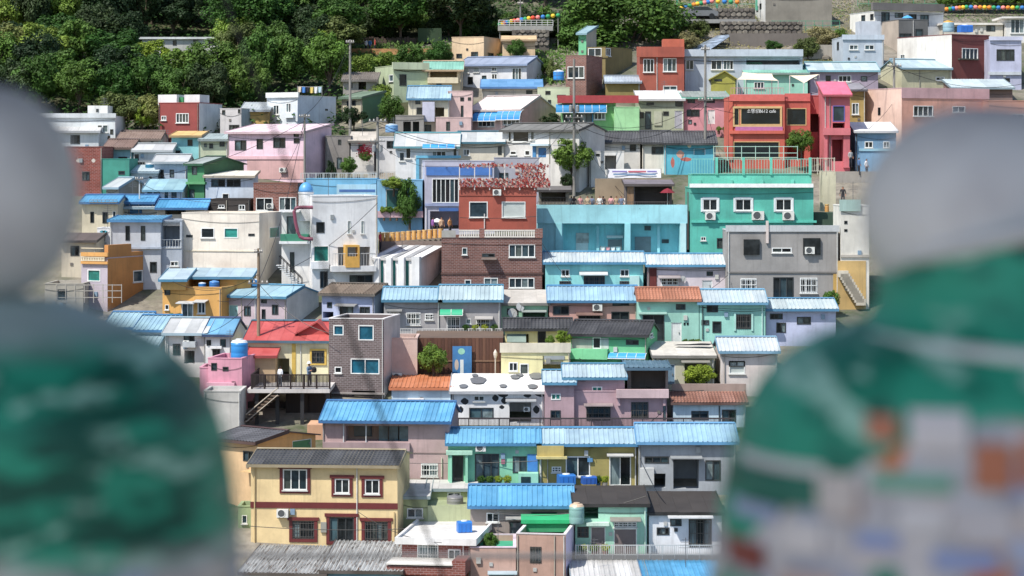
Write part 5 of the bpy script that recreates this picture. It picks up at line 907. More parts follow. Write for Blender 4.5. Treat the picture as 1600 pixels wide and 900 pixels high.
for (a, b, s), lb in zip(CABLES, CLAB): cable('thin black cable '+lb, a, b, s)
for lb, a, b, sg in (('pink two storey house', PT('c', .1), at(470, 205, G2.Y-.1), .3), ('red upper brick storey', PT('e', .42), at(770, 300, C24.Y+1.4), .9), ('pale turquoise building', PT('e', .5), at(1000, 326, C25.Y-.2), .8), ('teal building', PT('f', .5), at(1150, 296, C26.Y-.6), .8), ('green shop with red fascia', PT('e', .4), at(960, 160, E8.Y-.6), .5), ('pink house with white door', PT('f', .42), at(1080, 160, E10.Y-.2), .3), ('slate blue house', PT('g', .5), at(1350, 206, E6.Y-.4), .3), ('beige house with sheet roof', PT('g', .15), at(1470, 110, E27.Y-.3), .3), ('orange yellow house', PT('d', .2), at(270, 440, C17.Y-.2), .9), ('white terraced house', PT('d', .35), at(300, 525, C18a.Y-.3), .7), ('brick house with white windows', PT('c', .2), at(430, 292, G21.Y-.1), .3), ('lilac grey building', PT('b', .3), at(700, 262, E1.Y-.2), .7), ('black brown flat house', PT('h', .1), at(340, 316, G20.Y-.1), .5), ('white lilac house', PT('a', .1), at(500, 150, G1.Y-.2), .5), ('salmon house with pale roof', at(847, 380, C24.Y-.2), at(930, 472, D3.Y-.4), .6), ('mint house with terracotta roof', at(1137, 430, C27.Y-.3), at(1040, 472, D4.Y-.4), .6), ('mauve house with stepped roofs', at(1022, 560, C7.Y-.2), at(900, 595, C3.Y-.5), .5), ('olive yellow house', at(1040, 640, C3.Y-.3), at(920, 700, B7.Y-.5), .5), ('white barred door house', at(1000, 716, B8.Y-.3), at(1060, 806, A5.Y-.3), .5), ('brick house with slab roof', at(560, 800, B1.Y-.3), at(690, 848, A2.Y-.5), .4)):
    cable('thin black service cable reaching the '+lb, a, b, sg, .018)
cable('thin dark cable running diagonally past the two statues', at(330, -60, 7.5), at(790, 1150, 8.5), .02, .0055, grp=None)
# deck with dark railing, stair and posts
def deck():
    Y = yrow(664); q = Y/F; M = T(at(393, 664, Y)); t = thing('timber_deck', 'raised deck with dark timber railing beside the brick tower', 'deck', M); W = 122*q
    z0, z1, z2 = 50*q, 56*q, 79*q; D = 5.2
    link('deck_slab', MB().box(-.3, W, 0, D, z0, z1).mesh('deck_slab', MT('concrete', 'cfcac6')), M, t)
    for x in (.2, W*.3, W*.62, W-.3): block('column', 'paint', '2c2e32', M, x, x+.25, .3, .55, -.4, z0-.003, t)
    for x in (W*.55, W-.9): block('back_panel', 'wood', '2b2522', M, x-.8, x+.85, 2.2, 2.3, -.4, z0-.003, t)
    for i in range(7): x = W*i/6; block('rail_post', 'wood', '2f2220', M, x-.06, x+.06, .05, .17, z1, z2, t)
    for z in (z1+.1, z2-.08): block('rail', 'wood', '35262a', M, 0, W, .08, .14, z, z+.08, t)
    n = 58
    for i in range(n): x = W*(i+.5)/n; block('baluster', 'wood', '241a1a', M, x-.03, x+.03, .09, .13, z1+.1, z2-.08, t)
    for i in range(9): block('rail_post', 'wood', '2f2220', M, -.06, .06, .3+i*.6, .38+i*.6, z1, z2, t)
    block('rail', 'wood', '35262a', M, -.04, .04, .2, D, z2-.08, z2, t)
    s = thing('wooden_stair', 'dark wooden stair with pale rails under the raised deck', 'stair', T(at(386, 660, Y-.3)))
    for i in range(9): p = at(388+5.2*i, 655-4.6*i, Y-.2); block('step', 'wood', '6b5a4c', T(p), -.28, .28, -.5, .5, -.05, 0, s)
    for sy in (-.55, .5):
        a, b = at(384, 648, Y-.2+sy), at(434, 606, Y-.2+sy); link('handrail', MB().tube([a, b], .05).mesh('handrail', MT('wood', 'c8bcac')), Matrix(), s); d = Vector((0, 0, -.5)); link('handrail', MB().tube([a+d, b+d], .04).mesh('handrail', MT('wood', 'c8bcac')), Matrix(), s)
    slab('retaining_wall', 'dark concrete base wall under the raised deck', 'wall', 372, 520, 628, 690, Y+3.0, .5, '3a3634')
    slab('pavement', '', '', 480, 560, 664, 700, Y-2.2, 3, 'cfa484', 'concrete', True)
deck()
fence('old pale pipe railing in front of the ochre house', 88, 190, 444, 470, yrow(500), 'b4aea4', 7, rails=(.2, .6, .95))
# concrete stair at right
def stair():
    Y = C28.Y-.4; t = thing('concrete_stair', 'steep concrete stair beside the cream rounded house', 'stair', T(at(1315, 480, Y)))
    for i in range(11): p = at(1316+2.7*i, 423+4.4*i, Y); block('step', 'concrete', 'c4bcac', T(p), -.3, .45, -.3, .3, -.5, 0, t)
    link('side_wall', MB().box(0, 2.2, .35, .5, -2, 3.6).mesh('side_wall', MT('stucco', 'c8a45a')), T(at(1310, 480, Y)), t)
stair()
# laundry, sails, parasol, barrel, tarpaulin
def laundry(label, x0, x1, y, Y, hxs, h=10):
    a, b = at(x0, y, Y), at(x1, y, Y); M = T(a); W = b.x-a.x; q = Y/F; t = thing('clothes_line', label, 'laundry', M)
    link('line', MB().tube([(0, 0, 0), (W*.5, 0, -.06), (W, 0, 0)], .015, 5).mesh('line', MT('paint', 'c8c8c4')), M, t)
    for x in (0, W): block('line_post', 'paint', '8d8d8a', M, x-.03, x+.03, -.03, .03, -14*q, .05, t)
    n = len(hxs)
    for i, hx in enumerate(hxs):
        w = W/n*.8; m = MB(); x = W*(i+.1)/n; hh = random.uniform(.6, 1)*h*q
        for j in range(4): m.quad((x+w*j/4, .05*math.sin(j*2), -.04-hh), (x+w*(j+1)/4, .05*math.sin(j*2+2), -.04-hh), (x+w*(j+1)/4, 0, -.04), (x+w*j/4, 0, -.04))
        link('hanging_cloth', m.mesh('hanging_cloth', MT('cloth', hx)), M, t)
laundry('clothes drying on the roof of the white lilac house', 465, 503, 135, G1.Y+2, ['d8c8b0', '4a7fc0', '20202a', 'd8c070', 'e4e4e4', 'b8d0dc'])
laundry('washing hung in the pale turquoise building', 938, 970, 385, C25.Y+.9, ['e4e4e0', 'd89aa0', 'e8e8e8', 'b8d4d8'], 8)
def sail(label, pts, hx):
    m = MB(); P = [at(*p) for p in pts]; M = T(P[0]); Q = [p-P[0] for p in P]; cen = sum(Q, Vector())/len(Q)-Vector((0, 0, .25)); n = len(Q)
    for i in range(n):
        a, b = Q[i], Q[(i+1) % n]; mid = (a+b)/2*.9+cen*.1; m.poly([a, mid, cen]); m.poly([mid, b, cen])
    o = tag(link('shade_sail', m.mesh('shade_sail', MT('cloth', hx)), M), label, 'sail')
    for p in Q[:3]: link('sail_pole', MB().tube([p, p-Vector((0, 0, 2.6))], .04).mesh('sail_pole', MT('paint', 'd8d8d4')), M, o)
sail('cream shade sail with two peaks over the coral cafe terrace', [(1152, 124, E5.Y+1), (1216, 126, E5.Y+1.5), (1206, 115, E5.Y+4), (1160, 113, E5.Y+4)], 'e4d4bc')
sail('cream triangular shade sail at the end of the coral cafe terrace', [(1256, 130, E5.Y+1), (1280, 116, E5.Y+4), (1234, 118, E5.Y+4)], 'e4d4bc')
def parasol(label, px, pt, pb, rad, Y, hx):
    q = Y/F; M = T(at(px, pb, Y)); Hh = (pb-pt)*q; t = thing('parasol', label, 'parasol', M); r = rad*q
    link('canopy', MB().lathe([(r, Hh*.72), (r*.55, Hh*.9), (.04, Hh)], 8).mesh('canopy', MT('cloth', hx)), M, t); link('parasol_pole', MB().tube([(0, 0, 0), (0, 0, Hh*.98)], .03).mesh('parasol_pole', MT('paint', 'b0b0ac')), M, t)
parasol('blue parasol on the flat roof of the dark grey box house', 1418, 24, 40, 9, E25b.Y+2, '4f9fd8')
parasol('white parasol on the street by the lilac grey building', 683, 341, 362, 9, C23.Y+8.8, 'd8d8d8')
parasol('dark red parasol on the cafe terrace', 1043, 294, 320, 12, C25.Y+1.0, '7a2230')
tag(link('tarpaulin', (lambda m: (m.poly([(-.9, 0, .02), (.3, -.2, .03), (1.6, -.5, .05), (2.0, .2, .12), (1.1, .35, .14), (.1, .3, .08), (-.6, .4, .06)]), m.mesh('tarpaulin', MT('cloth', '17171a')))[1])(MB()), T(at(1072, 541, C7.Y+2.8)+Vector((0, 0, .05)))), 'torn black tarpaulin lying on the weathered concrete roof', 'tarpaulin')
for px, py, rx, off in ((731+16, 598, 13, 3.6), (805, 592, 8, 5.0), (812, 587, 6, 5.7), (724, 606, 7, 1.3), (786, 607, 6, 1.4), (832, 607, 8, 1.2), (742, 587, 5, 5.6), (838, 588, 12, 5.4)):
    zE = C1.ray(850, 612, -.3)[1]; zR = C1.ray(850, 584, 6.75)[1]; u, _ = C1.ray(px, py, off); z = zE+(zR-zE)*(off+.3)/7.05; m = MB(); q = C1.Y/F; sl = (zR-zE)/7.05
    m.poly([(rx*q*math.cos(i*.4488)*(1+.12*math.sin(i*2.3)), 1.0*rx/9*math.sin(i*.4488), 1.0*rx/9*math.sin(i*.4488)*sl) for i in range(14)]); link('painted_spot', m.mesh('painted_spot', MT('paint', '6f7276')), C1.M @ T((u, off, z+.11)), C1.root)
# ------------------------------------------------------------------ trees, shrubs
def crown_mesh(name, hx, n_clump, per, leaf, flat=.8, seed=1, top=1.0):
    rnd = random.Random(seed); m = MB(); cl = []
    for i in range(n_clump):
        while True:
            p = Vector((rnd.uniform(-1, 1), rnd.uniform(-1, 1), rnd.uniform(-1, 1)))
            if .3 < p.length < 1: break
        p = p.normalized()*(.42+.5*rnd.random()**.6); p.z = p.z*flat+.0; cl.append((p, rnd.uniform(.2, .36)))
    for c, r in cl:
        for j in range(per):
            d = Vector((rnd.gauss(0, 1), rnd.gauss(0, 1), rnd.gauss(0, 1)+.25)).normalized(); p = c+d*r*(.62+.42*rnd.random())
            nrm = (d+Vector((rnd.uniform(-.7, .7), rnd.uniform(-.7, .7), rnd.uniform(-.2, .9)))).normalized()
            u = nrm.cross(Vector((rnd.uniform(-1, 1), rnd.uniform(-1, 1), rnd.uniform(-1, 1)))).normalized(); v = nrm.cross(u); s = leaf*rnd.uniform(.6, 1.3)
            n = len(m.v); m.v += [tuple(p-u*s), tuple(p-v*s*.55), tuple(p+u*s), tuple(p+v*s*.55)]; m.f.append((n, n+1, n+2, n+3)); m.m.append(0)
    return m.mesh(name, MT('leaf', hx)), cl
LEAF = {'dark': '34492a', 'mid': '4b6d2e', 'light': '6c8a3a', 'yellow': '8fa43a', 'olive': '6f7a44', 'dry': '9a9468'}
CR = {}
def crown(kind, v, n_clump=46, per=150, leaf=.062):
    key = (kind, v, n_clump)
    if key not in CR: CR[key] = crown_mesh('crown', LEAF[kind], n_clump, per, leaf, seed=hash((v, n_clump)) % 999 if False else v*17+n_clump)
    return CR[key]
def tree(px, pt, pb, pw, kind, label, grp=None, Y=None, v=0, big=False, name='tree', cat='tree', trunk=.3):
    Y = Y or yrow(pb); q = Y/F; Hh = (pb-pt)*q; r = pw/2*q; me, cl = crown(kind, v, 78 if big else 46, 190 if big else 150, .045 if big else .062)
    base = at(px, pb, Y); M = T(base) @ Rz(random.uniform(0, 6.28)); t = thing(name, label, cat, M, grp)
    cz = Hh*(1+trunk)/2; rz = Hh*(1-trunk)/2/.86; tm = MB(); tr = max(.08, Hh*.022)
    tm.tube([(0, 0, -.6), (tr*.5, 0, Hh*trunk*.6), (0, tr*.5, cz)], [tr*1.3, tr, tr*.55], 7)
    for c, _ in cl[::7]: tm.tube([(0, 0, Hh*trunk*.75), (c.x*r*.45, c.y*r*.45, cz+(c.z*.5-.15)*rz), (c.x*r*.9, c.y*r*.9, cz+c.z*rz*.95)], [tr*.6, tr*.38, tr*.15], 5)
    link('trunk', tm.mesh('trunk', MT('wood', '5f5144')), M, t)
    link('crown', me, M @ T((0, 0, cz)) @ Sc(r*.92, r*.92, rz), t)
    return t
def shrub(px, pt, pb, pw, kind, label, grp=None, Y=None, v=3):
    return tree(px, pt, pb, pw, kind, label, grp, Y, v, name='shrub', cat='shrub', trunk=.06)
FG = 'trees of the wood on the slope'
FL = {'dark': 'dark green broadleaf tree in the wood', 'mid': 'fresh green broadleaf tree in the wood', 'light': 'light green bushy tree in the wood', 'olive': 'dull olive green tree in the wood', 'yellow': 'yellow green tree standing out in the wood'}
rnd = random.Random(11)
RW = ['beside the brown roof', 'at its foot just above the white roofs', 'in its lower part', 'below the small white house', 'beside the sandy path', 'above the small white house', 'above the sandy path', 'high on the slope', 'higher on the slope', 'at the top of the slope']
for row, (pb, x_a, x_b, stp, hh) in enumerate(((208, 190, 246, 50, 60), (178, -30, 420, 52, 86), (150, -50, 520, 56, 92), (120, -40, 540, 58, 86), (96, 30, 600, 56, 78), (66, -60, 540, 56, 100), (40, -40, 760, 54, 100), (8, -60, 1000, 54, 110), (-40, -60, 1020, 60, 120), (-90, -60, 1000, 80, 130))):
    x = x_a
    while x < x_b:
        px = x+rnd.uniform(-14, 14); kd = rnd.choice(['dark', 'mid', 'mid', 'light', 'olive', 'dark'] if pb > 60 else ['dark', 'dark', 'mid', 'dark', 'mid'])
        x += stp
        if pb in (96, 120) and 205 < px < 360: continue
        if pb == 96 and px > 550: continue
        if pb == 66 and 190 < px < 350: kd = 'dark'
        tree(px, pb-hh*rnd.uniform(.8, 1.15), pb+rnd.uniform(-6, 6), stp*rnd.uniform(1.35, 1.75), kd, FL[kd]+' '+RW[row], FG+' ('+kd+') '+RW[row], v=rnd.randrange(4), trunk=.22)
tree(500, 42, 110, 52, 'yellow', 'bright yellow green tree rising from the wood edge', v=1)
tree(240, 62, 132, 66, 'yellow', 'yellow green tree below the small white house', v=2)
tree(222, 160, 214, 36, 'yellow', 'small yellow green tree behind the brown roof', v=0)
tree(390, -30, 92, 150, 'mid', 'broad spreading tree beside the small white house', v=0, big=True)
tree(975, -22, 112, 215, 'mid', 'huge round green tree above the red brick house', v=1, big=True, trunk=.12, Y=yrow(62))
tree(905, 20, 104, 90, 'mid', 'round tree beside the huge green tree', v=2, trunk=.15, Y=yrow(72))
tree(530, -10, 80, 90, 'mid', 'mid green tree above the sandy path', v=3)
tree(625, -20, 66, 110, 'mid', 'leafy green tree above the fence of the path', v=1)
tree(720, -30, 62, 130, 'dark', 'dark tree behind the lookout', v=2)
tree(808, 62, 100, 36, 'mid', 'small round tree against the tan house', v=3, Y=E16b.Y-1.2)
tree(553, 165, 208, 46, 'dark', 'dark round tree beside the tall grey pole', v=1)
tree(893, 216, 288, 70, 'light', 'airy light green street tree beside the lamp pole', v=2, Y=yrow(302))
tree(678, 536, 590, 50, 'light', 'young green tree against the brown boarded wall', v=0, Y=yrow(590)-1.6, trunk=.1)
tree(1252, 203, 250, 46, 'light', 'light green tree beside the coral cafe', v=3, Y=E5.Y-1.5)
tree(640, 276, 348, 44, 'mid', 'thick ivy climbing the corner of the blue house', v=1, Y=G23.Y-.5, trunk=.02)
shrub(615, 276, 296, 40, 'light', 'ivy hanging along the top of the blue house', None, G23.Y-.4)
late_props()
for px, pt, pb, pw, kd, lb, Y in (
    (640, 70, 106, 50, 'mid', 'round green bush below the sandy path', None), (600, 80, 112, 46, 'light', 'light green bush above the sage green house', None), (688, 66, 104, 50, 'mid', 'green bush beside the tan block house', None),
    (565, 84, 128, 60, 'light', 'grassy green bush left of the sage house', None), (590, 128, 168, 50, 'light', 'leafy bush in front of the ruined grey house', None), (610, 150, 190, 44, 'mid', 'green bush below the sage green house', None),
    (355, 142, 170, 36, 'mid', 'small bush behind the red brown house', None), (395, 118, 172, 60, 'mid', 'thick bush behind the white lilac house', None), (860, 176, 200, 34, 'dark', 'dark bush beside the green shop', yrow(214)),
    (735, 234, 252, 50, 'light', 'low hedge bush behind the lilac grey building', yrow(270)), (885, 270, 296, 24, 'dark', 'dark conifer bush beside the lamp pole', yrow(304)), (880, 516, 538, 28, 'yellow', 'yellow green potted plant on the yellow terrace', C5.Y+1.4), (860, 524, 540, 18, 'light', 'small pale plant on the yellow terrace', C5.Y+1.6),
    (1092, 571, 600, 56, 'yellow', 'spreading yellow green vine before the concrete house', C7.Y-1.4), (1300, 452, 490, 32, 'light', 'potted shrub beside the concrete stair', C27.Y-2), (517, 250, 290, 18, 'dark', 'dark bush beside the pink house', yrow(292)), (545, 246, 272, 30, 'light', 'green bush below the weathered grey house', yrow(282)),
    (768, 830, 862, 30, 'mid', 'netted green plants on the salmon terrace', A3b.Y+2.0), (1208, 62, 82, 30, 'mid', 'round green bush above the long pale blue house', None), (1285, 40, 76, 50, 'dry', 'dry straw coloured bush on the stony slope', None), (1090, 30, 62, 40, 'olive', 'olive bush on the slope beside the huge tree', None), (1075, 50, 80, 40, 'dry', 'dry grass tuft below the stone wall', None),
    (1262, 58, 92, 44, 'olive', 'olive bush above the mint roofs', None), (1310, 44, 74, 36, 'light', 'light green grass bush beside the cube house', None), (330, 150, 176, 30, 'olive', 'olive bush beside the small grey house', None), (920, 100, 120, 30, 'mid', 'small bush beside the tall narrow green house', yrow(124)), (850, 88, 116, 30, 'mid', 'green bush beside the white gabled house', yrow(120)), (865, 92, 130, 26, 'olive', 'olive bush under the huge tree', yrow(126)), (1560, 40, 60, 30, 'mid', 'dark green bush behind the lilac blue house', yrow(58))):
    shrub(px, pt, pb, pw, kd, lb, None, Y, v=rnd.randrange(4))
for i, px in enumerate(range(600, 650, 10)): shrub(px, 322, 334, 16, 'light', 'small green plant in the planter row on the blue ivy house', 'planter plants on the blue ivy house', G23.Y-.5, v=i % 4)
for i in range(16):                              # far green slope behind the stone walls at the upper right
    px = 1120+i*34; kd = ['mid', 'light', 'olive', 'dark'][i % 4]
    shrub(px, -70-(i % 3)*14, -8, 62, kd, 'green bush on the far slope above the lantern string', 'bushes on the far slope', v=i % 4)
for i in range(9):
    shrub(1475+i*16, -18, 14, 34, ['mid', 'light'][i % 2], 'low green bush on the bank below the lantern string', 'low bushes below the lantern string', yrow(20), v=i % 4)
# red flowers
m = MB()
for i in range(260):
    a = Vector((random.gauss(0, .35), random.gauss(0, .2), random.gauss(0, .28))); s = .06; m.quad(a+Vector((-s, 0, 0)), a+Vector((0, s, -s)), a+Vector((s, 0, 0)), a+Vector((0, -s, s)))
t = thing('flower_bush', 'red flowering bush in front of the white tin roofed house', 'bush', T(at(571, 252, G2c.Y-.8)))
link('blossoms', m.mesh('blossoms', MT('cloth', 'b02848')), WM[t] @ T((0, 0, .9)), t)['kind'] = 'stuff'; link('foliage', crown('mid', 2)[0], WM[t] @ T((0, 0, .45)) @ Sc(.6, .4, .55), t)
# ------------------------------------------------------------------ lookout, path, stone walls
def stone_wall(label, x0, x1, yt, yb, Y, hx='8a8278', dep=1.2, sz=.5):
    a, b = at(x0, yb, Y), at(x1, yt, Y); M = T(a); W, Hh = b.x-a.x, b.z-a.z; t = thing('stone_wall', label, 'wall', M)
    link('wall_core', MB().box(0, W, .12, dep, -1, Hh-.06).mesh('wall_core', MT('concrete', '5f5a54')), M, t)
    mats = [MT('stone', x) for x in (hx, '9a9388', '77706a')]; proto = []
    r2 = random.Random(3)
    for mt in mats:
        for j in range(2):
            m = MB(); pts = [(.5+(.5+r2.uniform(-.09, .06))*math.cos(i*.8976), .5+(.5+r2.uniform(-.09, .06))*math.sin(i*.8976)) for i in range(7)]
            n = 7; m.v += [(x, .2, z) for x, z in pts]+[(.5+(x-.5)*.78, 0, .5+(z-.5)*.78) for x, z in pts]
            m.f.append(tuple(n+i for i in reversed(range(n)))); m.m.append(0)
            for i in range(n): m.f.append((i, n+i, n+(i+1) % n, (i+1) % n)); m.m.append(0)
            proto.append(m.mesh('stone', mt))
    rows = max(1, round(Hh/sz)); cols = max(1, round(W/(sz*1.2)))
    for j in range(rows):
        for i in range(cols):
            x = W*(i+(.5 if j % 2 else 0))/cols
            if x+W/cols > W+.01: continue
            link('stone', proto[r2.randrange(len(proto))], M @ T((x-.02, r2.uniform(-.06, .03), Hh*j/rows)) @ Sc(W/cols*1.06, 1, Hh/rows*1.06), t)
stone_wall('rough stone wall with car park rail at the top of the slope', 1062, 1180, 12, 34, yrow(40))
stone_wall('grey stone wall below the concrete block', 1126, 1254, 33, 54, yrow(60), '8d857a')
slab('retaining_wall', 'long stained concrete wall above the pale blue house', 'wall', 1140, 1272, 52, 84, yrow(72), .8, '77706a')
slab('retaining_wall', 'pale concrete bank wall beside the lilac house', 'wall', 1250, 1318, 70, 100, yrow(92), .8, 'a39c92')
stone_wall('stone wall of the lookout with lanterns', 800, 858, 46, 72, yrow(80), '9a9186')
slab('lookout_deck', 'grey concrete lookout platform under the white railing', 'platform', 778, 864, 40, 48, yrow(80)+.6, 5, '9c9c98')
fence('white railing of the lookout with lanterns', 779, 864, 31, 41, yrow(80)+.7, 'd4d6d4', 10, rails=(.25, .6, .95))
fence('green mesh rail on the concrete wall', 1206, 1312, 32, 47, yrow(58), '3f9a78', 8, rails=(.1, .5, .95))
fence('green steel rail above the rough stone wall', 1058, 1182, -12, 14, yrow(36), '4fae8c', 4, rails=(.3, .95), post_w=.25)
fence('green fence along the far bank', 1340, 1620, -14, 8, yrow(10), '3f9a78', 16, rails=(.1, .5, .95))
slab('path', '', '', 545, 722, 76, 86, yrow(84), 2.5, 'd09a68', 'ground', True)
slab('path', '', '', -20, 46, 91, 98, yrow(98), 2.5, 'b8784c', 'ground', True)
def dark_fence():
    Y = yrow(78)+3.0; a, b = at(560, 76, Y), at(655, 58, Y); M = T(a); W, Hh = b.x-a.x, b.z-a.z; t = thing('timber_fence', 'dark brown board fence behind the sandy path', 'fence', M); n = 24
    for i in range(n): block('board', 'wood', random.choice(['4f4038', '5f4c42', '44382f']), M, W*i/n+.02, W*(i+1)/n-.02, random.uniform(-.03, .03), .06, -.3, Hh*random.uniform(.85, 1.05), t)
    for z in (.25, .75): block('rail', 'wood', '3a3029', M, 0, W, .065, .12, Hh*z, Hh*z+.1, t)
dark_fence()
slab('hedge_screen', 'dark green mesh screen beside the dark board fence', 'screen', 653, 690, 44, 66, yrow(78)+2.6, .3, '2f4a2c', 'stucco')
def solar():
    Y = yrow(84); M = T(at(1072, 80, Y)); t = thing('solar_array', 'slanted solar panel array above the pale blue house', 'solar panel', M)
    P = [at(1072, 80, Y), at(1110, 77, Y), at(1146, 53, Y+4), at(1122, 55, Y+5)]
    for i in range(4):
        a = P[0].lerp(P[3], i/4); b = P[1].lerp(P[2], i/4); c = P[1].lerp(P[2], (i+.92)/4); d = P[0].lerp(P[3], (i+.92)/4); m = MB(); m.quad(a, b, c, d); m.quad(*[p-Vector((0, 0, .06)) for p in (d, c, b, a)]); link('solar_panel', m.mesh('solar_panel', MT('glass', '7c8794')), Matrix(), t)
    for p in (P[2], P[3], P[1]): link('support_post', MB().tube([p-Vector((0, 0, .05)), p-Vector((0, 0, 2.6))], .06).mesh('support_post', MT('paint', 'b8bcc0')), Matrix(), t)
solar()
# rubble on the stony slope
for i in range(26):
    px, py = random.uniform(1225, 1318), random.uniform(50, 96); s = random.uniform(.25, .6); m = MB(); r3 = random.Random(i); prof = []
    m.lathe([(s*.5, -.2), (s, .1*s), (s*.9, .5*s), (s*.35, .8*s)], 6, sy=.8); m.v = [(x*r3.uniform(.8, 1.2), y*r3.uniform(.8, 1.2), z*r3.uniform(.85, 1.15)) for x, y, z in m.v]
    Y = yrow(py); p = at(px, py, Y); p.z = zterr(Y); tag(link('boulder', m.mesh('boulder', MT('stone', random.choice(['a89e90', '8d857a', 'c0b8ac']))), T(p)), 'loose rock on the stony slope beside the cube house', 'rock', 'loose rocks on the stony slope')
# lantern strings
LC = {'red': 'd8503c', 'yellow': 'e8c040', 'blue': '3a7cc0', 'green': '3a9a64', 'pink': 'e88a84', 'orange': 'e08a3c'}
LM = {n: MB().lathe([(.1, -.3), (.22, -.24), (.32, -.1), (.34, 0), (.32, .1), (.22, .24), (.1, .3)], 12).mesh('lantern_shade', MT('cloth', hx), True) for n, hx in LC.items()}
CAPM = MB().lathe([(.09, .3), (.09, .36)], 8).tube([(0, 0, .36), (0, 0, .62)], .012, 4).mesh('lantern_cap', MT('paint', '2c2c2c'))
def lanterns(where, pts, cols, Y, n, sc=1.0):
    P = []
    for i in range(n):
        u = i/(n-1)*(len(pts)-1); j = min(int(u), len(pts)-2); f = u-j; P.append(at(pts[j][0]+(pts[j+1][0]-pts[j][0])*f, pts[j][1]+(pts[j+1][1]-pts[j][1])*f, Y))
    for i, p in enumerate(P):
        c = cols[i % len(cols)]; M = T(p) @ Sc(sc, sc, sc); t = thing('paper_lantern', f'{c} round paper lantern on the string {where}', 'lantern', M, f'{c} lanterns {where}'); link('lantern_shade', LM[c], M, t); link('lantern_cap', CAPM, M, t)
    Q = [p+Vector((0, 0, .62*sc)) for p in P]; o = link('lantern_cable', MB().tube([q-Q[0] for q in Q], .02, 5).mesh('lantern_cable', MT('paint', '2a2a2a')), T(Q[0])); tag(o, f'thin cable carrying the lantern string {where}', 'cable')
    for e in (Q[0], Q[-1]):
        zb = zterr(Y)-.3; tag(link('lantern_post', MB().tube([Vector((0, 0, zb-e.z)), Vector((0, 0, .1))], .05).mesh('lantern_post', MT('paint', '8d8d8a')), T(e)), f'slim post holding the lantern string {where}', 'post', f'lantern posts {where}')
lanterns('above the lookout', [(781, 38), (800, 33), (830, 28), (872, 24)], ['green', 'yellow', 'red', 'blue', 'green', 'yellow', 'red', 'pink', 'blue', 'green', 'yellow', 'red', 'pink', 'blue', 'green', 'yellow'], yrow(78)+.4, 17, .75)
lanterns('on the far bank', [(1474, 15), (1510, 11), (1560, 12), (1612, 12)], ['yellow', 'orange', 'green', 'blue', 'pink', 'orange', 'yellow', 'green', 'blue', 'pink', 'orange'], yrow(26), 22, .8)
lanterns('above the rough stone wall', [(1066, 12), (1090, 6), (1112, 2), (1152, 3)], ['yellow', 'blue', 'green', 'orange', 'yellow', 'green', 'pink', 'blue', 'pink'], yrow(38), 13, .85)
# parked car by the stone wall
def car():
    Y = yrow(44); M = T(at(1093, 30, Y)) @ Rz(.05); t = thing('parked_car', 'grey hatchback car parked above the rough stone wall', 'car', M)
    m = MB().prism([(-2.0, .35), (2.0, .35), (2.0, .85), (1.2, .95), (.7, 1.4), (-.9, 1.42), (-1.7, .95), (-2.05, .85)], -.8, .8); me = m.mesh('body', MT('plastic', '77797c')); M2 = M @ Rz(math.pi/2)
    link('body', me, M2, t); link('windscreen', MB().prism([(.75, 1.0), (1.12, .98), (.7, 1.36), (-.85, 1.38), (-1.45, 1.0)], -.81, .81).mesh('windscreen', MT('glass', '1c2226')), M2, t)
    for y in (-1.3, 1.3):
        for x in (-.75, .75): link('wheel', MB().tube([(x-.1, y, .32), (x+.1, y, .32)], .32, 14).mesh('wheel', MT('paint', '1c1c1e')), M2, t)
    slab('pavement', '', '', 1055, 1182, 30, 36, Y-1.2, 4.5, '9a9a98', 'concrete', True)
car()

def scatter(name, label, hx, cnt, x0, x1, Y0, Y1, r0, r1, hz, sz, seed, up=1.0):
    r4 = random.Random(seed); m = MB(); n_ = 0
    while n_ < cnt:
        Y = r4.uniform(Y0, Y1); px = r4.uniform(x0, x1); row = HR-zterr(Y)/Y*F; n_ += 1
        if not (r0 < row < r1): continue
        if px > 540 and row > 60 and x0 < 0: continue
        bumpy = .5+.5*math.sin(px*.05+Y*.7)*math.sin(Y*.35+px*.021)
        z = zterr(Y)+abs(r4.gauss(0, hz))*bumpy; s = r4.uniform(*sz)
        n = Vector((r4.uniform(-.8, .8), r4.uniform(-.9, .3), up)).normalized(); u = n.cross(Vector((r4.uniform(-1, 1), r4.uniform(-1, 1), .1))).normalized(); v = n.cross(u); p = Vector((k(px)*Y, Y, z))
        m.quad(p-u*s, p-v*s*.6, p+u*s, p+v*s*.6)
    o = link(name, m.mesh(name, MT('leaf', hx)), Matrix()); o['kind'] = 'stuff'; o['label'] = label
scatter('undergrowth', 'low green undergrowth covering the wooded slope', '3f5c2c', 46000, -60, 960, 232, 330, -200, 230, 1.3, (.16, .34), 5)
scatter('dry_grass', 'patchy dry grass on the stony slope', '8d8a58', 12000, 1040, 1330, 258, 292, -20, 100, .3, (.06, .14), 6, .8)
scatter('bank_grass', 'green grass covering the far bank', '5f7f3c', 34000, 1040, 1640, 272, 330, -150, 34, .4, (.07, .15), 8, 1.2)
scatter('slope_grass', 'green grass on the bank between the highest houses', '5a7a3a', 9000, 540, 900, 248, 268, 66, 132, .45, (.1, .24), 9, .4)
for i in range(15):
    shrub(566+i*22+rnd.uniform(-6, 6), 8+rnd.uniform(-8, 14), 62+rnd.uniform(-6, 3), 50, ['dark', 'mid', 'dark'][i % 3], ['dark', 'fresh green', 'dark'][i % 3]+' thicket bush behind the sandy path and lookout', 'thicket bushes behind the path '+['dark', 'green', 'dark'][i % 3], yrow(56), v=i % 4)
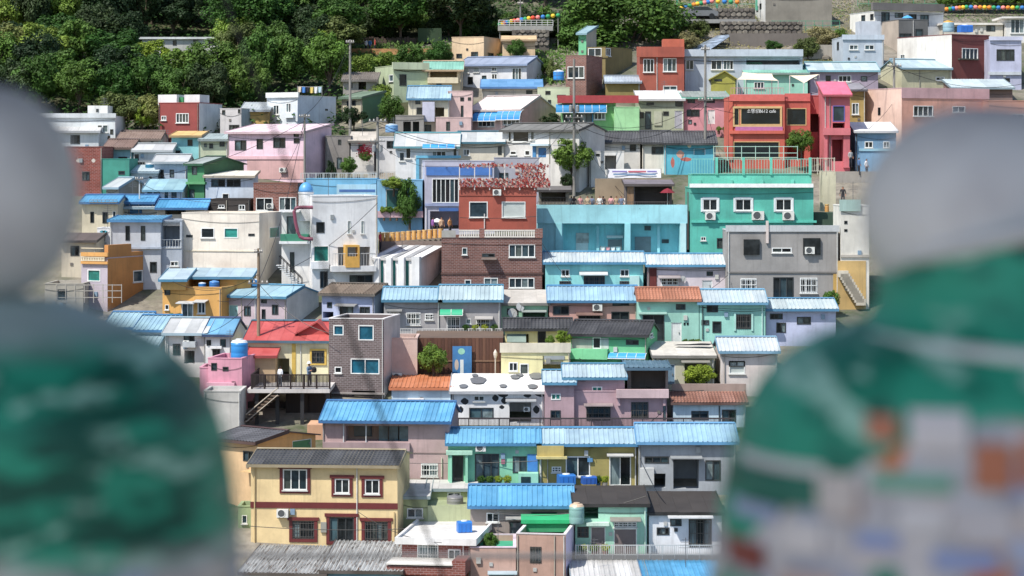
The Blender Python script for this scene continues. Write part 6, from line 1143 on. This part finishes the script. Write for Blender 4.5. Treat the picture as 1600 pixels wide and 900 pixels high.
# ------------------------------------------------------------------ people
def person_mesh(pose):
    sit = pose == 'sit'; J = [((0, 0, .92), .135), ((0, 0, 1.12), .12), ((0, 0, 1.32), .14), ((0, 0, 1.45), .055), ((0, -.01, 1.53), .085), ((0, -.01, 1.64), .085)]; E = [(0, 1), (1, 2), (2, 3), (3, 4), (4, 5)]
    for s in (-1, 1):
        n = len(J)
        if pose == 'arms': arm = [((s*.18, 0, 1.36), .06), ((s*.25, -.08, 1.12), .046), ((s*.12, -.3, 1.18), .036), ((s*.07, -.36, 1.22), .034)]
        else: arm = [((s*.18, 0, 1.36), .06), ((s*.24, .02, 1.1), .046), ((s*.23, -.08, .88), .036), ((s*.22, -.11, .8), .034)]
        J += arm; E += [(2, n), (n, n+1), (n+1, n+2), (n+2, n+3)]; n = len(J)
        if sit: J += [((s*.1, -.06, .88), .09), ((s*.12, -.46, .86), .07), ((s*.12, -.46, .46), .05), ((s*.12, -.6, .43), .04)]
        else: J += [((s*.09, 0, .86), .09), ((s*.1, -.02, .48), .066), ((s*.11, .03, .09), .045), ((s*.12, -.12, .04), .04)]
        E += [(0, n), (n, n+1), (n+1, n+2), (n+2, n+3)]
    me = bpy.data.meshes.new('person_skin'); me.from_pydata([j[0] for j in J], E, []); o = bpy.data.objects.new('person_skin', me); COL.objects.link(o)
    o.modifiers.new('skin', 'SKIN'); o.modifiers.new('sub', 'SUBSURF').levels = 1
    for v, j in zip(me.skin_vertices[0].data, J): v.radius = (j[1], j[1]*.85)
    me.skin_vertices[0].data[0].use_root = True
    dg = bpy.context.evaluated_depsgraph_get(); out = bpy.data.meshes.new_from_object(o.evaluated_get(dg)); bpy.data.objects.remove(o); return out
PM = {p: person_mesh(p) for p in ('stand', 'arms', 'sit')}
def person(px, pb, Y, pose, shirt, trousers, label, rot=0.0, hat=None, grp=None, sc=1.0):
    me = PM[pose].copy(); me.materials.clear()
    for mt in (MT('cloth', shirt), MT('cloth', trousers), MT('cloth', 'a87860'), MT('cloth', '241c1a')): me.materials.append(mt)
    for p in me.polygons:
        c = p.center; i = 0; p.use_smooth = True
        if c.z < .93 and not (abs(c.x) > .17 and c.z > .7): i = 1
        if c.z > 1.42 or (abs(c.x) > .17 and c.z < 1.02) or (c.y < -.22 and c.z > 1.0): i = 2
        if c.z > 1.575 or (c.z > 1.46 and c.y > -.02): i = 3
        if c.z < .09 and pose != 'sit': i = 3
        p.material_index = i
    M = T(at(px, pb, Y)-Vector((0, 0, .41*sc if pose == 'sit' else 0))) @ Rz(rot) @ Sc(sc, sc, sc); t = thing('person', label, 'person', M, grp); link('body', me, M, t)
    if hat: link('hat', MB().lathe([(.17, 1.6), (.17, 1.615), (.11, 1.62), (.1, 1.7), (.05, 1.74)], 12).mesh('hat', MT('cloth', hat)), M, t)
    return t
DY = yrow(664)
person(438, 608, DY+1.6, 'stand', 'e4e6ea', '5a6470', 'person in a white shirt standing on the raised deck', 2.4, sc=.98)
pp = person(483, 608, DY+1.2, 'arms', '6c8098', '2c2e34', 'person in a white cap and blue grey top holding a dark bag on the deck', .9, 'eceae6', sc=1.12)
link('bag', MB().lathe([(.1, 1.05), (.17, 1.12), (.17, 1.3), (.09, 1.38)], 10, oy=-.36, ox=.05).mesh('bag', MT('cloth', '1c1a1e')), WM[pp], pp)
cols = [('d8d8d4', '3a3a44', 'white'), ('3a3436', '2c2c30', 'black'), ('d8a0a0', '4a4a50', 'pink'), ('b8a488', '303038', 'tan'), ('6f7c94', '2c2e34', 'blue grey')]
for i in range(11):
    s, tr, nm = cols[i % 5]; px = 890+9.0*i+random.uniform(-3, 3); person(px, 328, C25.Y+(1.5 if i % 2 else 3.0), 'sit', s, tr, f'person in a {nm} top sitting on the cafe terrace', random.choice([0, .3, 3.1, -.4, 2.8]), None, f'people in {nm} tops on the cafe terrace', sc=.95)
for px, pb, Y, s, tr, lb in ((676, 370, C23.Y+8.6, '8a5a9a', '3a3a44', 'person in a purple top under the white parasol'), (690, 370, C23.Y+8.4, 'd8b898', '6a5a50', 'person in a tan top on the street by the lilac building'), (703, 370, C23.Y+8.6, 'd89a60', '4a4a50', 'person in an orange top on the street by the lilac building'), (594, 393, C23.Y+6.4, 'b03048', '2c2c34', 'person in a red top beside the gallery wall'), (1354, 276, yrow(282), 'e8e4e4', '3a3a44', 'person in a white top on the lane by the blue house'), (1342, 274, yrow(284), '4a6a94', '2c2c34', 'person in a blue top on the lane by the blue house'), (1317, 322, C26.Y+3.8, '2c2c30', '3c3c44', 'person in black beside the orange posts'), (572, 84, yrow(83), 'e0e0e0', '30303a', 'person in a white top on the sandy path'), (578, 84, yrow(83), '3a6a9a', '30303a', 'person in a blue top on the sandy path'), (586, 83, yrow(83), 'c05048', '30303a', 'person in a red top on the sandy path'), (1329, 262, yrow(280), 'a8a8a8', '3a3a44', 'person in a grey top on the lane by the pink tower')):
    person(px, pb, Y, 'stand', s, tr, lb, random.uniform(0, 6.28))
slab('pavement', '', '', 1304, 1420, 268, 286, yrow(284), 6, '9a948c', 'concrete', True)
slab('pavement', '', '', 592, 720, 371, 384, C23.Y+7.9, 4, '9a948c', 'concrete', True)
# ------------------------------------------------------------------ viewing platform and the two painted statues
dk = thing('viewing_platform', 'planked viewing platform carrying the two painted statues', 'platform', T((0, 0, -1.75)))
for i in range(40): block('plank', 'wood', random.choice(['8a7460', '7d6853', '957e68']), T((0, 0, -1.75)), -4, 4, -1.0+i*.15, -1.0+i*.15+.14, -.12, 0, dk)
block('beam', 'concrete', '77706a', T((0, 0, -1.75)), -4, 4, -1, 5, -1.2, -.125, dk)
def paint_mat(name, right):
    m, t, b = nodes(name); L = t.links; tc = N(t, 'ShaderNodeTexCoord'); sx = N(t, 'ShaderNodeSeparateXYZ'); L.new(tc.outputs['Object'], sx.inputs[0]); v = tc.outputs['Object']
    mp = N(t, 'ShaderNodeMapping'); mp.inputs['Scale'].default_value = (1, .3, 1.5 if right else 2.2); L.new(v, mp.inputs[0]); v2 = mp.outputs[0]
    blot = noise(t, v2, 9 if right else 7, 4); g = mix(t, ramp(t, blot, .44, .54), lin('137a62'), lin('2fa584')); g = mix(t, ramp(t, noise(t, v2, 11, 2), .56, .62), g, lin('a4d4be')); g = mix(t, ramp(t, noise(t, v2, 6, 3), .54, .6), g, lin('0c5a49'))
    # village panels painted on the lower coat
    vo = N(t, 'ShaderNodeTexVoronoi', distance='CHEBYCHEV'); vo.inputs['Scale'].default_value = 17; vo.inputs['Randomness'].default_value = .75; L.new(v2, vo.inputs['Vector'])
    sc_ = N(t, 'ShaderNodeSeparateColor'); L.new(vo.outputs['Color'], sc_.inputs[0]); cr = N(t, 'ShaderNodeValToRGB'); cr.color_ramp.interpolation = 'CONSTANT'; e = cr.color_ramp.elements
    pal = [(0, 'dedada'), (.2, 'ceccd0'), (.36, 'e4dcd4'), (.5, 'b4c0dc'), (.58, 'dcd0cc'), (.72, 'e8e4e4'), (.8, '94a8d8'), (.86, 'cbb0a4'), (.9, 'd8804c'), (.945, 'a85040'), (.965, '3a9a7c')]
    while len(e) < len(pal): e.new(.5)
    for q, (p, hx) in zip(e, pal): q.position = p; q.color = (*lin(hx), 1)
    L.new(sc_.outputs[0], cr.inputs[0]); vil = mix(t, ramp(t, vo.outputs['Distance'], .36, .5, cb=(.7, .7, .7, 1)), cr.outputs[0], lin('b0adb0')); vil = mix(t, ramp(t, noise(t, v, 20, 2), .45, .7, cb=(.6, .6, .6, 1)), vil, lin('dcd6d4'))
    # boundary height wobbles with noise
    ad = N(t, 'ShaderNodeMath', operation='MULTIPLY_ADD'); L.new(noise(t, v, 4.5, 3), ad.inputs[0]); ad.inputs[1].default_value = .16 if right else .05; L.new(sx.outputs[2], ad.inputs[2])
    lo_, hi = PB['right' if right else 'left']
    if right:
        ng = N(t, 'ShaderNodeMath', operation='MULTIPLY_ADD'); L.new(sx.outputs[0], ng.inputs[0]); ng.inputs[1].default_value = -.7; ng.inputs[2].default_value = -.098
        mx = N(t, 'ShaderNodeMath', operation='MAXIMUM'); L.new(ng.outputs[0], mx.inputs[0]); mx.inputs[1].default_value = 0
        a2 = N(t, 'ShaderNodeMath', operation='ADD'); L.new(ad.outputs[0], a2.inputs[0]); L.new(mx.outputs[0], a2.inputs[1]); ad = a2
    a = mix(t, ramp(t, ad.outputs[0], 0, 1), vil, g) if False else None
    mr = N(t, 'ShaderNodeMapRange'); L.new(ad.outputs[0], mr.inputs[0]); mr.inputs[1].default_value = lo_; mr.inputs[2].default_value = hi
    a = mix(t, mr.outputs[0], vil, g)
    if not right:
        mr2 = N(t, 'ShaderNodeMapRange'); L.new(ad.outputs[0], mr2.inputs[0]); mr2.inputs[1].default_value = PB['top'][0]; mr2.inputs[2].default_value = PB['top'][1]; a = mix(t, mr2.outputs[0], a, lin('a8bab4'))
    L.new(a, b.inputs['Base Color']); b.inputs['Roughness'].default_value = .55; bump(t, b, noise(t, v, 30, 3), .3, .01); return m
def head_mat():
    m, t, b = nodes('statue_stone'); tc = N(t, 'ShaderNodeTexCoord'); a = mix(t, ramp(t, noise(t, tc.outputs['Object'], 3.5, 3), .4, .62), lin('cfcac9'), lin('efebe8')); t.links.new(a, b.inputs['Base Color']); b.inputs['Roughness'].default_value = .7; bump(t, b, noise(t, tc.outputs['Object'], 25, 3), .2, .01); return m
ZB = -1.75
def zl(row, Y): return kz(row)*Y-ZB           # local height of a photo row at a statue
YR, YL = 3.3, 3.6
PB = {'right': (zl(622, YR)+.078, zl(616, YR)+.082), 'left': (zl(835, YL), zl(800, YL)+.02), 'top': (zl(545, YL)+.02, zl(505, YL)+.03)}
HM = head_mat()
def ring_body(rows, cx, Y, dep, bottom_hw, name, mt, M, parent, sub=2, ex=2.3):
    q = Y/F; prof = [(bottom_hw*1.02, 0.0), (bottom_hw, .3)]+[(hw*q, zl(r, Y)) for r, hw in rows]; m = MB(); seg = 32; rings = []
    for hw, z in prof:
        n = len(m.v)
        for j in range(seg):
            a = 2*math.pi*j/seg; c, s = math.cos(a), math.sin(a); rr = (abs(c)**ex+abs(s)**ex)**(-1/ex); m.v.append((hw*rr*c, min(hw, .34)*dep*rr*s, z))
        rings.append(n)
    for a, b in zip(rings, rings[1:]):
        for j in range(seg): jj = (j+1) % seg; m.f.append((a+j, a+jj, b+jj, b+j)); m.m.append(0)
    m.f.append(tuple(rings[-1]+j for j in range(seg))); m.f.append(tuple(rings[0]+j for j in reversed(range(seg)))); m.m += [0, 0]
    o = link(name, m.mesh(name, mt, True), M, parent); md = o.modifiers.new('subdivision', 'SUBSURF'); md.levels = 1; md.render_levels = 2; return o
def head(cx, cy, rx, rz, Y, M, parent, cx0):
    q = Y/F; m = MB(); n = 18; prof = []
    for i in range(n): a = -math.pi/2+math.pi*(i+.5)/n; prof.append((rx*q*math.cos(a)**.9, zl(cy, Y)+rz*q*math.sin(a)))
    m.lathe(prof, 32, ox=(cx-cx0)*q, sy=1.05); h = link('head', m.mesh('head', HM, True), M, parent)
    f = MB().lathe([(.012, -.03), (.026, -.012), (.022, .012), (.008, .035)], 10); link('nose', f.mesh('nose', HM, True), M @ T(((cx-cx0)*q, rx*q*1.04, zl(cy+8, Y))), h)
    for s in (-1, 1): link('eye', MB().lathe([(.006, -.014), (.014, -.006), (.014, .006), (.006, .014)], 10, sy=.5).mesh('eye', MT('paint', '3a3438'), True), M @ T(((cx-cx0)*q+s*.055, rx*q*1.0, zl(cy-20, Y))), h)
    return h
def statues():
    cx = 1560; M = T((k(cx)*YR, YR, ZB)); q = YR/F
    r = thing('painted_statue', 'painted statue with green collar and village scene on its coat', 'statue', M)
    RR = [(1300, 462), (1000, 458), (880, 450), (800, 438), (720, 422), (650, 402), (600, 376), (560, 340), (530, 292), (508, 240), (492, 190)]
    body = ring_body(RR, cx, YR, 1.0, 465*q, 'coat', paint_mat('coat_right', True), M, r)
    # collar with a slanted top edge and pale rim
    gm = MATS.get('collar') or None; cm = paint_mat('collar_right', True); seg = 40
    def ring(row_l, row_r, hw, dep, wob=0): return [((hw*q)*math.cos(a), dep*q*math.sin(a), zl((row_l+row_r)/2+(row_r-row_l)/2*math.cos(a), YR)) for a in [2*math.pi*j/seg for j in range(seg)]]
    R = [ring(528, 562, 236, 300), ring(500, 530, 205, 262), ring(470, 470, 188, 240), ring(430, 410, 184, 232), ring(402, 318, 180, 228), ring(394, 310, 168, 216), ring(410, 330, 150, 196)]
    m = MB()
    for p in R: m.v += p
    for i in range(len(R)-1):
        for j in range(seg): jj = (j+1) % seg; m.f.append((i*seg+j, i*seg+jj, (i+1)*seg+jj, (i+1)*seg+j)); m.m.append(0)
    link('collar', m.mesh('collar', cm, True), M, r)
    for rows, hw, dp, rad in (((402, 314), 182, 229, .012), ((520, 556), 236, 302, .011)):
        pts = [Vector(p) for p in ring(rows[0], rows[1], hw, dp)]; pts.append(pts[0]); link('collar_rim', MB().tube(pts, rad, 8, cap=False).mesh('collar_rim', MT('paint', 'ece8e4'), True), M, r)
    head(1540, 335, 193, 172, YR, M, r, cx)
    # painted blocks of the village scene, laid on the coat surface
    def patch(x0, x1, y0, y1, hx):
        m = MB(); n = 5; g = []
        for j in range(n+1):
            for i in range(n+1):
                px, row = x0+(x1-x0)*i/n, y0+(y1-y0)*j/n; z = zl(row, YR); hw = None
                for (ra, ha), (rb, hb) in zip(RR, RR[1:]):
                    if ra >= row >= rb: hw = ha+(hb-ha)*(row-ra)/(rb-ra)
                hw = (hw or 450)*q; X = (px-1560)*q; dp = min(hw, .34); f = max(0, 1-(abs(X)/hw)**2.3); g.append((X, -dp*f**(1/2.3)-.006, z))
        m.v = g; w_ = n+1
        for j in range(n):
            for i in range(n): m.f.append((j*w_+i, (j+1)*w_+i, (j+1)*w_+i+1, j*w_+i+1)); m.m.append(0)
        link('painted_patch', m.mesh('painted_patch', MT('paint', hx), True), M, r)
    for a in ((1448, 1500, 648, 712, 'd07a50'), (1510, 1562, 640, 706, 'd07a50'), (1306, 1346, 614, 648, 'd07a50'), (1362, 1440, 604, 660, 'e8e0de'), (1310, 1420, 694, 718, '6fb89c'), (1290, 1346, 780, 802, '94a8dc'), (1392, 1480, 800, 826, '94a8dc'), (1136, 1190, 760, 782, 'b0bce0'), (1126, 1170, 816, 856, '9a4434'), (1190, 1244, 776, 820, 'e8e0dc'), (1320, 1346, 826, 862, '3a9a7c'), (1150, 1250, 712, 754, '1a7a62'), (1148, 1250, 690, 706, 'e4e0dc'), (1430, 1500, 738, 790, 'dcd6d8'), (1520, 1580, 722, 770, 'ece8e6'), (1345, 1410, 738, 776, 'e8e4e4'), (1190, 1262, 846, 888, 'd8b8a8'), (1500, 1560, 828, 858, '9aaee0'), (1240, 1290, 700, 760, 'dcd0c8'), (1560, 1600, 860, 900, '9aaee0'), (1420, 1480, 850, 896, 'e4dede'), (1350, 1400, 880, 920, 'c8a898')): patch(*a)
    cx = -25; M = T((k(cx)*YL, YL, ZB)); q = YL/F
    l = thing('painted_statue', 'painted statue with plain round head and green hills on its coat', 'statue', M)
    ring_body([(1300, 408), (1000, 404), (900, 402), (800, 394), (700, 380), (640, 362), (590, 332), (550, 292), (520, 246), (495, 195), (478, 150), (462, 118)], cx, YL, 1.0, 412*q, 'coat', paint_mat('coat_left', False), M, l)
    head(-25, 302, 148, 170, YL, M, l, cx)
statues()
# guard cable in front of the platform
def guard():
    Y = 8.0; a, b = at(200, 866, Y), at(1330, 872, Y)
    t = thing('guard_cable', 'slack steel guard cable strung just beyond the two statues', 'cable', T(a)); pts = [a.lerp(b, i/10)-a for i in range(11)]
    link('wire', MB().tube(pts, .009, 6).mesh('wire', MT('paint', '6f7072')), T(a), t)
    for p in (Vector((0, 0, 0)), b-a): link('cable_post', MB().tube([p+Vector((0, 0, .08)), Vector((p.x, p.y, zterr(Y)-a.z-.3))], .04, 8).mesh('cable_post', MT('paint', '77787a')), T(a), t)
guard()

def bench():
    for Y in (C25.Y+1.5, C25.Y+3.0):
        a, b = at(886, 328, Y), at(990, 328, Y); M = T(a+Vector((0, .1, 0))); W = b.x-a.x; t = thing('bench', 'long wooden bench on the cafe terrace', 'bench', M, 'benches on the cafe terrace')
        block('seat', 'wood', '6b5442', M, 0, W, -.2, .2, .38, .43, t)
        for x in (.1, W/2, W-.2): block('leg', 'wood', '4f3e32', M, x, x+.08, -.18, .18, 0, .378, t)
bench()
def pavilion():  # roof and posts out of view, added to keep sun off the statues
    M = T((0, 0, ZB)); t = thing('pavilion_roof', 'added unseen timber roof that shades the two painted statues', 'shelter', M)
    link('roof_slab', MB().box(-4.2, 4.2, 1.7, 5.2, 3.55, 3.7).mesh('roof_slab', MT('wood', '6f5c4a')), M, t)
    for x in (-3.9, 3.9):
        for y in (1.9, 4.8): block('post', 'wood', '6b5848', M, x-.08, x+.08, y-.08, y+.08, 0, 3.548, t)
pavilion()
